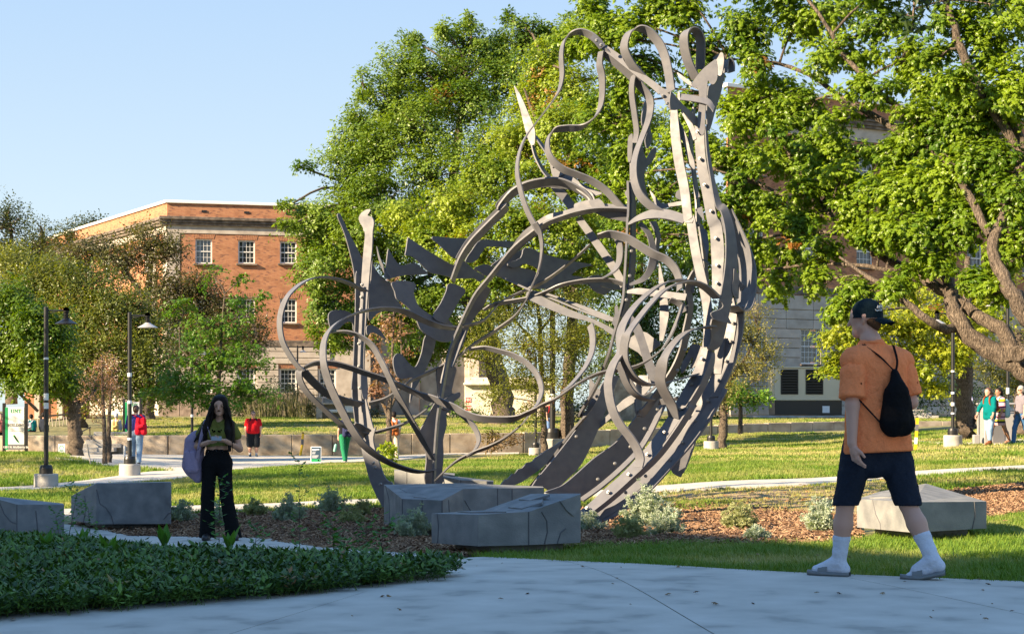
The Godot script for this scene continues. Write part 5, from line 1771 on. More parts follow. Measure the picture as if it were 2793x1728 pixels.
	for w in [[[[2380, 1100, 96, 70, 70, 160], [2560, 1080, 97, 90, 80, 260], [2700, 1080, 98, 90, 80, 240], [2480, 1060, 98, 80, 70, 180], [2800, 1080, 98, 90, 80, 160]], "clipped dark hedge along the stone building behind the right trees", "hedge", Color(0.018, 0.045, 0.016), Color(0.04, 0.085, 0.025)],
		[[[760, 1085, 104, 60, 45, 160], [690, 1100, 104, 50, 40, 110], [640, 1110, 104, 50, 40, 90]], "dark rounded shrub at the foot of the brick building", "shrub", Color(0.02, 0.04, 0.018), Color(0.05, 0.075, 0.03)],
		[[[860, 1120, 100, 40, 34, 70], [910, 1110, 101, 40, 30, 60], [1000, 1130, 100, 50, 18, 60]], "grey green shrubs at the terrace edge left of the mast", "shrub", Color(0.06, 0.075, 0.035), Color(0.14, 0.15, 0.07)],
		[[[1240, 1110, 98, 30, 26, 50], [1190, 1120, 98, 30, 20, 40], [1300, 1124, 99, 30, 8, 20]], "bright low plants in front of the pale wall", "shrub", Color(0.06, 0.15, 0.02), Color(0.16, 0.26, 0.03)],
		[[[1380, 1210, 63, 44, 22, 40], [1330, 1200, 63.5, 22, 14, 14]], "loose shrub with pinkish tips before the low wall", "shrub", Color(0.08, 0.11, 0.03), Color(0.26, 0.16, 0.10)],
		[[[1055, 1230, 50, 16, 20, 26]], "small bright yellow green bush at the foot of the brown-leaved tree", "bush", Color(0.16, 0.28, 0.015), Color(0.34, 0.42, 0.02)],
		[[[1590, 1120, 90, 60, 40, 120], [1690, 1000, 95, 90, 80, 200], [1760, 900, 96, 90, 90, 220], [1820, 1010, 96, 80, 80, 180], [1900, 1120, 94, 80, 34, 120]], "dark evergreen shrubs behind the sculpture's right rails", "shrub", Color(0.03, 0.06, 0.02), Color(0.07, 0.12, 0.03)]]:
		var t := tree(w[2], w[1], {"limbs": [], "blobs": w[0], "leaf": small, "size": 1.0, "c1": w[3], "c2": w[4], "twig": 0.0, "per": 10, "clump": 0.3, "category": w[2]})
	# pampas-like grass clump
	var n := thing("ornamental_grass", "clump of tall dry ornamental grass below the brick building", "grass clump", on_upper(790, 101))
	var gb := tuft_mesh(160, 1.7, 1.5, 0.02, 12)
	xf = [Transform3D(Basis(), Vector3.ZERO), Transform3D(Basis(Vector3.UP, 1.0), Vector3(1.4, 0, 0.4)), Transform3D(Basis(Vector3.UP, 2.0), Vector3(-1.4, 0, 0.4))]
	cs = PackedColorArray([Color(0.2, 0.19, 0.1), Color(0.2, 0.19, 0.1), Color(0.2, 0.19, 0.1)])
	multi("blades", gb, mats.grass, xf, cs, n)
	# lily leaves at the sculpture's foot
	n = thing("lily_clump", "clump of dark strap leaves between the sculpture's feet", "plant", ground(1445, 1385))
	multi("blades", tuft_mesh(60, 0.42, 0.35, 0.014, 14), mats.grass, [Transform3D()], PackedColorArray([Color(0.05, 0.12, 0.02)]), n)


# ---------------------------------------------------------------- concrete seats
func seat(label: String, ring: Array, fans: Array, low: float, reliefs: Array, plinth := 0.72) -> void:
	# ring: [px, py, depth] of the top corners, clockwise from above; fans: faces of the top by index
	var n := thing("concrete_seat", label, "bench", Vector3.ZERO, 0.0, "carved concrete seats")
	var top := []
	var bot := []
	var c := Vector3.ZERO
	for k in ring:
		var p := at(k[0], k[1], k[2])
		top.append(p)
		bot.append(Vector3(p.x, land(p.x, -p.z) + low, p.z))
		c += p / ring.size()
	var b := MB.new()
	for f in fans:
		for i in range(1, f.size() - 1):
			b.tri(top[f[0]], top[f[i]], top[f[i + 1]])
	b.col = Color.WHITE
	for i in top.size():
		var j := (i + 1) % top.size()
		b.quad(top[i], top[j], bot[j], bot[i])
	for i in range(1, bot.size() - 1):
		b.tri(bot[0], bot[i + 1], bot[i])
	obj("block", b, mats.bench, n)
	b = MB.new()
	for i in top.size():
		var j := (i + 1) % top.size()
		var q := []
		for k in [i, j]:
			q.append(Vector3(lerpf(c.x, top[k].x, plinth), bot[k].y + 0.002, lerpf(c.z, top[k].z, plinth)))
		b.quad(q[0], q[1], q[1] - Vector3.UP * (low + 0.2), q[0] - Vector3.UP * (low + 0.2))
	obj("plinth", b, mats.bench, n)
	# joints and carved layers: [i, "u,v u,v"] on side i (v from the top), or [-1, corner indices, "u,v"] on the top
	for r in reliefs:
		var quad4: Array
		if r[0] >= 0:
			var i: int = r[0]
			var j := (i + 1) % top.size()
			quad4 = [top[i], top[j], bot[j], bot[i]]
		else:
			quad4 = r[1].map(func(k): return top[k])
		var nr: Vector3 = (quad4[2] - quad4[0]).cross(quad4[3] - quad4[1]).normalized()
		if nr.dot((quad4[0] + quad4[2]) / 2 - (c - Vector3.UP * 0.25)) < 0.0:
			nr = -nr
		var poly := PackedVector3Array()
		for w in r[-1].split(" ", false):
			var f: PackedFloat64Array = w.split_floats(",")
			poly.append((quad4[0].lerp(quad4[1], f[0])).lerp(quad4[3].lerp(quad4[2], f[0]), f[1]))
		b = MB.new()
		if r.size() == 4 or (r[0] >= 0 and r.size() == 3):
			b.plate(poly, nr, 0.024)
			obj("carved_layer", b, mats.bench, n)
		else:
			var rr := PackedFloat32Array()
			for k in poly.size():
				rr.append(0.007)
			b.tube(poly, rr, 5)
			obj("joint", b, mats.joint, n)


func build_benches() -> void:
	seat("front concrete seat with a rising right end, nearest the walk", [[1177, 1400, 15.6], [1305, 1403, 14.6], [1442, 1395, 14.9], [1582, 1347, 15.2], [1584, 1345, 16.1], [1448, 1346, 16.2], [1320, 1391, 16.0]], [[0, 1, 2, 6], [2, 3, 4, 5, 6]], 0.10,
		[[0, "0.13,0 0.16,0.4 0.14,1"], [2, "0,0 0,1"], [2, 0, "0.6,0 1,0 1,0.25 0.86,0.42 0.72,0.25"], [2, "0.25,0.12 0.35,0.4 0.36,0.7 0.3,1"], [2, "0.55,1 0.62,0.75 0.72,0.66"], [-1, [2, 3, 5, 6], 0, "0.1,0.25 0.45,0.2 0.62,0.35 0.5,0.6 0.15,0.6"], [-1, [2, 3, 5, 6], 0, "0.55,0.55 0.9,0.5 0.95,0.8 0.6,0.85"], [-1, [0, 1, 2, 6], 0, "0.1,0.4 0.5,0.3 0.95,0.6 0.5,0.9"]])
	seat("rear concrete seat with a low front step, beside the mast's foot", [[1047, 1321, 20.8], [1097, 1360, 19.6], [1206, 1364, 19.5], [1263, 1333, 19.9], [1483, 1329, 20.6], [1480, 1326, 21.6], [1257, 1317, 21.6]], [[0, 1, 2, 3, 6], [3, 4, 5, 6]], 0.11,
		[[0, "0.1,0 0.3,0.3 0.35,1"], [1, "0,0 0,1"], [1, "0.5,0 0.5,1"], [2, "0,0 0,1"], [2, "0.3,0.1 0.36,1"], [3, "0.42,0 0.42,1"], [3, "0.6,0 0.6,1"], [3, "0.02,0.3 0.12,0.7 0.22,0.75 0.25,1"], [-1, [0, 1, 2, 6], 0, "0.1,0.1 0.6,0.2 0.8,0.9 0.4,0.95 0.3,0.5"], [-1, [0, 1, 2, 6], 0, "0.7,0.35 0.9,0.3 0.95,0.6 0.8,0.6"]])
	seat("pale low concrete seat behind the centre post of the sculpture", [[1075, 1282, 25.6], [1162, 1283, 25.2], [1240, 1296, 25.4], [1240, 1290, 26.4], [1075, 1279, 26.4]], [[0, 1, 2, 3, 4]], 0.05, [[0, "0.4,0 0.4,1"]], 0.9)
	seat("low sloping concrete kerb seat just right of the centre post", [[1204, 1298, 25.0], [1252, 1308, 24.6], [1346, 1313, 24.6], [1346, 1310, 25.4], [1204, 1294, 25.9]], [[0, 1, 2, 3, 4]], 0.05, [[1, "0.05,0 0.05,1"]], 0.9)
	seat("shaded concrete seat with a chamfered left end, left of the woman", [[193, 1352, 22.2], [262, 1318, 21.3], [466, 1315, 21.2], [466, 1313, 22.6], [262, 1316, 22.8]], [[0, 1, 4], [1, 2, 3, 4]], 0.10,
		[[0, "0.55,0.2 0.6,0.6 0.5,1"], [1, "0.0,0.15 0.05,0.5 0.13,0.6 0.2,0.8 0.23,1"], [1, 0, "0.9,0.1 1,0 1,0.6 0.93,0.4"], [1, "0.9,0.9 0.96,0.75 1,0.72"]])
	seat("dark concrete seat cut by the left edge of the picture", [[-140, 1350, 20.6], [-40, 1352, 19.8], [45, 1375, 19.5], [174, 1376, 19.6], [170, 1372, 20.8], [-60, 1348, 21.2]], [[0, 1, 5], [1, 2, 3, 4, 5]], 0.08,
		[[2, "0,0 0,1"], [2, "0.4,0.2 0.45,1"], [1, "0.4,0 0.6,0.4 0.8,0.6 1,0.65"]])
	seat("sunlit concrete seat behind the walking man's legs", [[2338, 1360, 16.4], [2490, 1369, 15.2], [2692, 1367, 15.7], [2640, 1352, 17.0], [2527, 1318, 17.6], [2400, 1340, 17.2]], [[0, 1, 4, 5], [1, 2, 3, 4]], 0.11,
		[[0, "0.3,0 0.36,0.5 0.44,0.8 0.45,1"], [1, "0.83,0 0.84,0.5 0.8,1"], [1, "0.05,0 0.05,1"], [-1, [0, 1, 4, 5], 0, "0.2,0.1 0.8,0.2 0.85,0.85 0.3,0.9"]])


# ---------------------------------------------------------------- the sculpture
var art: Node3D
# zoomed views in which its outlines were measured: left, top, scale
const VIEW := {"A": [700, 40, 2.52], "B": [1360, 40, 2.52], "C": [700, 560, 2.52], "D": [1360, 560, 2.52], "E": [900, 1000, 2.52], "G": [1400, 1000, 2.52], "H": [1700, 120, 4.2], "I": [1700, 480, 4.2], "J": [1600, 780, 3.78], "K": [1380, 220, 3.979], "L": [1060, 600, 3.98]}


func outline(s: String) -> PackedVector2Array:
	var out := PackedVector2Array()
	var v: Array = VIEW.A
	for w in s.split(" ", false):
		if w.length() == 1:
			v = VIEW[w]
			continue
		var f := w.split_floats(",")
		out.append(Vector2(v[0] + f[0] / v[2], v[1] + f[1] / v[2]))
	return out


func lifted(s: String, z0: float, z1: float, each: int, zm := 0.0) -> PackedVector3Array:
	var q := outline(s)
	var len := PackedFloat32Array([0.0])
	for i in q.size() - 1:
		len.append(len[i] + q[i].distance_to(q[i + 1]))
	var p := PackedVector3Array()
	for i in q.size():
		var t := len[i] / len[-1]
		var z := lerpf(z0, z1, t)
		if zm > 0.0:
			z = lerpf(z0, zm, t * 2) if t < 0.5 else lerpf(zm, z1, t * 2 - 1)
		p.append(at(q[i].x, q[i].y, z))
	return smooth_line(p, each)


func rib(called: String, s: String, z0: float, z1: float, w := 0.17, ax := Vector3(0.52, 0.06, 0.85), zm := 0.0, th := 0.018) -> void:
	var p := lifted(s, z0, z1, 6, zm)
	var ws := PackedFloat32Array()
	var a := PackedVector3Array()
	for i in p.size():
		ws.append(w)
		a.append(ax)
	var b := MB.new()
	b.band(p, ws, a, th)
	obj(called, b, mats.steel, art)


func flat(called: String, s: String, z0: float, z1: float, widths: String, n := Vector3(-0.35, 0.05, 0.93), zm := 0.0, th := 0.02, wavy := 0.0) -> void:
	# a plate that follows a line, its face turned to n; widths in picture pixels
	var p := lifted(s, z0, z1, 6, zm)
	var wv := nums(widths)
	var ws := PackedFloat32Array()
	var a := PackedVector3Array()
	for i in p.size():
		var t := float(i) / (p.size() - 1) * (wv.size() - 1)
		var k := mini(int(t), wv.size() - 1)
		var w := lerpf(wv[k], wv[mini(k + 1, wv.size() - 1)], t - k) * -p[i].z / F
		if wavy > 0.0:
			w *= 1.0 + wavy * sin(i * 0.55) + wavy * 0.6 * sin(i * 0.23 + 1.0)
		ws.append(w)
		var tg := (p[mini(i + 1, p.size() - 1)] - p[maxi(i - 1, 0)]).normalized()
		a.append(tg.cross(n).normalized())
	var b := MB.new()
	b.band(p, ws, a, th)
	obj(called, b, mats.steel, art)


func cut(called: String, s: String, z: float, nx := -0.3, ny := 0.05, th := 0.022, curvy := true) -> void:
	# a plate cut to an outline, lying in the plane at depth z that faces (nx, ny, 1)
	var q := outline(s)
	if curvy:
		var r := PackedVector2Array()
		for i in q.size():
			var m := q.size()
			if q[i].distance_to(q[(i + 1) % m]) < 0.5:
				r.append(q[i])
				continue
			var pre := q[(i + m - 1) % m]
			var nxt := q[(i + 1) % m]
			var post := q[(i + 2) % m]
			for k in 3:
				r.append(q[i].cubic_interpolate(nxt, pre, post, k / 3.0))
		if Geometry2D.triangulate_polygon(r).size():
			q = r
	if Geometry2D.triangulate_polygon(q).is_empty():
		print("outline crosses itself: ", called, " ", s.left(40))
		q = Geometry2D.convex_hull(q)
	var c := Vector2.ZERO
	for a in q:
		c += a / q.size()
	var o := at(c.x, c.y, z)
	var n := Vector3(nx, ny, 1).normalized()
	var eye := Vector3(0, EYE, 0)
	var p := PackedVector3Array()
	for a in q:
		var d := at(a.x, a.y, 1.0) - eye
		p.append(eye + d * (o - eye).dot(n) / d.dot(n))
	var b := MB.new()
	b.plate(p, n, th)
	obj(called, b, mats.steel, art)


func bolts(s: String, z0: float, z1: float, n := Vector3(-0.4, 0.1, 0.9)) -> void:
	var q := outline(s)
	for i in q.size():
		var z := lerpf(z0, z1, float(i) / maxf(q.size() - 1, 1))
		var b := MB.new()
		b.lathe(Vector3.ZERO, [[0.024, -0.01], [0.024, 0.012], [0.02, 0.018], [0.011, 0.018], [0.011, 0.034], [0.0, 0.035]], 8)
		var o := obj("bolt", b, mats.bolt, art)
		o.transform = Transform3D(Basis(Quaternion(Vector3.UP, n.normalized())), at(q[i].x, q[i].y, z) + n.normalized() * 0.012)


func build_sculpture() -> void:
	art = thing("ribbon_sculpture", "tall abstract sculpture of looping grey steel ribbons and bolted plates", "sculpture")
	mats.bolt = mat(lin(0.22, 0.22, 0.22), 0.4, 0.3)
	# --- the leaning mast at left
	cut("mast_plate", "C 735,42 760,28 785,30 774,52 766,70 796,82 808,122 800,180 795,300 780,450 766,620 756,760 745,920 738,1100 742,1200 748,1300 770,1400 E 300,420 318,412 300,480 306,545 340,660 385,770 432,800 425,860 375,960 345,930 285,805 240,650 218,560 205,430 C 700,1300 696,1150 702,920 712,700 722,520 735,330 747,200 736,172 732,150 712,118 704,85 720,55", 24.6, -0.55, 0.05, 0.03)
	cut("mast_plate", "C 680,470 700,480 728,500 715,700 702,900 692,1100 690,1255 652,1262 650,1240 662,1100 668,950 676,750", 24.72, 0.8, 0.0)
	flat("mast_web", "C 742,560 735,700 726,900 718,1100 726,1300 742,1480 E 245,440 262,560", 24.5, 24.3, "9 10 11 12 12 12", Vector3(0.7, 0, 0.7))
	cut("mast_web", "E 150,150 200,165 216,330 222,470 190,480 165,330", 24.75, 0.8)
	cut("blade_plate", "C 553,62 568,55 580,75 625,175 690,300 728,390 730,500 712,620 704,730 690,742 680,600 665,450 640,330 600,190 560,95", 24.9, 0.9)
	cut("hook_plate", "C 490,770 500,735 540,718 600,722 660,745 705,755 705,850 665,860 660,815 640,798 600,812 560,850 520,855 500,830", 24.85, 0.9)
	cut("hook_plate", "C 755,830 800,825 850,860 882,915 860,905 820,880 790,872 758,890", 24.7, 0.9)
	flat("mast_gusset", "C 735,1150 738,1250 745,1330", 24.35, 24.3, "18 22 12", Vector3(0.5, 0, 0.8))
	bolts("C 728,545 723,630 719,715 707,950 707,1105 712,1255 E 300,660 310,692 350,808", 24.5, 24.1, Vector3(-0.5, 0.05, 0.85))
	# --- fan plates behind it
	cut("fan_plate", "C 790,385 800,410 830,462 890,520 930,535 942,575 955,640 985,680 985,702 900,720 830,740 772,790 765,700 768,620 782,520", 25.0, 0.95, 0.1)
	cut("thorn_plate", "C 902,300 915,320 960,390 1000,412 1080,395 1132,430 1178,470 1100,475 1000,482 915,502 878,492 886,440 891,380", 25.1, 0.95, 0.1)
	flat("thin_blade", "C 825,280 845,370 880,450 918,505", 24.9, 24.9, "1 6 9 10", Vector3(-0.3, 0, 0.9))
	cut("thorn_plate", "L 205,197 225,200 400,320 560,415 700,488 735,430 810,445 900,520 960,560 1040,615 985,668 940,635 850,632 720,632 560,592 450,572 380,512 310,440 240,390 178,382 185,330", 25.0, 0.95, 0.1)
	cut("thorn_plate", "L 468,192 500,176 650,190 890,208 860,262 800,350 740,418 680,392 600,320 540,262 480,215", 24.9, 0.95, 0.1)
	cut("wing_plate", "L 1000,215 1200,225 1420,242 1370,302 1200,290 1060,292 1010,350 960,425 900,462 830,445 900,330", 24.7, 0.95, 0.1)
	cut("cross_plate", "L 640,700 700,690 830,760 770,860 700,985 640,1080 600,1122 480,1052 560,905 620,775", 24.6, 0.95, 0.15)
	cut("head_plate", "L 28,682 120,660 230,668 290,702 270,770 282,850 330,940 420,1010 500,1060 600,1122 640,1078 700,1148 752,1190 722,1282 650,1322 540,1312 440,1262 340,1182 290,1062 220,962 130,882 80,852 60,772", 24.3, 0.95, 0.15)
	cut("hook_plate", "C 1160,893 1228,930 1172,1100 1120,1200 1082,1270 1056,1350 1052,1330 1068,1200 1060,1182 1000,1192 962,1172 940,1110 938,1050 965,1016 1000,1030 1048,1090 1080,1110 1102,1090 1132,1010", 24.5, 0.95, 0.1)
	cut("wing_plate", "L 1140,582 1200,505 1400,512 1592,560 1592,640 1562,702 1520,737 1400,692 1280,642", 24.2, 0.95, 0.15)
	cut("wing_plate", "L 1115,490 1240,400 1400,340 1500,308 1600,330 1600,395 1500,402 1450,480 1390,515 1200,507 1145,500", 24.5, 0.95, 0.1)
	cut("leaf_plate", "L 930,525 1000,490 1060,478 1110,500 1160,520 1120,600 1040,600 1000,570", 24.6, 0.95, 0.1)
	cut("spear_plate", "D 180,290 300,330 460,375 640,407 560,432 500,478 560,490 640,520 600,542 450,532 330,572 205,560 255,500 270,440 180,400 100,430 60,400 150,360", 24.6, 0.95, 0.15)
	cut("spear_plate", "D 610,500 660,478 720,490 760,520 790,560 740,605 700,608 650,580 620,540", 24.4, 0.95, 0.1)
	cut("bone_plate", "D 700,545 800,540 870,560 870,580 760,575", 24.2, 0.95, 0.1)
	# --- centre post and inner arch
	cut("post_plate", "E 735,0 860,0 850,90 835,180 890,180 885,212 850,240 862,280 800,320 800,400 775,500 778,600 770,720 770,800 655,800 660,650 655,560 640,470 612,460 620,430 660,360 700,280 740,190", 24.2, 0.75, 0.02, 0.024)
	rib("post_web", "E 715,800 720,640 730,480 745,330 770,180 C 1310,1080 1345,960 1395,840 1450,720 1510,610 1600,500 1680,400 1764,300 D 200,215 320,130 440,82 560,47 700,27 890,32", 23.9, 23.2, 0.17, Vector3(-0.12, 0.25, 0.95), 23.9, 0.026)
	flat("post_flange", "C 1290,1230 1330,1080 1375,960 1420,840 1480,720 1540,640 1590,560", 24.1, 24.2, "34 36 44 48 46 44 24", Vector3(0.85, 0.05, 0.55), 0.0, 0.022, 0.1)
	flat("arch_flange", "D 100,300 200,190 320,105 440,60 560,30 700,8 890,15", 24.1, 23.4, "12 22 24 20 20 18 16", Vector3(0.35, 0.4, 0.85), 0.0, 0.02, 0.12)
	flat("arch_flange", "D 40,390 130,290 230,205 340,145", 24.0, 23.8, "10 22 22 10", Vector3(0.75, -0.3, 0.6), 0.0, 0.02)
	flat("arch_flange", "D 670,45 760,60 890,85", 23.4, 23.3, "6 24 24", Vector3(0.1, -0.5, 0.85), 0.0, 0.02)
	cut("arch_fin", "K 900,1310 965,1290 1000,1280 1050,1310 1075,1375 1000,1400 960,1400", 23.5, -0.3, 0.1)
	cut("arch_fin", "K 740,1350 800,1320 900,1295 930,1310 950,1390 860,1430 770,1460", 23.6, -0.35, 0.2)
	flat("post_edge_plate", "C 1340,1110 1385,990 1430,860", 23.8, 23.9, "9 14 16", Vector3(-0.75, 0.1, 0.65))
	cut("hook_plate", "C 1370,1290 1395,1285 1395,1315 1360,1330 1345,1350 1350,1380 1370,1395 1340,1400 1300,1405 1270,1380 1290,1330", 24.3, 0.8)
	# --- outer arch
	rib("arch_web", "C 1345,520 1400,375 1480,255 1600,130 1720,10 B 0,1345 80,1240 180,1180 300,1150 420,1148 540,1195 620,1260 665,1340", 24.2, 23.7, 0.2, Vector3(-0.1, 0.42, 0.9), 24.1, 0.024)
	flat("arch_flange", "C 1390,375 1480,235 1600,105 1720,-15 B 0,1320 80,1222 180,1165 300,1135", 24.3, 24.1, "22 24 22 20 20 18 16 14", Vector3(0.5, 0.35, 0.8), 0.0, 0.02, 0.06)
	flat("arch_flange", "K 200,1170 330,1135 450,1120 570,1130 700,1160 770,1165", 24.1, 24.0, "14 17 19 17 14 10", Vector3(0.1, -0.6, 0.8), 0.0, 0.02)
	cut("arch_plate", "K 420,1045 520,1040 600,1035 635,1005 700,1030 850,1130 1040,1215 990,1245 950,1245 860,1190 760,1140 640,1085 540,1070 430,1075", 23.9, -0.35, 0.25)
	flat("curved_strut", "K 780,1150 850,1200 920,1260 965,1400", 23.8, 23.6, "16 18 18 16", Vector3(-0.5, 0.2, 0.85))
	flat("flat_strut", "K 520,1120 600,1220 680,1320 750,1430", 24.1, 23.9, "26 26 24 22", Vector3(0.1, 0.25, 0.95))
	flat("flat_strut", "D 550,85 690,280 800,440 870,570", 23.8, 23.5, "19 22 22 20", Vector3(-0.5, 0.2, 0.85))
	# --- spire
	cut("spire_plate", "B 110,490 120,500 160,570 215,700 250,790 250,882 235,897 224,893 195,830 150,650 112,510", 24.2, -0.5, 0.1)
	flat("spire_prong", "B 232,890 255,970 300,1060 345,1115", 24.2, 24.0, "12 16 18 22", Vector3(0.8, 0.1, 0.6))
	flat("spire_prong", "B 248,830 300,900 345,970 380,1050", 24.15, 24.0, "10 16 14 12", Vector3(0.8, 0.1, 0.6))
	cut("spire_gusset", "B 338,950 365,985 410,1045 452,1085 425,1110 375,1115 352,1020", 24.0, -0.3, 0.2)
	# --- ribbons of the left half
	rib("ribbon_loop", "C 745,590 640,537 520,500 400,497 300,540 215,620 170,720 158,820 175,930 215,1010 265,1085 315,1140", 24.4, 23.2, 0.186, Vector3(0.5, 0.02, 0.86), 23.0)
	rib("ribbon_loop", "C 325,1118 292,1150 300,1210 350,1290 440,1380 540,1470 600,1515 E 180,440 250,462", 23.2, 24.2, 0.167, Vector3(0.55, 0.1, 0.83))
	rib("ribbon_loop", "C 1385,845 1270,832 1150,790 1020,730 900,709 780,717 660,750 560,800 490,870 458,960 460,1080 490,1200 540,1320 600,1440 640,1512 E 200,500 280,580 400,655 520,702 620,722 712,712", 24.0, 23.8, 0.196, Vector3(0.5, 0.2, 0.84), 22.6)
	rib("ribbon_loop", "C 500,872 600,866 700,895 790,960 850,1060 900,1160 960,1290 1020,1400 1070,1490 E 566,381 640,510 702,635", 22.9, 23.8, 0.157, Vector3(0.5, 0.1, 0.86), 22.8)
	rib("ribbon_loop", "C 325,1115 400,1085 520,1085 640,1115 740,1150 880,1195 1000,1245 1120,1300 1230,1335 1350,1385 1430,1430 1520,1460 1640,1470 1764,1465 E 1350,322 1420,290", 23.2, 22.3, 0.167, Vector3(0.3, 0.35, 0.89), 23.6)
	rib("ribbon_bar", "C 320,1135 380,1205 480,1290 600,1340 722,1368", 23.2, 24.3, 0.196, Vector3(0.3, 0.35, 0.89))
	rib("ribbon_bar", "E 150,410 200,430 255,462", 23.6, 24.3, 0.216, Vector3(0.3, 0.45, 0.85))
	rib("ribbon_bar", "C 770,1362 880,1330 990,1260 1070,1200 1180,1150 1300,1090 1400,1030 1450,985 1530,930 1640,860 1764,770 D 180,665 225,560 278,430 298,300 285,190 250,120", 24.2, 23.2, 0.137, Vector3(0.2, 0.35, 0.92), 24.2)
	rib("ribbon_loop", "B 700,200 640,145 560,116 490,135 447,190 432,290 437,420 412,530 340,635 255,745 180,850 140,960 128,1080 150,1200 190,1330 250,1450 D 288,190", 23.0, 23.4, 0.138, Vector3(0.35, 0.3, 0.89), 23.6)
	rib("ribbon_loop", "B 706,250 695,340 712,430 712,560 692,655 640,725 560,775 460,780 380,795 340,850 338,930 370,1000 440,1060 540,1100 640,1142 740,1210 820,1300 880,1370", 22.9, 23.4, 0.147, Vector3(0.4, 0.35, 0.85), 23.6)
	rib("ribbon_bar", "E 310,450 420,420 520,385 640,310 720,230", 24.0, 24.0, 0.147, Vector3(0.25, 0.3, 0.9))
	rib("ribbon_loop", "E 890,315 980,400 1022,490 1000,565 940,612", 23.4, 23.2, 0.137, Vector3(0.4, 0.25, 0.88))
	rib("ribbon_loop", "C 1460,988 1560,978 D 0,1000 100,1030 200,1090 268,1170 295,1270 270,1360 230,1400", 24.0, 22.8, 0.127, Vector3(0.4, 0.2, 0.9))
	rib("ribbon_bar", "D 630,268 500,385 340,505 215,570 100,620 0,680 C 1560,790 1420,830", 23.4, 24.0, 0.118, Vector3(0.15, 0.3, 0.94), 24.2, 0.015)
	rib("ribbon_bar", "D 870,545 780,517 700,512 560,522 420,552 310,602 200,640 C 1640,680 1560,720", 23.2, 24.2, 0.118, Vector3(0.15, 0.35, 0.93), 23.6, 0.015)
	rib("ribbon_loop", "D 630,820 648,900 640,1010 590,1120 500,1230 452,1270", 23.4, 22.6, 0.147, Vector3(0.45, 0.15, 0.88))
	# the heavy beam that slopes from the centre to the right-hand post
	cut("beam_plate", "D 190,625 212,590 330,640 480,710 640,775 790,850 800,900 640,805 480,765 330,705 225,655", 23.6, -0.25, 0.1, 0.03)
	cut("beam_plate", "D 215,585 330,602 500,660 640,712 790,772 790,800 700,770 520,690 360,625", 23.75, -0.45, 0.6, 0.02)
	flat("beam_tie", "D 0,485 100,530 210,580 400,655 560,720 760,795", 24.0, 23.4, "4 4 5 5 5 4", Vector3(-0.3, 0.3, 0.9), 0.0, 0.03)
	cut("brace_plate", "D 880,955 920,900 1000,868 1060,905 1112,950 1082,982 1000,1040 960,1010", 23.4, -0.45, 0.1)
	# --- the right-hand post: two long edges that sweep down to the left
	rib("post_web", "B 890,1150 895,1300 890,1420 D 888,100 880,300 868,500 858,640 830,760 790,900 760,1020 700,1180 640,1300 560,1440 G 500,330 380,480 250,660 112,835", 23.2, 25.2, 0.16, Vector3(-0.15, 0.1, 0.97), 22.9, 0.03)
	flat("post_flange", "B 925,870 920,1000 920,1150 925,1300 D 925,0 925,200 920,400 905,550 890,650 850,770", 23.3, 23.0, "18 22 20 24 26 24 28 26 26 20", Vector3(0.85, 0.05, 0.55), 0.0, 0.024, 0.05)
	cut("horn_plate", "B 960,850 985,900 1000,960 1020,985 1050,930 1075,910 1083,935 1060,1000 1010,1060 1000,1120 1010,1200 1030,1270 1010,1290 960,1200 945,1100 940,960", 23.3, 0.8, 0.05)
	cut("fin_plate", "B 890,860 905,825 922,822 922,890 915,980 900,1015 888,985", 23.2, -0.3, 0.0)
	cut("fin_plate", "B 868,1225 890,1190 905,1130 912,1200 900,1290 885,1260", 23.2, -0.3, 0.0)
	cut("fin_plate", "B 1010,590 1025,590 1020,700 1045,800 1050,870 1020,920 1005,860 1020,800 985,760 985,680", 23.4, 0.7, 0.0)
	cut("hook_plate", "B 1040,1210 1060,1225 1095,1270 1140,1300 1275,1280 1275,1305 1180,1320 1110,1335 1080,1310 1060,1260", 23.0, -0.5, 0.2)
	flat("post_arm", "B 895,1440 960,1400 1060,1370 1170,1375 1285,1410", 22.9, 22.4, "6 20 30 30 26", Vector3(-0.35, 0.5, 0.8), 0.0, 0.024)
	flat("curl_plate", "D 970,120 1035,200 1062,310 1050,420 1000,500 900,545", 22.9, 22.9, "14 16 20 20 16 6", Vector3(0.35, 0.2, 0.9))
	flat("curl_plate", "D 1060,110 1095,200 1090,280 1080,380 1070,440", 23.1, 23.0, "30 20 16 20 8", Vector3(0.75, 0.1, 0.65))
	flat("blade_plate", "D 1105,390 1120,520 1135,640 1140,760 1120,930", 23.2, 23.0, "2 14 22 26 10", Vector3(-0.4, 0.05, 0.9))
	# --- foot plates
	cut("saw_plate", "G -112,832 -80,800 -60,775 -40,770 -10,735 10,735 30,705 60,695 90,660 130,650 150,625 200,590 300,530 365,490 330,560 200,692 60,790 -40,832", 24.8, 0.95, 0.05, 0.022, false)
	cut("foot_plate", "G 600,135 565,240 490,345 390,485 265,645 122,828 215,832 270,856 380,762 470,662 550,502 620,332 690,150 720,60 640,90", 24.2, 0.95, 0.0, 0.024)
	cut("foot_plate", "G 525,80 540,90 575,140 600,170 560,260 500,340 470,360 515,270 522,180", 23.8, -0.2, 0.1)
	cut("cross_plate", "G 440,520 600,380 760,225 850,175 910,80 945,95 940,150 850,232 700,332 580,432", 24.4, -0.4, 0.2)
	cut("rail_plate", "G 1010,135 1040,160 1030,290 960,405 900,505 830,592 700,722 560,832 470,905 330,880 215,862 320,822 390,772 480,692 560,622 700,522 790,412 880,292 960,205", 23.0, 0.9, -0.1, 0.024)
	rib("rail_web", "G 1060,200 1000,330 930,470 850,590 720,720 590,830 470,915", 22.9, 22.3, 0.14, Vector3(0.3, -0.2, 0.93), 0.0, 0.022)
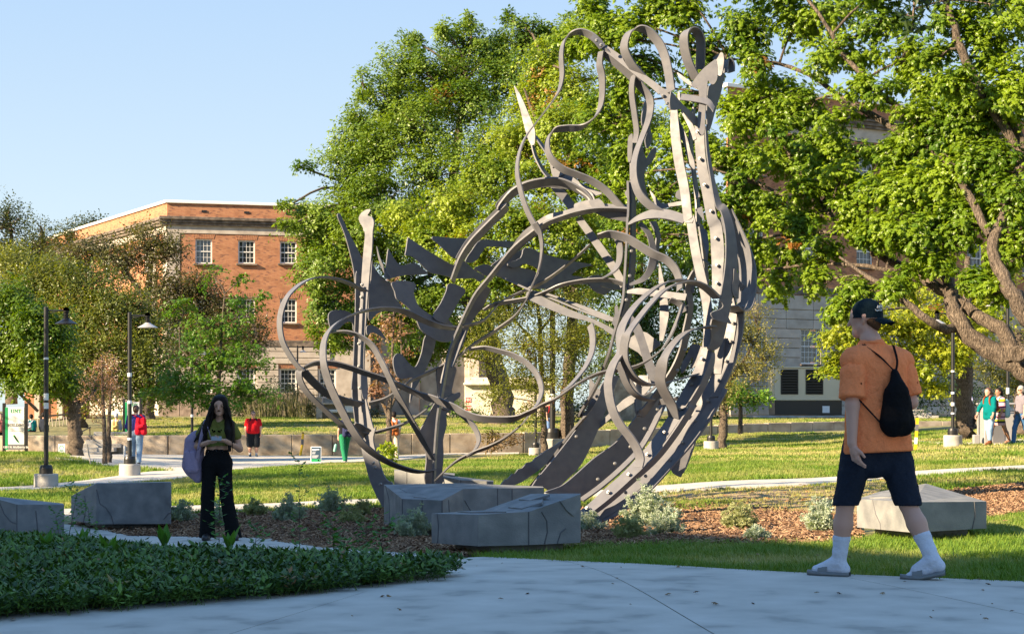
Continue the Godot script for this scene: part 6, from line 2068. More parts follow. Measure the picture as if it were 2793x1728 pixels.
	# --- the two great rails
	flat("rail_face", "D 1440,980 1400,1100 1330,1240 1240,1400 G 1150,290 1050,440 930,600 800,735 660,865 530,975 440,1035", 22.0, 21.5, "30 36 36 36 37 38 38 36 36 30 20", Vector3(-0.55, 0.35, 0.76), 0.0, 0.024, 0.03)
	flat("rail_edge", "D 1475,1010 1460,1090 1400,1240 1330,1360 G 1215,300 1120,450 990,620 830,770 660,920 500,1040", 21.9, 21.4, "10 24 27 26 25 24 22 20 18 14", Vector3(0.5, -0.45, 0.75), 0.0, 0.024)
	flat("rail_face", "D 1600,640 1608,760 1590,900 1560,1030 1505,1180 1440,1310 G 1310,290 1230,410 1130,540 1000,680 880,790 760,895 640,985 545,1055", 22.5, 21.8, "22 28 30 32 34 35 35 34 34 32 30 28 22 14", Vector3(-0.5, 0.35, 0.8), 0.0, 0.024, 0.02)
	rib("rail_rim", "D 1648,700 1645,840 1620,970 1580,1090 1530,1210 1470,1330 G 1430,160 1335,330 1225,490 1085,650 900,850 720,985 545,1078", 22.45, 21.7, 0.24, Vector3(0.5, -0.1, 0.86), 22.0, 0.022)
	cut("inner_plate", "G 1330,90 1335,180 1290,320 1200,480 1090,600 985,690 955,672 1060,560 1170,410 1260,260", 22.6, -0.5, 0.2)
	cut("tail_plate", "G 1085,710 1140,600 1245,478 1215,600 1165,735 1145,756", 22.9, -0.1, 0.1)
	cut("tail_plate", "G 1165,730 1215,600 1262,470 1240,560 1190,690", 22.95, 0.7, 0.1)
	cut("rail_tongue", "G 540,1040 620,985 700,950 780,900 830,900 760,960 660,1020 560,1075", 21.7, -0.2, 0.3)
	# --- the tall head piece
	flat("rail_face", "B 1382,740 1386,900 1402,1050 1432,1200 1470,1400 D 1495,150 1508,300 1508,450 1502,640", 22.2, 22.0, "26 28 29 30 30 36 38 34 26", Vector3(-0.5, 0.08, 0.86), 0.0, 0.026, 0.02)
	flat("rail_edge", "B 1425,770 1440,950 1470,1130 1510,1300 D 1550,30 1585,150 1600,300 1595,450 1570,600 1540,760 1500,930 1440,985", 22.1, 21.9, "6 10 14 22 26 32 40 44 42 40 38 14", Vector3(0.55, -0.05, 0.82), 0.0, 0.024)
	cut("head_plate", "B 1328,485 1345,450 1400,380 1470,322 1500,315 1506,430 1482,478 1455,472 1440,456 1432,560 1422,680 1420,790 1400,830 1370,780 1372,700 1380,600 1376,515 1340,496", 21.9, -0.3, 0.0, 0.03)
	cut("head_plate", "B 1475,302 1500,280 1540,260 1552,312 1536,412 1506,408 1500,330", 22.1, -0.6, 0.1)
	cut("head_backing", "B 1500,412 1550,398 1530,520 1490,650 1450,790 1432,760 1430,620 1440,500 1460,482", 22.3, 0.9, 0.0)
	rib("curl_plate", "B 1552,400 1560,340 1568,312 1585,315 1602,345 1602,395", 22.2, 22.2, 0.13, Vector3(0.5, 0.1, 0.85))
	cut("spade_plate", "B 1180,545 1188,530 1240,590 1290,640 1340,682 1400,752 1412,792 1330,742 1255,652 1215,656 1182,648 1174,600", 21.8, 0.7, -0.1)
	rib("strap", "B 1250,565 1350,578 1440,600 1480,650", 22.0, 21.8, 0.10, Vector3(0.1, -0.85, 0.5))
	cut("horn_plate", "B 1228,400 1245,405 1285,435 1328,465 1330,480 1380,520 1340,500 1290,470 1245,430", 22.2, -0.5, 0.2)
	cut("horn_plate", "B 1235,535 1245,530 1250,560 1248,592 1232,570", 22.0, -0.5, 0.2)
	flat("tall_strip", "B 1207,640 1215,800 1240,1000 1280,1200 1305,1400 D 1322,100 1350,280 1385,450 1420,600 1440,740 1442,850 1440,970", 22.6, 21.9, "20 28 29 28 27 27 27 28 28 26 28 24", Vector3(-0.6, 0.1, 0.8), 0.0, 0.022)
	flat("tall_strip", "B 1268,660 1330,780 1352,860", 22.4, 22.2, "12 14 10", Vector3(-0.5, 0.1, 0.85))
	cut("blade_plate", "B 1235,725 1260,760 1300,850 1320,930 1345,1000 1352,1058 1330,1050 1300,990 1285,920 1250,830", 22.5, -0.6, 0.1)
	flat("dark_rail", "B 1345,640 1328,760 1322,880 1332,1000 1352,1150 1368,1300 1372,1450 D 1390,150 1410,300 1425,450 1432,600", 22.8, 22.4, "14 18 20 20 22 22 24 26 24 22 22", Vector3(0.85, 0.05, 0.55), 0.0, 0.024)
	for g in [["I 828,385 905,350 935,520", 22.3], ["I 880,625 930,600 965,640 985,800 965,970 945,860", 22.3], ["I 890,945 965,968 1005,1028 960,1000", 22.25], ["I 865,180 845,200 830,260 885,240", 22.4]]:
		cut("gusset_plate", g[0], g[1], -0.2, 0.4, 0.018, false)
	flat("dark_rail", "D 1345,450 1318,520 1300,580 1318,690 1292,850 1262,1000 1190,1160 1080,1310 970,1430 G 860,120", 22.6, 22.9, "14 30 34 30 32 33 32 30 30 30", Vector3(0.8, 0.05, 0.6), 0.0, 0.024, 0.04)
	cut("fin_plate", "I 600,215 612,180 650,150 672,142 690,200 690,268 640,268 605,245", 22.7, -0.2, 0.05)
	cut("fin_plate", "D 1300,500 1330,460 1340,430 1345,600 1300,560 1240,515", 22.7, -0.1, 0.05)
	# back band bulging to the right
	rib("ribbon_loop", "D 1555,60 1620,190 1680,330 1710,450 1710,600 1690,700 1640,728 1592,692", 22.9, 22.3, 0.412, Vector3(0.42, 0.0, 0.9))
	cut("claw_plate", "D 1615,440 1640,490 1680,540 1700,550 1665,590 1655,540 1645,640 1610,570 1600,520", 22.3, -0.6, 0.0)
	cut("claw_plate", "I 1270,1060 1310,1110 1330,1200 1310,1280 1320,1400 1270,1380 1240,1290 1260,1180", 22.0, 0.5, -0.1)
	cut("buckle_plate", "J 1360,140 1500,155 1470,210 1455,300 1490,385 1440,375 1320,345 1280,290 1300,265 1370,240 1405,210 1395,170", 21.7, 0.55, -0.1)
	cut("drop_plate", "J 1290,340 1425,380 1410,520 1370,590 1250,650 1280,540", 21.9, 0.8, -0.25, 0.024)
	cut("fork_plate", "J 1095,600 1195,630 1170,760 1130,820 1070,850 1100,760 1090,730 1060,790 1000,890 975,880 985,800 1040,700", 22.6, -0.55, 0.1)
	cut("inner_plate", "J 1225,440 1290,440 1280,560 1235,650 1195,630 1210,520", 22.2, -0.5, 0.1)
	flat("inner_strip", "J 1390,520 1375,640 1360,760 1345,905", 22.4, 22.3, "24 26 26 25", Vector3(-0.45, 0.1, 0.9))
	# --- loops of the right half
	rib("ribbon_loop", "D 1500,632 1420,562 1330,527 1230,537 1130,590 1040,680 960,780 895,870 870,930 862,1010 872,1080 920,1170 1000,1225 1090,1230 1180,1210 1360,1160", 21.9, 21.9, 0.167, Vector3(0.5, 0.12, 0.85), 21.2)
	rib("ribbon_loop", "D 1290,522 1200,517 1110,547 1020,612 930,702 860,812 838,900 842,1000 790,1090 757,1200 762,1310 790,1420 840,1512 G 800,480 850,560 872,630 862,690", 22.3, 21.4, 0.186, Vector3(0.52, 0.1, 0.85), 21.4)
	rib("ribbon_loop", "D 1470,838 1400,837 1290,872 1200,952 1140,1050 1112,1160 1117,1230 1150,1300 1187,1370 1205,1455", 21.7, 21.8, 0.196, Vector3(0.5, 0.1, 0.86), 21.1)
	rib("ribbon_loop", "D 830,1080 868,1200 920,1282 990,1325 1062,1338", 22.0, 22.4, 0.137, Vector3(0.45, 0.2, 0.86))
	rib("ribbon_bar", "D 1105,1350 1170,1345 1235,1322", 22.4, 22.0, 0.127, Vector3(0.3, 0.3, 0.9))
	rib("ribbon_bar", "E 720,782 850,662 980,592 1100,545 1200,490 1310,403 D 250,1400 390,1330 520,1240 650,1170 760,1140 900,1120 1000,1080 1110,1000 1180,900 1240,760 1268,680", 23.6, 22.4, 0.167, Vector3(0.25, 0.3, 0.92), 22.4)
	rib("ribbon_loop", "D 680,215 760,197 870,222 960,272 1060,332 1150,372 1215,440 1245,520 1245,580", 23.2, 22.6, 0.167, Vector3(0.35, 0.35, 0.87), 22.8)
	rib("ribbon_loop", "D 815,215 835,290 828,390 785,458 705,503", 23.2, 23.3, 0.147, Vector3(0.5, 0.15, 0.85))
	rib("ribbon_loop", "J 860,140 930,165 985,210 1010,265", 22.6, 22.6, 0.127, Vector3(0.4, 0.3, 0.87))
	flat("flat_strut", "D 885,595 960,590 1100,607 1290,632", 22.9, 22.5, "8 18 19 20", Vector3(-0.4, 0.3, 0.87))
	flat("flat_strut", "J 440,330 520,440 580,600 620,730 680,900 720,1000", 22.9, 22.8, "22 24 22 24 26 24", Vector3(-0.1, 0.2, 0.95))
	flat("flat_strut", "J 470,1020 560,980 640,960", 23.0, 22.9, "26 34 20", Vector3(-0.5, 0.3, 0.85))
	rib("ribbon_loop", "J 340,780 400,900 470,1020 540,1130 640,1100 730,1010", 22.5, 22.5, 0.127, Vector3(0.35, 0.2, 0.9))
	cut("hook_plate", "J 265,385 275,330 290,290 290,220 305,197 325,215 330,300 300,420 270,390", 22.8, -0.1, 0.0)
	# --- ribbons at the very top
	flat("knot_beam", "B 722,222 830,300 960,405 1060,480 1120,530", 22.9, 22.5, "16 18 17 18 20", Vector3(-0.6, 0.5, 0.6), 0.0, 0.022)
	cut("knot_plate", "B 1105,500 1180,530 1178,560 1185,660 1150,600 1115,555", 22.4, -0.3, 0.1)
	rib("ribbon_loop", "B 720,245 800,322 900,410 970,482 1040,580 1037,700 992,830 950,940 930,1040 937,1150 980,1250 1070,1332 1180,1392 1285,1402", 22.9, 22.6, 0.147, Vector3(0.55, 0.25, 0.8), 22.9)
	rib("ribbon_loop", "B 1000,440 930,362 882,285 864,215 892,130 955,92 1030,115 1100,190 1142,280 1168,390 1188,525", 22.7, 22.3, 0.172, Vector3(0.52, 0.12, 0.85), 22.4)
	rib("ribbon_loop", "B 965,355 925,440 917,540 935,680 950,800 938,880", 22.8, 23.1, 0.121, Vector3(0.5, 0.1, 0.86))
	rib("ribbon_loop", "B 1360,440 1310,340 1280,235 1277,145 1310,98 1358,110 1388,170 1390,270 1386,375", 22.2, 22.2, 0.172, Vector3(0.52, 0.1, 0.85), 21.9)
	flat("knot_edge", "B 640,150 680,180 715,225", 22.85, 22.85, "18 22 20", Vector3(0.1, 0.3, 0.9), 0.0, 0.02)
	# bolts
	bolts("B 1372,805 1388,990 1420,1170 1465,1350 D 1497,225 1507,412 1505,533 1494,665", 22.15, 21.95, Vector3(-0.5, 0.1, 0.86))
	bolts("D 1402,1055 1330,1230 1245,1400 G 1145,290 1042,452 925,603 797,740 658,863 510,972", 21.95, 21.5, Vector3(-0.5, 0.3, 0.8))
	bolts("D 1615,810 1598,936 1566,1070 1515,1205 1440,1343 G 1340,235 1258,372 1165,520 1080,640 912,752 775,865", 22.4, 21.8, Vector3(-0.3, 0.3, 0.9))
	bolts("G 993,290 902,425 803,550 697,665 580,773", 22.9, 22.6, Vector3(0.3, 0.2, 0.93))
	bolts("D 912,315 900,485 877,650", 23.0, 22.9, Vector3(0.3, 0.1, 0.95))
	bolts("G 573,205 432,480 345,605 262,722", 23.6, 24.2, Vector3(0.3, 0.2, 0.93))
	bolts("J 1015,660 935,870 730,1270 596,1468", 22.6, 22.8, Vector3(0.2, 0.1, 0.95))
	bolts("B 675,180 706,212 1132,560 1160,612", 22.6, 22.3, Vector3(-0.2, 0.3, 0.9))


# ---------------------------------------------------------------- lamp posts, signs, bin
func lamp_post(px: float, z: float, top_py: float, label: String, turn := 0.0, up := false, stickers := [], big := 1.0) -> void:
	var foot := on_upper(px, z) if up else on_land(px, z)
	var n := thing("lamp_post", label, "lamp post", foot, turn, "black lamp posts with cone shades")
	n.scale = Vector3.ONE * big
	var h := (at(px, top_py, z).y - foot.y) / big
	var b := MB.new()
	b.lathe(Vector3(0, -0.2, 0), [[0.0, 0.0], [0.28, 0.0], [0.275, 0.5], [0.265, 0.53], [0.0, 0.53]], 20)
	obj("concrete_base", b, mats.concrete, n)
	b = MB.new()
	b.lathe(Vector3(0, 0.33, 0), [[0.0, 0.0], [0.155, 0.0], [0.155, 0.13], [0.13, 0.2], [0.06, 0.21]], 20)
	obj("collar", b, mats.black, n)
	b = MB.new()
	b.lathe(Vector3(0, 0.5, 0), [[0.055, 0.0], [0.053, h - 0.52], [0.04, h - 0.5], [0.0, h - 0.5]], 14)
	obj("pole", b, mats.black, n)
	b = MB.new()
	b.tube(PackedVector3Array([Vector3(0.04, h - 0.09, 0), Vector3(0.44, h - 0.09, 0)]), PackedFloat32Array([0.018, 0.018]), 8)
	b.tube(PackedVector3Array([Vector3(0.04, h - 0.16, 0), Vector3(0.3, h - 0.1, 0)]), PackedFloat32Array([0.01, 0.01]), 6)
	obj("arm", b, mats.black, n)
	b = MB.new()
	var c := Vector3(0.47, h - 0.09, 0)
	b.ball(c + Vector3.UP * 0.01, Vector3(0.075, 0.075, 0.075), Basis(), 14)
	b.lathe(c, [[0.07, -0.03], [0.072, 0.0]], 14)
	for k in 4:
		b.lathe(c, [[0.07, -0.05 - k * 0.035], [0.082, -0.055 - k * 0.035], [0.07, -0.065 - k * 0.035]], 14)
	b.lathe(c, [[0.05, -0.2], [0.05, 0.0]], 10)
	obj("lamp_head", b, mats.black, n)
	b = MB.new()
	b.lathe(c, [[0.262, -0.318], [0.265, -0.31], [0.17, -0.255], [0.09, -0.21], [0.07, -0.185]], 24)
	b.lathe(c, [[0.0, -0.20], [0.08, -0.215], [0.16, -0.262], [0.258, -0.317]], 24)
	obj("shade", b, mats.black if px < 200 else mats.shade, n)
	for s in stickers:
		b = MB.new()
		b.lathe(Vector3(0, s[0], 0), [[0.0565, 0.0], [0.0565, s[1]]], 14)
		obj("sticker", b, mats.paper, n)


func campus_sign(label: String, px0: float, px1: float, py0: float, py1: float, z: float, name_: String, foot: String) -> void:
	var n := thing("campus_sign", label, "sign")
	var a := at(px0, py0, z)
	var c := at(px1, py1, z)
	var w := c.x - a.x
	var h := a.y - c.y
	var mid := Vector3((a.x + c.x) / 2, (a.y + c.y) / 2, -z)
	var b := MB.new()
	b.box(mid, Vector3(w, h, 0.08), Basis(), 0.01)
	obj("panel", b, mats.white, n)
	for s in [-1, 1]:
		b = MB.new()
		b.box(mid + Vector3(s * (w / 2 + 0.055), -0.15, -0.02), Vector3(0.1, h + 0.6, 0.14), Basis(), 0.015)
		obj("post", b, mats.black, n)
	b = MB.new()
	b.box(Vector3(a.x + w * 0.07, mid.y, -z + 0.043), Vector3(w * 0.14, h - 0.01, 0.006))
	obj("green_stripe", b, mats.green, n)
	b = MB.new()
	if foot:
		b.box(Vector3(mid.x + w * 0.07, c.y + h * 0.065, -z + 0.043), Vector3(w * 0.86 - 0.01, h * 0.13, 0.006))
		obj("foot_strip", b, mats.grey, n)
		letters(n, foot, h * 0.045, Vector3(mid.x + w * 0.07, c.y + h * 0.062, -z + 0.05), mats.white, true)
	letters(n, "UNT", h * 0.085, Vector3(mid.x + w * 0.05, a.y - h * 0.09, -z + 0.046), mats.green, true, "Droid Serif")
	letters(n, name_, h * 0.062, Vector3(mid.x + w * 0.07, a.y - h * 0.42, -z + 0.046), mats.ink, false, "Droid Serif")
	b = MB.new()
	b.box(Vector3(mid.x + w * 0.07, a.y - h * 0.565, -z + 0.043), Vector3(w * 0.74, 0.008, 0.005))
	obj("rule", b, mats.grey, n)
	b = MB.new()
	var e := Vector3(mid.x + w * 0.08, a.y - h * 0.72, -z + 0.045)
	for k in 5:
		var q := e + Vector3(-0.10 + k * 0.03, 0.10 - k * 0.045, 0)
		var d := Vector3(0.55, -0.85, 0).normalized()
		var sd := Vector3(0.85, 0.55, 0) * 0.035
		b.plate(PackedVector3Array([q - sd, q + d * 0.09 - sd * 0.4, q + d * 0.16 + sd, q + sd * 0.8]), Vector3.BACK, 0.004)
	obj("emblem", b, mats.green, n)


func build_lamps() -> void:
	mats.shade = mat(lin(0.42, 0.41, 0.40), 0.35, 0.2)
	mats.green = mat(lin(0.0, 0.26, 0.08), 0.5)
	mats.grey = mat(lin(0.12, 0.12, 0.13), 0.6)
	mats.ink = mat(lin(0.06, 0.06, 0.06), 0.7)
	mats.yellow = mat(lin(0.72, 0.45, 0.01), 0.5)
	lamp_post(124.8, 38.6, 836, "leftmost lamp post, on the grass mound by the green and white sign", 0.0, false, [[2.05, 0.16], [1.85, 0.14], [3.0, 0.05]])
	lamp_post(353, 43, 851, "lamp post standing in front of the man with the red backpack", 0.0, false, [[1.9, 0.08], [0.95, 0.06], [2.6, 0.1]])
	lamp_post(523, 63, 938, "lamp post half hidden by the young oak at left", 0.0, false, [[1.55, 0.1]])
	lamp_post(811, 104, 942, "distant lamp post in front of the brick building, seen inside the left loop", 0.9, true)
	lamp_post(2600, 49, 846, "lamp post right of the walking man, with its shade to the left", PI, false, [[1.55, 0.06], [1.2, 0.1], [0.95, 0.05], [2.2, 0.05]])
	lamp_post(1507, 66, 690, "tall lamp post behind the sculpture's centre, its round head between the steel plates", 0.0, false, [[1.1, 0.12]], 2.0)
	lamp_post(1461, 65, 972, "lamp post with pale base just left of the sculpture's right feet", 2.0)
	lamp_post(1940, 61, 946, "lamp post right of the sculpture beside the small olive tree", 2.4, false, [[1.4, 0.12]])
	lamp_post(2750, 54, 800, "lamp post behind the grey litter bin at the right edge", 2.6, false, [[1.5, 0.2]])


func build_signs() -> void:
	campus_sign("green and white building sign on black posts at the left edge", 14, 66, 1110, 1226, 60, "BUILDING", "1201 N. Mulberry St.")
	campus_sign("green and white garage sign behind the second lamp post", 341, 380, 1096, 1196, 70, "GARAGE", "")
	# small yard sign
	var n := thing("yard_sign", "small white yard sign with a green arch by the steps", "sign")
	var a := at(167, 1222, 63)
	var b := MB.new()
	b.box(a, Vector3(0.26, 0.34, 0.02))
	obj("board", b, mats.paper, n)
	b = MB.new()
	for k in 7:
		var t := PI * k / 6.0
		b.box(a + Vector3(cos(t) * 0.075, 0.02 + sin(t) * 0.08, 0.013), Vector3(0.03, 0.03, 0.006))
	b.box(a + Vector3(0, -0.09, 0.013), Vector3(0.14, 0.03, 0.006))
	obj("print", b, mats.green, n)
	b = MB.new()
	for s in [-1, 1]:
		b.box(a + Vector3(s * 0.09, -0.28, 0), Vector3(0.012, 0.3, 0.012))
	obj("stake", b, mats.grey, n)
	# poster board on the plaza
	n = thing("poster_board", "dark green and navy poster board standing on the plaza", "sign")
	a = at(861.5, 1239, 56)
	b = MB.new()
	b.box(a, Vector3(0.36, 0.54, 0.03), Basis(Vector3.RIGHT, -0.12), 0.004)
	obj("frame", b, mats.paper, n)
	var bs := Basis(Vector3.RIGHT, -0.12)
	b = MB.new()
	b.box(a + bs * Vector3(0, 0.0, 0.016), Vector3(0.32, 0.49, 0.008), bs)
	obj("poster", b, mat(lin(0.02, 0.05, 0.08), 0.5), n)
	b = MB.new()
	b.box(a + bs * Vector3(0, -0.2, 0.021), Vector3(0.318, 0.09, 0.004), bs)
	obj("green_band", b, mats.green, n)
	b = MB.new()
	for k in 9:
		var w: float = [0.24, 0.14, 0.0, 0.12, 0.1, 0.0, 0.22, 0.2, 0.16][k]
		if w > 0.0:
			b.box(a + bs * Vector3(-0.13 + w / 2, 0.17 - k * 0.035, 0.022), Vector3(w, 0.014 if k else 0.03, 0.003), bs)
	b.ball(a + bs * Vector3(0.09, -0.2, 0.022), Vector3(0.03, 0.03, 0.006), bs, 10)
	obj("print", b, mats.paper, n)
	b = MB.new()
	for s in [-1, 1]:
		b.box(a + Vector3(s * 0.15, -0.12, -0.12), Vector3(0.02, 0.6, 0.02), Basis(Vector3.RIGHT, 0.25))
	obj("leg", b, mats.grey, n)
	# bent yellow marker
	n = thing("marker_post", "bent yellow and black utility marker in front of the low wall", "marker post")
	var p0 := ground(818, 1244)
	var z := -p0.z
	b = MB.new()
	b.tube(PackedVector3Array([p0, at(824, 1212, z)]), PackedFloat32Array([0.05, 0.05]), 8)
	obj("lower_tube", b, mats.yellow, n)
	b = MB.new()
	b.tube(PackedVector3Array([at(824, 1212, z), at(824.5, 1197, z)]), PackedFloat32Array([0.051, 0.051]), 8)
	obj("label_band", b, mats.grey, n)
	b = MB.new()
	b.tube(PackedVector3Array([at(824.5, 1197, z), at(826, 1181, z)]), PackedFloat32Array([0.05, 0.05]), 8)
	obj("upper_tube", b, mats.yellow, n)
	b = MB.new()
	b.tube(PackedVector3Array([at(826, 1181, z), at(826, 1178, z)]), PackedFloat32Array([0.055, 0.05]), 8)
	obj("cap", b, mats.black, n)
	n = thing("marker_post", "flat yellow and white utility marker on the lawn right of the man", "marker post")
	z = 47.0
	var y0 := on_land(2500, z)
	for k in 5:
		b = MB.new()
		b.box(Vector3(lerpf(at(2498, 0, z).x, at(2503, 0, z).x, k / 4.0), lerpf(y0.y, at(0, 1139, z).y, (k + 0.5) / 5.0), -z), Vector3(0.085, (at(0, 1139, z).y - y0.y) / 5.0, 0.012), Basis(Vector3.BACK, -0.06))
		obj("board", b, mats.yellow if k % 2 == 0 else (mats.paper if k != 3 else mats.grey), n)
	# stakes by the dead sapling
	n = thing("tree_stake", "thin speckled stake leaning beside the dead sapling", "stake")
	b = MB.new()
	b.tube(PackedVector3Array([ground(247, 1271), at(237, 1212, -ground(247, 1271).z)]), PackedFloat32Array([0.022, 0.02]), 6)
	obj("stick", b, mats.stone, n)
	n = thing("tree_stake", "short pale stake with a green top beside the second lamp base", "stake")
	b = MB.new()
	p0 = ground(338, 1262)
	b.tube(PackedVector3Array([p0, at(339, 1215, -p0.z)]), PackedFloat32Array([0.03, 0.03]), 6)
	obj("stick", b, mats.paper, n)
	# litter bin
	n = thing("litter_bin", "square grey steel litter bin with a hooded top at the right edge", "litter bin")
	var q0 := at(2686, 1099, 49)
	var q1 := at(2773, 1212, 49)
	var w2 := q1.x - q0.x
	var mx := (q0.x + q1.x) / 2
	var fy := on_land(2730, 49).y
	b = MB.new()
	b.box(Vector3(mx, (q0.y + fy) / 2 - 0.13, -49.4), Vector3(w2, q0.y - fy - 0.26, 0.8), Basis(), 0.02)
	obj("body", b, mats.bin, n)
	b = MB.new()
	b.box(Vector3(mx, q0.y - 0.02, -49.4), Vector3(w2 + 0.06, 0.06, 0.86), Basis(), 0.02)
	b.box(Vector3(mx, q0.y - 0.15, -49.55), Vector3(w2 - 0.04, 0.24, 0.5), Basis(), 0.02)
	obj("hood", b, mats.bin, n)
	b = MB.new()
	b.tube(PackedVector3Array([Vector3(mx + 0.1, q0.y - 0.26, -48.98), Vector3(mx + 0.1, q0.y - 0.2, -48.9), Vector3(mx + 0.4, q0.y - 0.2, -48.9), Vector3(mx + 0.4, q0.y - 0.26, -48.98)]), PackedFloat32Array([0.018, 0.018, 0.018, 0.018]), 6)
	obj("handle", b, mats.tin, n)
	b = MB.new()
	b.box(Vector3(mx - 0.05, fy + 0.35, -48.985), Vector3(0.34, 0.7, 0.02))
	obj("door", b, mats.grey, n)
	b = MB.new()
	b.box(Vector3(q0.x - 0.25, fy + 0.12, -49.0), Vector3(0.18, 0.32, 0.18), Basis(), 0.015)
	tag(obj("ground_box", b, mats.bin), "small grey service box on the lawn beside the litter bin", "box")


# ---------------------------------------------------------------- people: distance field of tapered capsules, meshed with surface nets
func skin_field(bones: Array, cell: float, k: float, fold := 0.0, fold_freq := 9.0, cuts := []) -> ArrayMesh:
	# bones: [a, b, radius at a, radius at b]
	var lo := Vector3.ONE * 1e9
	var hi := -lo
	for q in bones:
		for e in [[q[0], q[2]], [q[1], q[3]]]:
			lo = lo.min(e[0] - Vector3.ONE * e[1])
			hi = hi.max(e[0] + Vector3.ONE * e[1])
	var pad := k + cell * 3.0
	lo -= Vector3.ONE * pad
	hi += Vector3.ONE * pad
	var nx := int((hi.x - lo.x) / cell) + 2
	var ny := int((hi.y - lo.y) / cell) + 2
	var nz := int((hi.z - lo.z) / cell) + 2
	var f := PackedFloat32Array()
	f.resize(nx * ny * nz)
	f.fill(1.0)
	var rows := PackedByteArray()
	rows.resize(ny * nz)
	for q in bones:
		var a: Vector3 = q[0]
		var b: Vector3 = q[1]
		var ra: float = q[2]
		var rb: float = q[3]
		var ab := b - a
		var ll := maxf(ab.length_squared(), 1e-8)
		var r := maxf(ra, rb) + pad - cell
		var p0 := ((a.min(b) - Vector3.ONE * r - lo) / cell).floor()
		var p1 := ((a.max(b) + Vector3.ONE * r - lo) / cell).ceil()
		var x0 := maxi(0, int(p0.x))
		var x1 := mini(nx, int(p1.x))
		var dr := rb - ra
		for z in range(maxi(0, int(p0.z)), mini(nz, int(p1.z))):
			for y in range(maxi(0, int(p0.y)), mini(ny, int(p1.y))):
				var at_ := (z * ny + y) * nx
				rows[z * ny + y] = 1
				var p := Vector3(lo.x + x0 * cell, lo.y + y * cell, lo.z + z * cell) - a
				for x in range(x0, x1):
					var t := clampf(p.dot(ab) / ll, 0.0, 1.0)
					var d := (p - ab * t).length() - ra - dr * t
					var o := f[at_ + x]
					if d < o + k:
						var h := maxf(k - absf(o - d), 0.0) / k
						f[at_ + x] = minf(o, d) - h * h * k * 0.25
					p.x += cell
	if fold > 0.0:
		for z in nz:
			for y in ny:
				if rows[z * ny + y] == 0:
					continue
				for x in nx:
					var i := (z * ny + y) * nx + x
					if absf(f[i]) < cell * 4.0:
						var p := lo + Vector3(x, y, z) * cell
						f[i] += fold * (noise2.get_noise_3d(p.x * fold_freq, p.y * fold_freq * 0.35, p.z * fold_freq) + 0.5 * noise2.get_noise_3d(p.x * 14.0 + p.y * 9.0, p.y * 5.0 - p.x * 6.0, p.z * 14.0))
	for c in cuts:
		# a clean straight hem: cut with the plane [point, outward direction]
		for z in nz:
			for y in ny:
				if rows[z * ny + y]:
					for x in nx:
						var i := (z * ny + y) * nx + x
						if f[i] < cell * 6.0:
							f[i] = maxf(f[i], (lo + Vector3(x, y, z) * cell - c[0]).dot(c[1]))
	var verts := PackedVector3Array()
	var ids := {}
	var near := cell * 2.0
	var step := [0, 1, nx, nx + 1, nx * ny, nx * ny + 1, nx * ny + nx, nx * ny + nx + 1]
	for z in nz - 1:
		for y in ny - 1:
			if rows[z * ny + y] == 0:
				continue
			for x in nx - 1:
				var i := (z * ny + y) * nx + x
				if absf(f[i]) > near:
					continue
				var m := 0
				for c in 8:
					if f[i + step[c]] < 0.0:
						m |= 1 << c
				if m == 0 or m == 255:
					continue
				var s := Vector3.ZERO
				var n := 0
				for e in [[0, 1], [2, 3], [4, 5], [6, 7], [0, 2], [1, 3], [4, 6], [5, 7], [0, 4], [1, 5], [2, 6], [3, 7]]:
					if ((m >> e[0]) & 1) != ((m >> e[1]) & 1):
						var fa := f[i + step[e[0]]]
						var fb := f[i + step[e[1]]]
						var t := fa / (fa - fb)
						var ca := Vector3(e[0] & 1, (e[0] >> 1) & 1, e[0] >> 2)
						var cb := Vector3(e[1] & 1, (e[1] >> 1) & 1, e[1] >> 2)
						s += ca.lerp(cb, t)
						n += 1
				ids[i] = verts.size()
				verts.append(lo + (Vector3(x, y, z) + s / n) * cell)
	var idx := PackedInt32Array()
	var nrm := PackedVector3Array()
	nrm.resize(verts.size())
	for i in ids:
		for ax in 3:
			var d: int = [1, nx, nx * ny][ax]
			var u: int = [nx, nx * ny, 1][ax]
			var w: int = [nx * ny, 1, nx][ax]
			if (f[i] < 0.0) == (f[i + d] < 0.0):
				continue
			if not (ids.has(i - u) and ids.has(i - w) and ids.has(i - u - w)):
				continue
			var q := [ids[i], ids[i - u], ids[i - u - w], ids[i - w]]
			if f[i] < 0.0:
				q.reverse()
			for t in [0, 1, 2, 0, 2, 3]:
				idx.append(q[t])
	for t in range(0, idx.size(), 3):
		var g := (verts[idx[t + 2]] - verts[idx[t]]).cross(verts[idx[t + 1]] - verts[idx[t]])
		for e in 3:
			nrm[idx[t + e]] += g
	for i in nrm.size():
		nrm[i] = nrm[i].normalized()
	var arr := []
	arr.resize(Mesh.ARRAY_MAX)
	arr[Mesh.ARRAY_VERTEX] = verts
	arr[Mesh.ARRAY_NORMAL] = nrm
	arr[Mesh.ARRAY_INDEX] = idx
	var mesh := ArrayMesh.new()
	if verts.size():
		mesh.add_surface_from_arrays(Mesh.PRIMITIVE_TRIANGLES, arr)
	return mesh


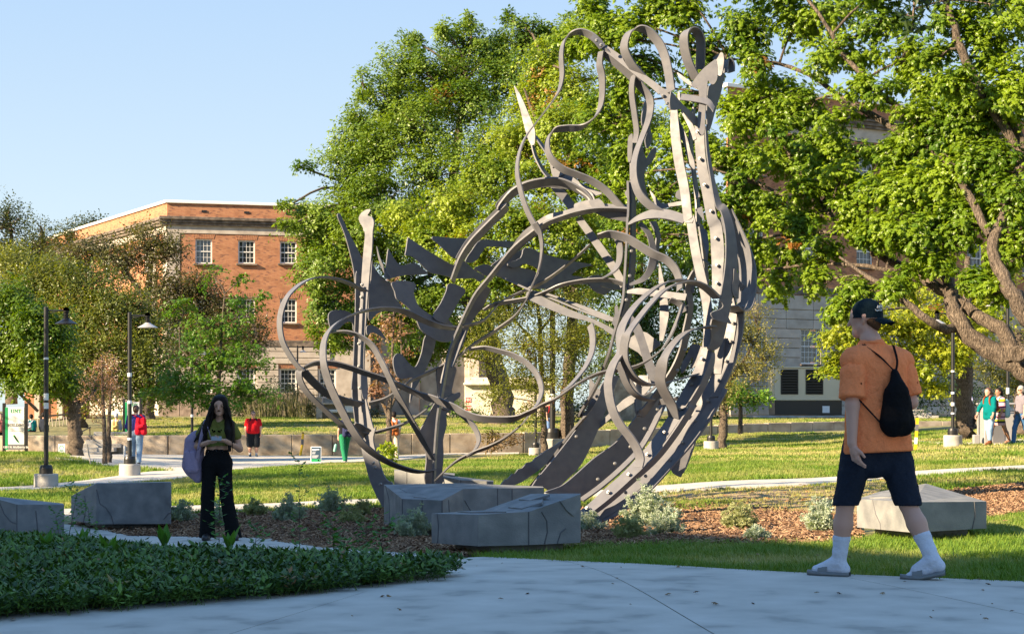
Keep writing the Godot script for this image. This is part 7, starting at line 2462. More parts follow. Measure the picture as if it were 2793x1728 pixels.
func joined(parts: Array) -> ArrayMesh:
	var r := ArrayMesh.new()
	var v := PackedVector3Array()
	var n := PackedVector3Array()
	var ids := PackedInt32Array()
	for m in parts:
		var a: Array = m.surface_get_arrays(0)
		var o := v.size()
		v.append_array(a[Mesh.ARRAY_VERTEX])
		n.append_array(a[Mesh.ARRAY_NORMAL])
		for i in a[Mesh.ARRAY_INDEX]:
			ids.append(i + o)
	var arr := []
	arr.resize(Mesh.ARRAY_MAX)
	arr[Mesh.ARRAY_VERTEX] = v
	arr[Mesh.ARRAY_NORMAL] = n
	arr[Mesh.ARRAY_INDEX] = ids
	r.add_surface_from_arrays(Mesh.PRIMITIVE_TRIANGLES, arr)
	return r


func cloth(r: float, g: float, b: float, rough := 0.9) -> StandardMaterial3D:
	var m := mat(lin(r, g, b), rough, 0.0, 0.25)
	m.albedo_texture = mats.weave
	m.heightmap_enabled = true
	m.heightmap_texture = mats.crease
	m.heightmap_scale = 0.8
	m.uv1_triplanar = true
	m.uv1_scale = Vector3.ONE * 3.0
	return m


func hand_bones(w: Vector3, dir: Vector3, palm: Vector3, s: float, side: float, curl := 0.35) -> Array:
	# palm, four fingers and a thumb; dir along the hand, palm the way the palm faces, side = +1 or -1 where the thumb is
	var sd := dir.cross(palm).normalized() * side
	var out := []
	out.append([w, w + dir * 0.05 * s + sd * 0.018 * s, 0.024 * s, 0.022 * s])
	out.append([w + dir * 0.03 * s - sd * 0.014 * s, w + dir * 0.085 * s - sd * 0.026 * s, 0.02 * s, 0.014 * s])
	out.append([w + dir * 0.03 * s + sd * 0.008 * s, w + dir * 0.088 * s + sd * 0.022 * s, 0.021 * s, 0.015 * s])
	for i in 4:
		var o := w + dir * (0.085 - absf(i - 1.3) * 0.005) * s + sd * (0.028 - i * 0.0185) * s
		var len: float = [0.068, 0.076, 0.07, 0.055][i] * s
		var d1 := (dir + palm * (curl + 0.08 * i)).normalized()
		var d2 := (dir + palm * (curl * 3.4 + 0.15 * i)).normalized()
		var m := o + d1 * len * 0.5
		out.append([o, m, 0.0095 * s, 0.0085 * s])
		out.append([m, m + d2 * len * 0.5, 0.0085 * s, 0.007 * s])
	var t0 := w + dir * 0.025 * s + sd * 0.026 * s
	var t1 := t0 + (dir * 0.75 + sd * 0.65 + palm * 0.35).normalized() * 0.04 * s
	out.append([t0, t1, 0.013 * s, 0.010 * s])
	out.append([t1, t1 + (dir + sd * 0.15 + palm * 0.5).normalized() * 0.032 * s, 0.010 * s, 0.008 * s])
	return out


func head_bones(c: Vector3, fw: Vector3, s: float) -> Array:
	# a skull with jaw, nose, ears; c its centre, fw the way it looks
	var up := Vector3.UP
	var rt := fw.cross(up).normalized()
	return [
		[c + up * 0.035 * s - fw * 0.02 * s, c + up * 0.03 * s + fw * 0.022 * s, 0.083 * s, 0.076 * s],
		[c + up * 0.0 * s + fw * 0.035 * s, c - up * 0.075 * s + fw * 0.052 * s, 0.066 * s, 0.036 * s],
		[c - up * 0.05 * s + rt * 0.032 * s + fw * 0.01 * s, c - up * 0.088 * s + fw * 0.06 * s, 0.04 * s, 0.024 * s],
		[c - up * 0.05 * s - rt * 0.032 * s + fw * 0.01 * s, c - up * 0.088 * s + fw * 0.06 * s, 0.04 * s, 0.024 * s],
		[c + up * 0.01 * s + fw * 0.094 * s, c - up * 0.028 * s + fw * 0.112 * s, 0.008 * s, 0.0125 * s],
		[c + rt * 0.078 * s + up * 0.012 * s - fw * 0.012 * s, c + rt * 0.076 * s - up * 0.026 * s - fw * 0.005 * s, 0.016 * s, 0.009 * s],
		[c - rt * 0.078 * s + up * 0.012 * s - fw * 0.012 * s, c - rt * 0.076 * s - up * 0.026 * s - fw * 0.005 * s, 0.016 * s, 0.009 * s]]


func face_parts(n: Node3D, c: Vector3, fw: Vector3, s: float, brow: Material, lip: Material) -> void:
	var up := Vector3.UP
	var rt := fw.cross(up).normalized()
	var bs := Basis(rt, up, -fw)
	for k in [-1.0, 1.0]:
		var b := MB.new()
		b.ball(c + rt * 0.031 * s * k + fw * 0.089 * s + up * 0.002 * s, Vector3(0.0135, 0.0065, 0.008) * s, bs, 10)
		obj("eye", b, mats.eye_white, n)
		b = MB.new()
		b.ball(c + rt * 0.031 * s * k + fw * 0.0945 * s + up * 0.002 * s, Vector3(0.0062, 0.0062, 0.004) * s, bs, 8)
		b.tube(PackedVector3Array([c + rt * 0.018 * s * k + fw * 0.0965 * s + up * 0.006 * s, c + rt * 0.031 * s * k + fw * 0.0985 * s + up * 0.0105 * s, c + rt * 0.046 * s * k + fw * 0.089 * s + up * 0.006 * s]), PackedFloat32Array([0.0016 * s, 0.003 * s, 0.0016 * s]), 5)
		obj("iris", b, mats.iris, n)
		b = MB.new()
		b.tube(PackedVector3Array([c + rt * 0.014 * s * k + fw * 0.098 * s + up * 0.022 * s, c + rt * 0.032 * s * k + fw * 0.097 * s + up * 0.028 * s, c + rt * 0.050 * s * k + fw * 0.082 * s + up * 0.022 * s]), PackedFloat32Array([0.0026 * s, 0.003 * s, 0.0014 * s]), 6)
		obj("eyebrow", b, brow, n)
	var m := MB.new()
	m.ball(c - up * 0.052 * s + fw * 0.0895 * s, Vector3(0.02, 0.0065, 0.007) * s, bs, 10)
	obj("mouth", m, lip, n)


func build_people() -> void:
	mats.weave = noise_tex(256, 0.08, [[0.2, Color(0.94, 0.94, 0.94)], [0.8, Color(1, 1, 1)]], 88, 3)
	mats.crease = noise_tex(256, 0.022, [], 93, 3, FastNoiseLite.TYPE_SIMPLEX_SMOOTH, true)
	mats.eye_white = mat(lin(0.55, 0.53, 0.5), 0.3)
	mats.phone = mat(lin(0.22, 0.22, 0.22), 0.3)
	mats.iris = mat(lin(0.012, 0.008, 0.006), 0.3)
	mats.pale_skin = mat(lin(0.53, 0.30, 0.215), 0.55)
	mats.tan_skin = mat(lin(0.47, 0.26, 0.17), 0.5)
	mats.brown_skin = mat(lin(0.30, 0.15, 0.09), 0.55)
	mats.lip = mat(lin(0.27, 0.085, 0.075), 0.4)
	mats.hair_black = mat(lin(0.010, 0.007, 0.006), 0.6, 0.0, 0.3)
	mats.hair_brown = mat(lin(0.07, 0.035, 0.02), 0.5)
	walking_man()
	standing_woman()
	passers_by()


func walking_man() -> void:
	var foot := on_land(2395, 10.84)
	var n := thing("person", "man in an orange t-shirt and backwards cap walking away with a black drawstring bag", "person", Vector3(foot.x, foot.y + 0.03, foot.z))
	var V := func(x, y, z): return Vector3(x, y, z)
	var fw := Vector3(-0.80, 0.0, -0.60).normalized()
	var hc := Vector3(-0.068, 1.70, -0.04)
	var head_fw := Vector3(-0.86, -0.06, -0.5).normalized()
	var neck := Vector3(-0.045, 1.555, 0.0)
	var shl := Vector3(-0.168, 1.42, 0.07)
	var shr := Vector3(0.165, 1.415, -0.09)
	var ell := Vector3(-0.195, 1.13, 0.14)
	var wrl := Vector3(-0.205, 0.885, 0.175)
	var elr := Vector3(0.232, 1.15, -0.06)
	var wrr := Vector3(0.13, 1.10, -0.30)
	var pel := Vector3(-0.01, 0.92, 0.0)
	var hipl := Vector3(-0.115, 0.90, 0.03)
	var hipr := Vector3(0.095, 0.90, -0.03)
	var knl := Vector3(-0.20, 0.48, -0.06)
	var anl := Vector3(-0.235, 0.085, -0.11)
	var knr := Vector3(0.19, 0.485, 0.03)
	var anr := Vector3(0.325, 0.125, 0.16)
	# the body
	var head := head_bones(hc, head_fw, 1.05)
	head.append([hc - Vector3(0, 0.06, 0), neck, 0.058, 0.062])
	var bones := []
	bones.append_array([[hc - Vector3(0, 0.06, 0), neck, 0.058, 0.062], [neck, Vector3(-0.02, 1.38, -0.01), 0.062, 0.07], [shl, ell, 0.052, 0.046], [ell, wrl, 0.046, 0.031], [shr, elr, 0.052, 0.046], [elr, wrr, 0.046, 0.032],
		[shl * 0.75 + shr * 0.25 - Vector3(0, 0.12, 0), pel + Vector3(-0.06, 0.05, 0), 0.10, 0.11], [shr * 0.75 + shl * 0.25 - Vector3(0, 0.12, 0), pel + Vector3(0.06, 0.05, 0), 0.10, 0.11], [hipl, knl, 0.088, 0.058], [hipr, knr, 0.088, 0.058],
		[knl, knl.lerp(anl, 0.35), 0.056, 0.063], [knl.lerp(anl, 0.35), anl, 0.063, 0.036], [knr, knr.lerp(anr, 0.35), 0.056, 0.064], [knr.lerp(anr, 0.35), anr, 0.064, 0.036]])
	var hand := hand_bones(wrl + Vector3(0.003, -0.012, 0), Vector3(0.25, -0.96, 0.02).normalized(), Vector3(0.86, 0.05, -0.3).normalized(), 1.08, 1.0, 0.30)
	hand.append([wrl.lerp(ell, 0.12), wrl, 0.032, 0.031])
	var hand2 := hand_bones(wrr, Vector3(-0.8, 0.1, -0.5).normalized(), Vector3(0.2, -0.9, 0.1).normalized(), 1.0, 1.0, 0.6)
	obj("body", joined([skin_field(bones, 0.012, 0.02), skin_field(head, 0.0065, 0.018), skin_field(hand, 0.0042, 0.008), skin_field(hand2, 0.007, 0.01)]), mats.pale_skin, n)
	# hair below the cap, beard line
	var hair := cloth(0.09, 0.05, 0.028)
	obj("hair", skin_field([[hc - head_fw * 0.065 + Vector3(0, -0.01, 0), hc - head_fw * 0.05 + Vector3(0, -0.06, 0), 0.045, 0.035], [hc - head_fw * 0.02 + Vector3(0.0, -0.02, 0.055), hc - head_fw * 0.045 + Vector3(0.02, -0.05, 0.035), 0.03, 0.025]], 0.008, 0.02), hair, n)
	obj("beard", skin_field([[hc + head_fw * 0.055 - Vector3(0, 0.07, 0), hc + head_fw * 0.066 - Vector3(0, 0.098, 0), 0.03, 0.022], [hc + head_fw * 0.02 + Vector3(0.0, -0.062, 0.058), hc + head_fw * 0.05 - Vector3(0, 0.098, -0.012), 0.016, 0.018]], 0.006, 0.012), cloth(0.20, 0.10, 0.06), n)
	# t-shirt
	var orange := cloth(0.92, 0.27, 0.10)
	var mid := Vector3(-0.01, 1.25, 0.0)
	var sh := [[neck - Vector3(0, 0.05, 0), shl, 0.066, 0.08], [neck - Vector3(0, 0.05, 0), shr, 0.066, 0.08], [neck - Vector3(0.0, 0.055, 0), Vector3(-0.02, 1.42, -0.02), 0.082, 0.13], [shl, shr, 0.09, 0.09],
		[shl * 0.72 + shr * 0.28 - Vector3(0, 0.03, 0), Vector3(-0.095, 0.78, 0.03), 0.125, 0.14], [shr * 0.72 + shl * 0.28 - Vector3(0, 0.03, 0), Vector3(0.095, 0.78, -0.02), 0.125, 0.14], [Vector3(0.0, 1.36, 0), Vector3(0.0, 0.8, 0.01), 0.145, 0.15]]
	obj("t_shirt", skin_field(sh, 0.0115, 0.035, 0.013, 4.0, [[Vector3(0, 0.815, 0), Vector3(0.05, -1, 0.08).normalized()]]), orange, n)
	for k in 2:
		var s0: Vector3 = [shl, shr][k]
		var s1: Vector3 = [ell, elr][k]
		var dd := (s1 - s0).normalized()
		obj("sleeve", skin_field([[s0 + Vector3(0.03 * (1 - 2 * k), 0.01, 0), s0.lerp(s1, 0.3), 0.08, 0.085], [s0.lerp(s1, 0.3), s1, 0.085, 0.092]], 0.0105, 0.03, 0.012, 5.0, [[s0.lerp(s1, 0.86), dd]]), orange, n)
	var b := MB.new()
	var q := PackedVector3Array()
	for i in 21:
		var a := TAU * i / 20.0
		q.append(neck + Vector3(cos(a) * 0.078, -0.025 + 0.012 * sin(a), sin(a) * 0.075))
	var rr := PackedFloat32Array()
	for i in 21:
		rr.append(0.011)
	b.tube(q, rr, 6)
	obj("collar", b, orange, n)
	# shorts
	var navy := cloth(0.018, 0.024, 0.038)
	var so := [[pel + Vector3(-0.06, 0.02, 0.02), pel + Vector3(0.06, 0.02, -0.01), 0.128, 0.128], [hipl, hipl.lerp(knl, 1.1), 0.112, 0.08], [hipr, hipr.lerp(knr, 1.1), 0.112, 0.088], [pel + Vector3(0, -0.12, 0), pel + Vector3(-0.005, -0.18, 0), 0.10, 0.09]]
	obj("shorts", skin_field(so, 0.012, 0.04, 0.015, 4.0, [[Vector3(0, 0.47, 0), Vector3(0.0, -1, 0.05).normalized()], [Vector3(0, 1.0, 0), Vector3.UP]]), navy, n)
	# socks
	var white := cloth(0.62, 0.66, 0.74)
	var toe_l := Vector3(-0.87, 0, -0.42).normalized()
	var toe_r := Vector3(-0.93, -0.2, -0.30).normalized()
	for s in [[anl, knl, toe_l, 0.045], [anr, knr, toe_r, 0.062]]:
		var ank: Vector3 = s[0]
		var t: Vector3 = s[2]
		var top: Vector3 = ank.lerp(s[1], 0.42)
		var heel := ank - t * 0.035 - Vector3(0, 0.04, 0)
		obj("sock", skin_field([[top, ank.lerp(s[1], 0.18), 0.058, 0.046], [ank.lerp(s[1], 0.18), ank, 0.046, 0.045], [ank, heel, 0.045, 0.04], [heel + t * 0.01, ank + t * 0.15 - Vector3(0, 0.052 + (0.03 if t == toe_r else 0.0), 0), 0.04, 0.032], [ank + t * 0.03, ank + t * 0.11 - Vector3(0, 0.04, 0), 0.042, 0.036]], 0.007, 0.02, 0.0015, 20.0), white, n)
		var cuff := MB.new()
		cuff.tube(PackedVector3Array([top + Vector3(0, 0.012, 0), top - Vector3(0, 0.012, 0)]), PackedFloat32Array([0.06, 0.06]), 16)
		obj("sock_cuff", cuff, white, n)
	# sliding sandals
	var grey := mat(lin(0.17, 0.185, 0.19), 0.7)
	for s in [[anl, toe_l, 0.0, 0.0], [anr, toe_r, 0.09, 0.02]]:
		var ank: Vector3 = s[0]
		var t: Vector3 = s[1]
		t.y = 0.0
		t = t.normalized()
		var sd := t.cross(Vector3.UP)
		var sole := MB.new()
		var p := PackedVector3Array()
		var base := Vector3(ank.x, -0.0 + 0.0, ank.z) - t * 0.075
		var rows := 12
		for i in rows:
			var u := float(i) / (rows - 1)
			var w := 0.036 + 0.016 * sin(u * PI * 0.9 + 0.5) + 0.006 * u
			if i == 0 or i == rows - 1: w *= 0.55
			var lift: float = s[2] * maxf(0.0, 0.55 - u) * 0.8 + 0.012 * maxf(0, u - 0.8) * 5.0 * 0.4
			for e in [[-w, 0.0], [-w, 0.03], [0.0, 0.034], [w, 0.03], [w, 0.0]]:
				p.append(base + t * (u * 0.285) + sd * e[0] + Vector3.UP * (e[1] + lift - 0.005))
		sole.sheet(p, rows, 5, true)
		obj("sandal_sole", sole, grey, n)
		var strap := MB.new()
		p = PackedVector3Array()
		for i in 4:
			var u := 0.50 + i * 0.075
			for j in 9:
				var a := PI * j / 8.0
				p.append(base + t * (u * 0.285) + sd * cos(a) * 0.052 + Vector3.UP * (0.012 + sin(a) * (0.082 - 0.010 * i)))
		strap.sheet(p, 4, 9)
		obj("sandal_strap", strap, grey, n)
	# backwards cap
	var cap_m := cloth(0.006, 0.016, 0.022)
	var up := Vector3.UP
	var back := -Vector3(head_fw.x, 0, head_fw.z).normalized()
	var rt := back.cross(up)
	var cap := MB.new()
	var cc := hc + up * 0.02 - head_fw * 0.006
	var pts := PackedVector3Array()
	for i in 9:
		var el := lerpf(-0.05, PI / 2, i / 8.0)
		for j in 24:
			var a := TAU * j / 24.0
			pts.append(cc + (rt * cos(a) * 0.094 + back * sin(a) * 0.106) * cos(el) * (1.0 + 0.04 * sin(el * 2.0)) + up * sin(el) * 0.115 + up * (0.0 if el > 0 else -0.012))
	cap.sheet(pts, 9, 24, true)
	obj("cap", cap, cap_m, n)
	var brim := MB.new()
	pts = PackedVector3Array()
	for lay in 2:
		for i in 5:
			var u := i / 4.0
			var uu := u if lay == 0 else 1.0 - u
			for j in 13:
				var a := lerpf(-1.0, 1.0, j / 12.0)
				var w := 0.088 * sin(a * 1.5) * (1.0 - 0.12 * uu)
				var far := (0.105 + 0.075 * uu) * sqrt(maxf(0.0, 1.0 - a * a * 0.42))
				pts.append(cc + rt * w + back * (far if absf(a) < 1.1 else 0.1) + up * (-0.012 - 0.03 * uu - 0.018 * a * a - (0.006 if lay else 0.0)))
	brim.sheet(pts, 10, 13)
	obj("brim", brim, cap_m, n)
	# the white stitched mark on the cap
	var mark := MB.new()
	var mk := mat(lin(0.5, 0.5, 0.47), 0.7)
	var mb := Basis(rt * -1.0, up, back)
	if (mb * Vector3.RIGHT).x < 0:
		mb = Basis(rt, up, back)
	var outn := (back * 0.88 + rt * (0.45 if rt.z > 0 else -0.45)).normalized()
	var mc := cc + Vector3(outn.x * 0.104, 0.042, outn.z * 0.104)
	var xx := up.cross(outn).normalized()
	var pol := func(a): 
		var o := PackedVector3Array()
		for w in a:
			o.append(mc + xx * w.x * 0.05 + up * w.y * 0.05)
		return o
	mark.plate(pol.call([Vector2(-0.6, -0.05), Vector2(-0.45, -0.32), Vector2(-0.2, -0.36), Vector2(0.7, 0.05), Vector2(-0.15, -0.2), Vector2(-0.38, -0.2)]), outn, 0.008)
	mark.plate(pol.call([Vector2(-0.25, 0.05), Vector2(-0.12, 0.42), Vector2(0.0, 0.42), Vector2(0.1, 0.2), Vector2(0.16, 0.42), Vector2(0.3, 0.42), Vector2(0.16, 0.05), Vector2(0.04, 0.05), Vector2(-0.04, 0.2), Vector2(-0.1, 0.05)]), outn, 0.008)
	mark.plate(pol.call([Vector2(0.34, 0.06), Vector2(0.62, 0.36), Vector2(0.62, 0.42), Vector2(0.38, 0.42), Vector2(0.34, 0.3)]), outn, 0.008)
	mark.plate(pol.call([Vector2(0.24, -0.3), Vector2(0.45, -0.3), Vector2(0.62, -0.08), Vector2(0.4, -0.12)]), outn, 0.008)
	obj("cap_mark", mark, mk, n)
	# drawstring bag: held by its cords, a thing of its own
	var bag := thing("drawstring_bag", "black drawstring bag hanging on the walking man's back", "bag", n.position)
	var bl := cloth(0.007, 0.007, 0.008)
	var bp := []
	var tp := Vector3(0.075, 1.345, 0.165)
	bp.append([tp, tp + Vector3(0.005, -0.08, 0.02), 0.024, 0.05])
	bp.append([tp + Vector3(-0.015, -0.13, 0.02), Vector3(0.035, 1.02, 0.165), 0.052, 0.065])
	bp.append([tp + Vector3(0.035, -0.13, 0.015), Vector3(0.145, 1.02, 0.14), 0.052, 0.06])
	bp.append([Vector3(0.06, 0.99, 0.17), Vector3(0.14, 0.995, 0.15), 0.066, 0.064])
	bp.append([Vector3(0.07, 1.2, 0.18), Vector3(0.09, 1.04, 0.185), 0.06, 0.07])
	obj("sack", skin_field(bp, 0.010, 0.03, 0.008, 5.0), bl, bag)
	for s in [[tp, Vector3(-0.02, 1.45, 0.145), Vector3(-0.118, 1.527, 0.075)], [tp + Vector3(0.005, 0, 0), Vector3(-0.005, 1.43, 0.15), Vector3(-0.105, 1.53, 0.07)], [tp, Vector3(0.095, 1.42, 0.125), Vector3(0.085, 1.525, 0.055)], [tp + Vector3(0.008, 0, 0), Vector3(0.103, 1.42, 0.12), Vector3(0.094, 1.522, 0.05)],
		[Vector3(-0.005, 1.0, 0.175), Vector3(-0.08, 1.08, 0.185), Vector3(-0.175, 1.19, 0.15)], [Vector3(0.0, 0.99, 0.18), Vector3(-0.075, 1.07, 0.19), Vector3(-0.17, 1.18, 0.155)]]:
		var cb := MB.new()
		cb.tube(smooth_line(PackedVector3Array(s), 4), PackedFloat32Array([0.0045, 0.0045, 0.0045, 0.0045, 0.0045, 0.0045, 0.0045, 0.0045, 0.0045]), 6)
		obj("cord", cb, bl, bag)


func clipped(m: ArrayMesh, keep: Callable) -> ArrayMesh:
	# drops the triangles that lie outside, for clean hems
	var a := m.surface_get_arrays(0)
	var v: PackedVector3Array = a[Mesh.ARRAY_VERTEX]
	var ids: PackedInt32Array = a[Mesh.ARRAY_INDEX]
	var ok := PackedByteArray()
	for p in v:
		ok.append(1 if keep.call(p) else 0)
	var out := PackedInt32Array()
	for t in range(0, ids.size(), 3):
		if ok[ids[t]] + ok[ids[t + 1]] + ok[ids[t + 2]] >= 2:
			out.append(ids[t]); out.append(ids[t + 1]); out.append(ids[t + 2])
	a[Mesh.ARRAY_INDEX] = out
	var r := ArrayMesh.new()
	r.add_surface_from_arrays(Mesh.PRIMITIVE_TRIANGLES, a)
	return r


func standing_woman() -> void:
	var foot := on_land(590, 18.9)
	var n := thing("person", "long haired young woman in olive crop top and black flared trousers holding a phone", "person", Vector3(foot.x, foot.y + 0.02, foot.z))
	var fw := Vector3(0.06, -0.03, 1.0).normalized()
	var hc := Vector3(0.045, 1.535, 0.05)
	var neck := Vector3(0.04, 1.39, 0.015)
	var shl := Vector3(-0.135, 1.325, 0.0)
	var shr := Vector3(0.185, 1.315, -0.01)
	var ell := Vector3(-0.235, 1.075, 0.0)
	var wrl := Vector3(-0.045, 1.135, 0.22)
	var elr := Vector3(0.262, 1.05, -0.02)
	var wrr := Vector3(0.135, 1.15, 0.21)
	var pel := Vector3(0.0, 0.93, 0.0)
	var head := head_bones(hc, fw, 0.94)
	head.append([hc - Vector3(0, 0.07, 0.02), neck, 0.044, 0.046])
	var bones := []
	bones.append_array([[hc - Vector3(0, 0.07, 0.02), neck, 0.044, 0.046], [neck, Vector3(0.03, 1.3, 0), 0.05, 0.08], [shl, ell, 0.046, 0.038], [ell, wrl, 0.037, 0.026], [shr, elr, 0.046, 0.038], [elr, wrr, 0.037, 0.026],
		[shl * 0.7 + shr * 0.3, Vector3(-0.035, 1.06, 0), 0.07, 0.077], [shr * 0.7 + shl * 0.3, Vector3(0.05, 1.06, 0), 0.07, 0.077], [Vector3(-0.035, 1.06, 0), Vector3(-0.04, 0.92, 0), 0.077, 0.075], [Vector3(0.05, 1.06, 0), Vector3(0.055, 0.92, 0), 0.077, 0.075],
		[Vector3(-0.07, 0.9, 0), Vector3(-0.1, 0.5, 0.01), 0.07, 0.045], [Vector3(-0.1, 0.5, 0.01), Vector3(-0.105, 0.06, 0.0), 0.045, 0.032], [Vector3(0.08, 0.9, 0), Vector3(0.12, 0.5, 0.04), 0.07, 0.045], [Vector3(0.12, 0.5, 0.04), Vector3(0.21, 0.08, 0.05), 0.045, 0.032]])
	var hands := []
	hands.append_array(hand_bones(wrl, Vector3(0.9, 0.12, 0.4).normalized(), Vector3(0.1, 0.9, -0.2).normalized(), 0.9, -1.0, 0.5))
	hands.append_array(hand_bones(wrr, Vector3(-0.85, 0.1, 0.5).normalized(), Vector3(0.1, 0.9, -0.2).normalized(), 0.9, 1.0, 0.5))
	obj("body", joined([skin_field(bones, 0.013, 0.018), skin_field(head, 0.006, 0.016), skin_field(hands, 0.0055, 0.008)]), mats.tan_skin, n)
	face_parts(n, hc, fw, 0.94, mats.hair_black, mats.lip)
	# hair
	var h := [[hc + Vector3(0, 0.05, -0.03), hc + Vector3(0, 0.0, -0.06), 0.092, 0.09], [hc + Vector3(-0.030, 0.075, 0.035), hc + Vector3(-0.088, -0.03, 0.03), 0.046, 0.032], [hc + Vector3(0.036, 0.075, 0.035), hc + Vector3(0.088, -0.03, 0.03), 0.046, 0.032],
		[hc + Vector3(-0.09, -0.05, 0.0), hc + Vector3(-0.15, -0.26, 0.02), 0.04, 0.05], [hc + Vector3(-0.15, -0.26, 0.02), hc + Vector3(-0.23, -0.40, 0.02), 0.045, 0.02], [hc + Vector3(-0.12, -0.2, -0.02), hc + Vector3(-0.17, -0.46, 0.07), 0.045, 0.016], [hc + Vector3(-0.16, -0.22, 0.0), hc + Vector3(-0.29, -0.40, 0.0), 0.04, 0.01],
		[hc + Vector3(0.09, -0.05, 0.0), hc + Vector3(0.115, -0.28, 0.04), 0.038, 0.05], [hc + Vector3(0.115, -0.28, 0.04), hc + Vector3(0.13, -0.50, 0.09), 0.05, 0.016], [hc + Vector3(0.125, -0.2, 0.0), hc + Vector3(0.165, -0.42, 0.05), 0.045, 0.015],
		[hc + Vector3(0, -0.05, -0.07), hc + Vector3(-0.01, -0.34, -0.09), 0.08, 0.07]]
	obj("hair", skin_field(h, 0.009, 0.03, 0.006, 12.0), mats.hair_black, n)
	var strands := MB.new()
	for i in 70:
		var sx: float = -1.0 if i % 2 else 1.0
		var a := rng.randf_range(-0.6, 1.0)
		var q0 := hc + Vector3(sx * rng.randf_range(0.04, 0.09), rng.randf_range(-0.02, 0.08), 0.03 + a * 0.05)
		var q1 := hc + Vector3(sx * rng.randf_range(0.09, 0.16), -0.2, 0.02 + a * 0.06)
		var q2 := hc + Vector3(sx * rng.randf_range(0.10, 0.17) - (0.10 * rng.randf() if sx < 0 else 0.0), rng.randf_range(-0.56, -0.34), 0.05 + a * 0.06)
		strands.tube(smooth_line(PackedVector3Array([q0, q1, q2]), 4), PackedFloat32Array([0.004, 0.0045, 0.0045, 0.0045, 0.004, 0.004, 0.003, 0.002, 0.001]), 4)
	obj("hair_strands", strands, mats.hair_black, n)
	for k in [-1.0, 1.0]:
		var eb := MB.new()
		eb.ball(hc + Vector3(0.084 * k, -0.045, 0.03), Vector3.ONE * 0.007, Basis(), 8)
		obj("earring", eb, mats.tin, n)
	# crop top
	var olive := cloth(0.15, 0.155, 0.035)
	var top := [[neck - Vector3(0, 0.07, 0), Vector3(0.03, 1.29, 0.0), 0.06, 0.09], [shl + Vector3(0.02, 0, 0), shl.lerp(ell, 0.42), 0.062, 0.064], [shr - Vector3(0.02, 0, 0), shr.lerp(elr, 0.42), 0.062, 0.064],
		[shl * 0.7 + shr * 0.3, Vector3(-0.03, 1.09, 0), 0.088, 0.098], [shr * 0.7 + shl * 0.3, Vector3(0.055, 1.09, 0), 0.088, 0.098], [Vector3(-0.045, 1.225, 0.055), Vector3(-0.04, 1.2, 0.06), 0.075, 0.07], [Vector3(0.085, 1.225, 0.055), Vector3(0.08, 1.2, 0.06), 0.075, 0.07]]
	obj("crop_top", clipped(skin_field(top, 0.009, 0.03, 0.004, 6.0), func(p): return p.y > 1.085 + 0.006 * sin(p.x * 20.0)), olive, n)
	# the dark butterfly print
	var pr := MB.new()
	for k in [-1.0, 1.0]:
		for j in 3:
			var c := Vector3(0.025 + k * (0.022 + j * 0.014), 1.255 + j * 0.006 - (0.012 if j == 1 else 0.0), 0.137 - j * 0.006)
			pr.ball(c, Vector3(0.011, 0.011 - j * 0.002, 0.004), Basis(Vector3.BACK, k * 0.6), 8)
	obj("shirt_print", pr, mats.hair_black, n)
	# trousers with flared legs
	var black := cloth(0.007, 0.0075, 0.0085)
	var tr := [[Vector3(-0.04, 1.0, 0), Vector3(0.05, 1.0, 0), 0.09, 0.09], [Vector3(-0.055, 0.9, 0), Vector3(0.075, 0.9, 0), 0.105, 0.105], [Vector3(-0.08, 0.86, 0.0), Vector3(-0.1, 0.5, 0.01), 0.09, 0.074], [Vector3(-0.1, 0.5, 0.01), Vector3(-0.105, 0.0, 0.01), 0.074, 0.095],
		[Vector3(0.09, 0.86, 0.0), Vector3(0.12, 0.5, 0.04), 0.09, 0.072], [Vector3(0.12, 0.5, 0.04), Vector3(0.21, 0.02, 0.05), 0.072, 0.092]]
	obj("trousers", clipped(skin_field(tr, 0.011, 0.03, 0.006, 3.0), func(p): return p.y < 1.05 and p.y > 0.035), black, n)
	var bt := MB.new()
	for p in [Vector3(0.012, 1.035, 0.100), Vector3(-0.075, 1.02, 0.088), Vector3(0.085, 1.02, 0.09)]:
		bt.ball(p, Vector3(0.008, 0.008, 0.004), Basis(), 8)
	obj("button", bt, mats.tin, n)
	for s in [[Vector3(-0.105, 0.04, 0.04), Vector3(-0.10, 0.035, 0.16)], [Vector3(0.215, 0.05, 0.08), Vector3(0.245, 0.04, 0.19)]]:
		obj("shoe", skin_field([[s[0], s[1], 0.045, 0.042], [s[0] + Vector3(0, 0.04, -0.01), s[0].lerp(s[1], 0.5), 0.045, 0.045]], 0.01, 0.02), mats.black, n)
	# phone
	var ph := MB.new()
	ph.box(Vector3(0.05, 1.175, 0.285), Vector3(0.115, 0.01, 0.07), Basis(Vector3.UP, 0.15) * Basis(Vector3.RIGHT, 0.75), 0.003)
	tag(obj("phone", ph, mats.phone), "pale phone held in the young woman's hands", "phone")
	get_node("phone").position = n.position
	# backpack on one shoulder
	var bag := thing("backpack", "lilac backpack hanging from the young woman's shoulder", "backpack", n.position)
	var lil := cloth(0.30, 0.24, 0.34)
	obj("sack", skin_field([[Vector3(-0.235, 1.18, -0.06), Vector3(-0.255, 0.82, -0.05), 0.085, 0.10], [Vector3(-0.30, 1.14, -0.03), Vector3(-0.315, 0.86, -0.02), 0.07, 0.085], [Vector3(-0.27, 0.8, -0.03), Vector3(-0.22, 0.72, -0.03), 0.085, 0.06]], 0.011, 0.04, 0.006, 6.0), lil, bag)
	obj("front_pocket", skin_field([[Vector3(-0.33, 1.0, 0.05), Vector3(-0.30, 0.82, 0.06), 0.035, 0.05], [Vector3(-0.25, 1.0, 0.05), Vector3(-0.23, 0.82, 0.06), 0.035, 0.045]], 0.011, 0.04), lil, bag)
	var st := MB.new()
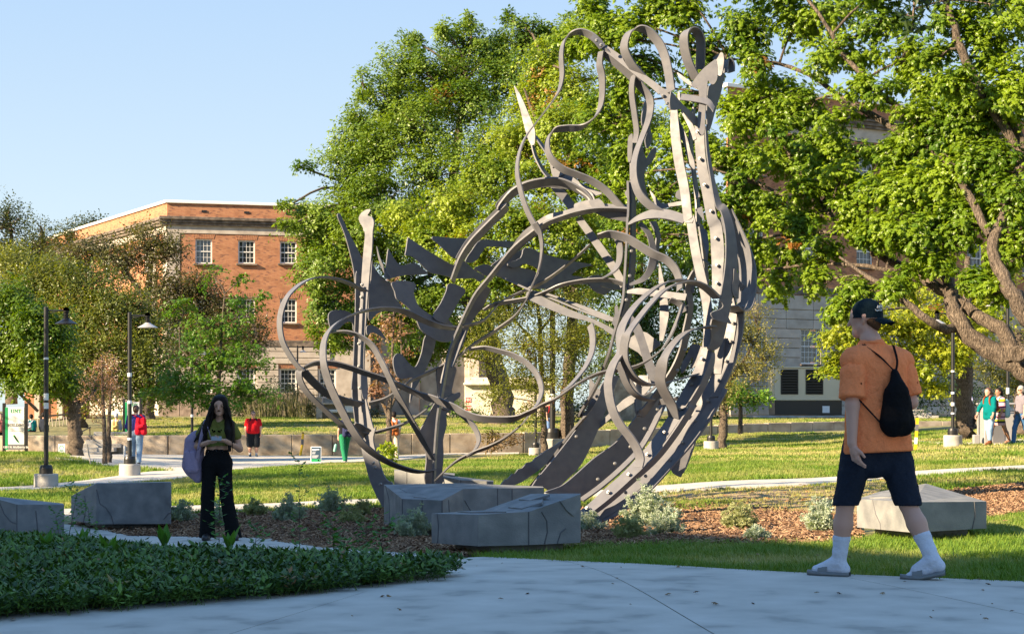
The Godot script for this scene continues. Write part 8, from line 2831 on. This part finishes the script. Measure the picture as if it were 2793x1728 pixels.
	st.band(smooth_line(PackedVector3Array([Vector3(-0.2, 1.22, -0.08), Vector3(-0.125, 1.375, -0.01), Vector3(-0.115, 1.36, 0.065), Vector3(-0.15, 1.2, 0.11), Vector3(-0.19, 1.0, 0.1), Vector3(-0.23, 0.86, 0.03)]), 5), PackedFloat32Array(range(26).map(func(_i): return 0.045)), PackedVector3Array(range(26).map(func(_i): return Vector3(0.8, 0.1, -0.3))), 0.01)
	obj("strap", st, lil, bag)
	st = MB.new()
	st.tube(smooth_line(PackedVector3Array([Vector3(-0.12, 1.37, 0.05), Vector3(-0.08, 1.3, 0.115), Vector3(-0.04, 1.17, 0.13)]), 4), PackedFloat32Array([0.006, 0.006, 0.006, 0.006, 0.006, 0.006, 0.006, 0.006, 0.006]), 6)
	obj("strap", st, lil, bag)
	st = MB.new()
	st.box(Vector3(-0.375, 0.92, 0.0), Vector3(0.03, 0.07, 0.04), Basis(), 0.008)
	obj("charm", st, mats.black, bag)


# a person seen from afar. o: at (feet), face (turn of the body, 0 = towards the camera), s (scale), stride, legs, arms, clothes
func far_person(label: String, o: Dictionary) -> Node3D:
	var n := thing("person", label, "person", o.at, deg_to_rad(o.get("face", 0.0)))
	var s: float = o.get("s", 1.0)
	n.scale = Vector3.ONE * s
	var w: float = o.get("wide", 1.0)
	var st: float = o.get("stride", 0.2)
	var hc := Vector3(0, 1.62 - 0.02 * o.get("bow", 0.0), 0.02 + 0.05 * o.get("bow", 0.0))
	var fw := Vector3(o.get("look", 0.0), -0.12 - 0.2 * o.get("bow", 0.0), 1).normalized()
	var sh := []
	var el := []
	var wr := []
	var arms: Array = o.get("arms", [[0.1, 0.15], [-0.1, 0.15]])
	var kn := []
	var an := []
	for k in 2:
		var sg := -1.0 if k == 0 else 1.0
		var p := Vector3(0.165 * sg * w, 1.40, 0.0)
		sh.append(p)
		var e := p + Vector3(0.05 * sg * w, -0.27, arms[k][0] * 0.27)
		el.append(e)
		var wp: Vector3 = e + Vector3((0.01 - arms[k][1] * 0.12) * sg, -0.23 * (1.0 - arms[k][1] * 0.8), (arms[k][0] * 0.4 + arms[k][1]) * 0.25)
		wr.append(wp)
		var f: float = st * sg * o.get("lead", 1.0)
		kn.append(Vector3(0.095 * sg * w, 0.49, f * 0.62 + 0.03))
		an.append(Vector3(0.09 * sg * w, 0.085 + maxf(0.0, -f) * 0.16, f * (1.0 if f > 0 else 1.25)))
	var skin: Material = o.get("skin", mats.pale_skin)
	var cell := 0.021
	var bones := head_bones(hc, fw, 1.0)
	var hands := []
	bones.append_array([[hc - Vector3(0, 0.07, 0.01), Vector3(0, 1.46, 0), 0.05, 0.056], [Vector3(0, 1.46, 0), Vector3(0, 1.34, 0), 0.06, 0.11], [Vector3(-0.07 * w, 1.33, 0), Vector3(-0.06 * w, 0.95, 0), 0.10 * w, 0.10 * w], [Vector3(0.07 * w, 1.33, 0), Vector3(0.06 * w, 0.95, 0), 0.10 * w, 0.10 * w]])
	for k in 2:
		bones.append_array([[sh[k], el[k], 0.05 * w, 0.042 * w], [el[k], wr[k], 0.042 * w, 0.03], [Vector3(0.08 * w * (k * 2 - 1), 0.92, 0), kn[k], 0.085 * w, 0.056 * w], [kn[k], kn[k].lerp(an[k], 0.35), 0.054 * w, 0.06 * w], [kn[k].lerp(an[k], 0.35), an[k], 0.06 * w, 0.036]])
		var hd: Vector3 = (wr[k] - el[k]).normalized()
		hands.append(skin_field(hand_bones(wr[k], hd, Vector3(-(k * 2 - 1), 0, 0.2).slide(hd).normalized(), 1.15, 1.0 if k == 0 else -1.0, 0.35), 0.0085, 0.01))
	obj("body", joined([skin_field(bones, cell, 0.025), hands[0], hands[1]]), skin, n)
	# top
	var tops := [[Vector3(0, 1.44, 0), Vector3(0, 1.36, 0), 0.07, 0.115], [Vector3(-0.075 * w, 1.32, 0.01), Vector3(-0.075 * w, o.get("hem", 0.92) + 0.08, 0.015 * w), 0.118 * w, 0.125 * w], [Vector3(0.075 * w, 1.32, 0.01), Vector3(0.075 * w, o.get("hem", 0.92) + 0.08, 0.015 * w), 0.118 * w, 0.125 * w], [Vector3(0, 1.2, 0.03 * w), Vector3(0, 1.02, 0.05 * w), 0.12 * w, 0.125 * w]]
	for k in 2:
		var sl: float = o.get("sleeve", 0.6)
		if sl <= 1.0:
			tops.append([sh[k], sh[k].lerp(el[k], sl), 0.068 * w, 0.068 * w])
		else:
			tops.append([sh[k], el[k], 0.066 * w, 0.056 * w])
			tops.append([el[k], el[k].lerp(wr[k], sl - 1.0), 0.056 * w, 0.046])
	var top := obj(o.get("top_name", "shirt"), clipped(skin_field(tops, cell, 0.035, 0.006, 5.0), func(p): return p.y > o.get("hem", 0.92)), o.top, n)
	if o.has("stripes"):
		# bands of a striped dress, woven in along its height
		var a := (top.mesh as ArrayMesh).surface_get_arrays(0)
		var cols := PackedColorArray()
		for p in a[Mesh.ARRAY_VERTEX]:
			var k := int(floor(p.y / 0.052)) % 6
			cols.append([Color(0.5, 0.32, 0.36), Color(0.02, 0.02, 0.03), Color(0.55, 0.52, 0.02), Color(0.5, 0.32, 0.36), Color(0.12, 0.03, 0.09), Color(0.5, 0.32, 0.36)][k])
		a[Mesh.ARRAY_COLOR] = cols
		var m := ArrayMesh.new()
		m.add_surface_from_arrays(Mesh.PRIMITIVE_TRIANGLES, a)
		top.mesh = m
	# trousers, shorts
	if o.has("legs"):
		var ln: float = o.get("leg_len", 1.0)
		var lg := [[Vector3(-0.06 * w, 0.95, 0), Vector3(0.06 * w, 0.95, 0), 0.118 * w, 0.118 * w]]
		var wide: float = o.get("leg_wide", 1.0) * w
		for k in 2:
			var hip := Vector3(0.085 * w * (k * 2 - 1), 0.9, 0)
			if ln <= 0.6:
				lg.append([hip, hip.lerp(kn[k], ln / 0.5), 0.108 * wide, 0.092 * wide])
			else:
				lg.append([hip, kn[k], 0.104 * wide, 0.074 * wide])
				lg.append([kn[k], kn[k].lerp(an[k], (ln - 0.5) * 2.0), 0.074 * wide, 0.062 * wide])
		obj("shorts" if ln <= 0.6 else "trousers", skin_field(lg, cell, 0.03, 0.006, 4.0), o.legs, n)
	for k in 2:
		obj("shoe", skin_field([[an[k] - Vector3(0, 0.04, 0.02), an[k] + Vector3(0, -0.045, 0.15), 0.046, 0.04], [an[k], an[k] + Vector3(0, -0.02, 0.07), 0.05, 0.045]], 0.014, 0.02), o.get("shoes", mats.black), n)
		if o.has("socks"):
			obj("sock", skin_field([[an[k], an[k].lerp(kn[k], 0.25), 0.044, 0.05]], 0.014, 0.02), o.socks, n)
	if o.has("hair"):
		var hb := [[hc + Vector3(0, 0.05, -0.02), hc + Vector3(0, 0.0, -0.05), 0.094, 0.088]]
		hb.append_array(o.get("locks", []).map(func(l): return [hc + l[0], hc + l[1], l[2], l[3]]))
		obj(o.get("hair_name", "hair"), skin_field(hb, 0.014, 0.025), o.hair, n)
	if o.has("glasses"):
		var g := MB.new()
		for k in [-1.0, 1.0]:
			g.box(hc + Vector3(0.033 * k, 0.0, 0.095), Vector3(0.052, 0.03, 0.012), Basis(), 0.004)
			g.box(hc + Vector3(0.078 * k, 0.004, 0.04), Vector3(0.008, 0.012, 0.11))
		obj("glasses", g, mats.black, n)
	return n


func worn_bag(label: String, called: String, who: Node3D, m: Material, back := -1.0, size := 1.0, dx := 0.0) -> void:
	var bag := thing(called, label, "backpack" if called == "backpack" else "bag", who.position, who.rotation.y)
	bag.scale = who.scale
	var z := 0.21 * back
	obj("sack", skin_field([[Vector3(-0.07 * size + dx, 1.32, z), Vector3(-0.08 * size + dx, 1.34 - 0.36 * size, z * 1.08), 0.075 * size, 0.09 * size], [Vector3(0.07 * size + dx, 1.32, z), Vector3(0.08 * size + dx, 1.34 - 0.36 * size, z * 1.08), 0.075 * size, 0.09 * size]], 0.016, 0.04, 0.005, 6.0), m, bag)
	obj("pocket", skin_field([[Vector3(-0.05 * size + dx, 1.14, z * 1.5), Vector3(0.05 * size + dx, 1.12, z * 1.5), 0.06 * size, 0.06 * size]], 0.016, 0.03), m, bag)
	for k in [-1.0, 1.0]:
		var st := MB.new()
		var p := smooth_line(PackedVector3Array([Vector3(0.09 * k + dx, 1.36, z * 0.6), Vector3(0.105 * k, 1.49, 0.0), Vector3(0.115 * k, 1.40, -z * 0.62), Vector3(0.135 * k, 1.2, -z * 0.55), Vector3(0.17 * k, 1.1, 0.0)]), 4)
		var ws := PackedFloat32Array()
		var ax := PackedVector3Array()
		for i in p.size():
			ws.append(0.05)
			ax.append(Vector3.RIGHT)
		st.band(p, ws, ax, 0.016)
		obj("strap", st, m, bag)


func passers_by() -> void:
	var denim := cloth(0.23, 0.34, 0.48)
	var blue_denim := cloth(0.05, 0.13, 0.28)
	var dark := cloth(0.016, 0.02, 0.026)
	var white := cloth(0.6, 0.6, 0.62)
	var g := ground(690, 1247)
	var p := far_person("heavyset man in a red t-shirt and dark shorts walking along the low wall", {"at": g, "face": 12.0, "s": 1.03, "wide": 1.28, "stride": 0.05, "top": cloth(0.55, 0.012, 0.02), "legs": dark, "leg_len": 0.5, "leg_wide": 1.12, "hair": mats.hair_brown, "glasses": true, "socks": white, "shoes": cloth(0.06, 0.09, 0.13), "arms": [[0.0, 0.1], [0.15, 0.1]], "hem": 0.9})
	worn_bag("dark backpack on the man in the red t-shirt", "backpack", p, dark, -1.0, 0.85)
	g = on_land(370, 50.5)
	p = far_person("man in a dark blue shirt and pale jeans seen from behind the second lamp post", {"at": g, "face": 186.0, "s": 1.04, "wide": 1.18, "stride": 0.16, "top": cloth(0.035, 0.05, 0.24), "sleeve": 1.7, "legs": denim, "hair": mats.hair_brown, "arms": [[-0.1, 0.6], [-0.1, 0.5]], "shoes": mats.black})
	worn_bag("bright red backpack slung on the man in the blue shirt", "backpack", p, cloth(0.62, 0.012, 0.03), -1.0, 1.05, -0.17)
	g = ground(316, 1231)
	p = far_person("person in a grey hood and dark trousers walking towards the steps", {"at": g, "face": 180.0, "s": 0.98, "stride": 0.12, "top": cloth(0.36, 0.37, 0.44), "sleeve": 1.9, "legs": dark, "hair": cloth(0.4, 0.41, 0.47), "hair_name": "hood", "shoes": cloth(0.3, 0.04, 0.04)})
	worn_bag("straw coloured backpack on the hooded person", "backpack", p, cloth(0.50, 0.36, 0.15), -1.0, 1.0)
	g = ground(940, 1262)
	p = far_person("person in green trousers and a black top carrying a mint bottle behind the left ribbons", {"at": g, "face": 205.0, "s": 0.98, "stride": 0.22, "lead": -1.0, "top": cloth(0.015, 0.015, 0.02), "sleeve": 0.5, "legs": cloth(0.02, 0.19, 0.09), "leg_wide": 1.2, "hair": mats.hair_brown, "shoes": cloth(0.45, 0.45, 0.45), "socks": dark, "arms": [[0.25, 0.05], [0.1, 0.1]], "hem": 0.98})
	worn_bag("patterned navy backpack on the person in green trousers", "backpack", p, cloth(0.03, 0.035, 0.09), -1.0, 1.0)
	var b := MB.new()
	var q := at(912, 1218, -g.z - 0.1)
	b.lathe(q + Vector3(0, -0.16, 0), [[0.0, 0.0], [0.05, 0.0], [0.05, 0.22], [0.03, 0.26], [0.0, 0.26]], 12, Basis(Vector3.BACK, -0.2))
	obj("bottle_body", b, cloth(0.24, 0.5, 0.42, 0.5), thing("water_bottle", "mint green water bottle in the hand of the person in green trousers", "bottle"))
	b = MB.new()
	b.lathe(q + Vector3(0.045, 0.1, 0), [[0.0, 0.0], [0.032, 0.0], [0.032, 0.05], [0.0, 0.05]], 12)
	obj("lid", b, mats.black, get_node("water_bottle"))
	g = ground(1074, 1256)
	p = far_person("person in a white shirt and cream trousers behind the brown-leaved tree", {"at": g, "face": 190.0, "s": 1.0, "stride": 0.16, "top": cloth(0.55, 0.55, 0.6), "sleeve": 0.8, "legs": cloth(0.52, 0.44, 0.36), "leg_wide": 1.1, "hair": mats.hair_black, "shoes": white, "arms": [[0.1, 0.1], [-0.15, 0.1]]})
	worn_bag("tan leather backpack on the person in the white shirt", "backpack", p, cloth(0.38, 0.12, 0.04), -1.0, 1.0)
	g = on_upper(1502, 76)
	p = far_person("person in a black top and blue checked trousers half hidden behind the lamp post", {"at": Vector3(g.x, g.y - 0.4, g.z), "face": 20.0, "stride": 0.1, "top": cloth(0.012, 0.012, 0.014), "legs": cloth(0.12, 0.2, 0.4), "hair": cloth(0.45, 0.2, 0.08)})
	worn_bag("red bag on the person behind the lamp post", "shoulder_bag", p, cloth(0.5, 0.02, 0.03), -1.0, 0.7, -0.2)
	# three at the right
	g = on_land(2701, 47.6)
	p = far_person("woman in a teal tunic and jeans with bowed head, walking at the right edge", {"at": g, "face": -62.0, "s": 0.97, "stride": 0.10, "bow": 1.0, "top": cloth(0.0, 0.15, 0.155), "sleeve": 1.55, "hem": 0.78, "wide": 1.08, "legs": denim, "leg_len": 0.86, "hair": mats.hair_brown, "locks": [[Vector3(0, 0.05, -0.1), Vector3(0, -0.04, -0.17), 0.04, 0.035]], "shoes": cloth(0.16, 0.06, 0.025), "socks": cloth(0.16, 0.06, 0.025), "arms": [[0.7, 0.1], [0.2, 0.1]]})
	worn_bag("brown leather backpack on the woman in teal", "backpack", p, cloth(0.20, 0.05, 0.02), -1.0, 0.72)
	g = on_land(2726, 48.3)
	p = far_person("woman in a striped pink and yellow dress walking beside the woman in teal", {"at": g, "face": -68.0, "s": 0.95, "stride": 0.26, "lead": -1.0, "wide": 1.12, "top": mats.cloth, "stripes": true, "sleeve": 0.9, "hem": 0.60, "skin": mats.brown_skin, "hair": mats.hair_black, "locks": [[Vector3(0, 0, -0.09), Vector3(0.0, -0.22, -0.12), 0.07, 0.05]], "shoes": mats.brown_skin, "arms": [[0.2, 0.4], [0.1, 0.3]]})
	worn_bag("pale aqua backpack on the woman in the striped dress", "backpack", p, cloth(0.36, 0.60, 0.66), -1.0, 1.15)
	g = on_land(2786, 48.0)
	p = far_person("grey-haired person in a grey t-shirt, jeans and sunglasses cut by the right edge", {"at": g, "face": -75.0, "s": 0.98, "stride": 0.2, "lead": -1.0, "top": cloth(0.20, 0.18, 0.21), "legs": blue_denim, "hair": cloth(0.36, 0.34, 0.32), "glasses": true, "arms": [[0.1, 0.05], [0.0, 0.1]], "shoes": cloth(0.05, 0.1, 0.07)})
	g = on_upper(2645, 88)
	p = far_person("person in a pale lavender hood walking past the dark hedge", {"at": g, "face": -80.0, "s": 1.0, "stride": 0.22, "top": cloth(0.42, 0.42, 0.60), "sleeve": 1.85, "legs": dark, "hair": cloth(0.42, 0.42, 0.60), "hair_name": "hood", "arms": [[0.3, 0.2], [-0.2, 0.2]]})
	# two under the left trees
	g = ground(118, 1230)
	p = far_person("person in a dark jacket and shorts behind the first lamp post", {"at": g, "face": 150.0, "s": 1.0, "stride": 0.12, "top": cloth(0.02, 0.025, 0.04), "sleeve": 1.8, "legs": dark, "leg_len": 0.5, "hair": mats.hair_black, "skin": mats.brown_skin})
	g = ground(84, 1230)
	p = far_person("person in a teal top mostly hidden behind the small tree's trunk", {"at": g, "face": 200.0, "s": 0.95, "stride": 0.1, "top": cloth(0.02, 0.25, 0.24), "sleeve": 0.8, "legs": dark, "hair": mats.hair_black})
	worn_bag("white bag on the person in teal behind the small tree", "shoulder_bag", p, white, -1.0, 0.7, 0.1)
	g = on_land(0, 70)
	p = far_person("person in a pink top at the very left edge beside the sign", {"at": g, "face": 30.0, "s": 0.98, "stride": 0.1, "top": cloth(0.4, 0.14, 0.12), "legs": dark, "hair": mats.hair_brown})
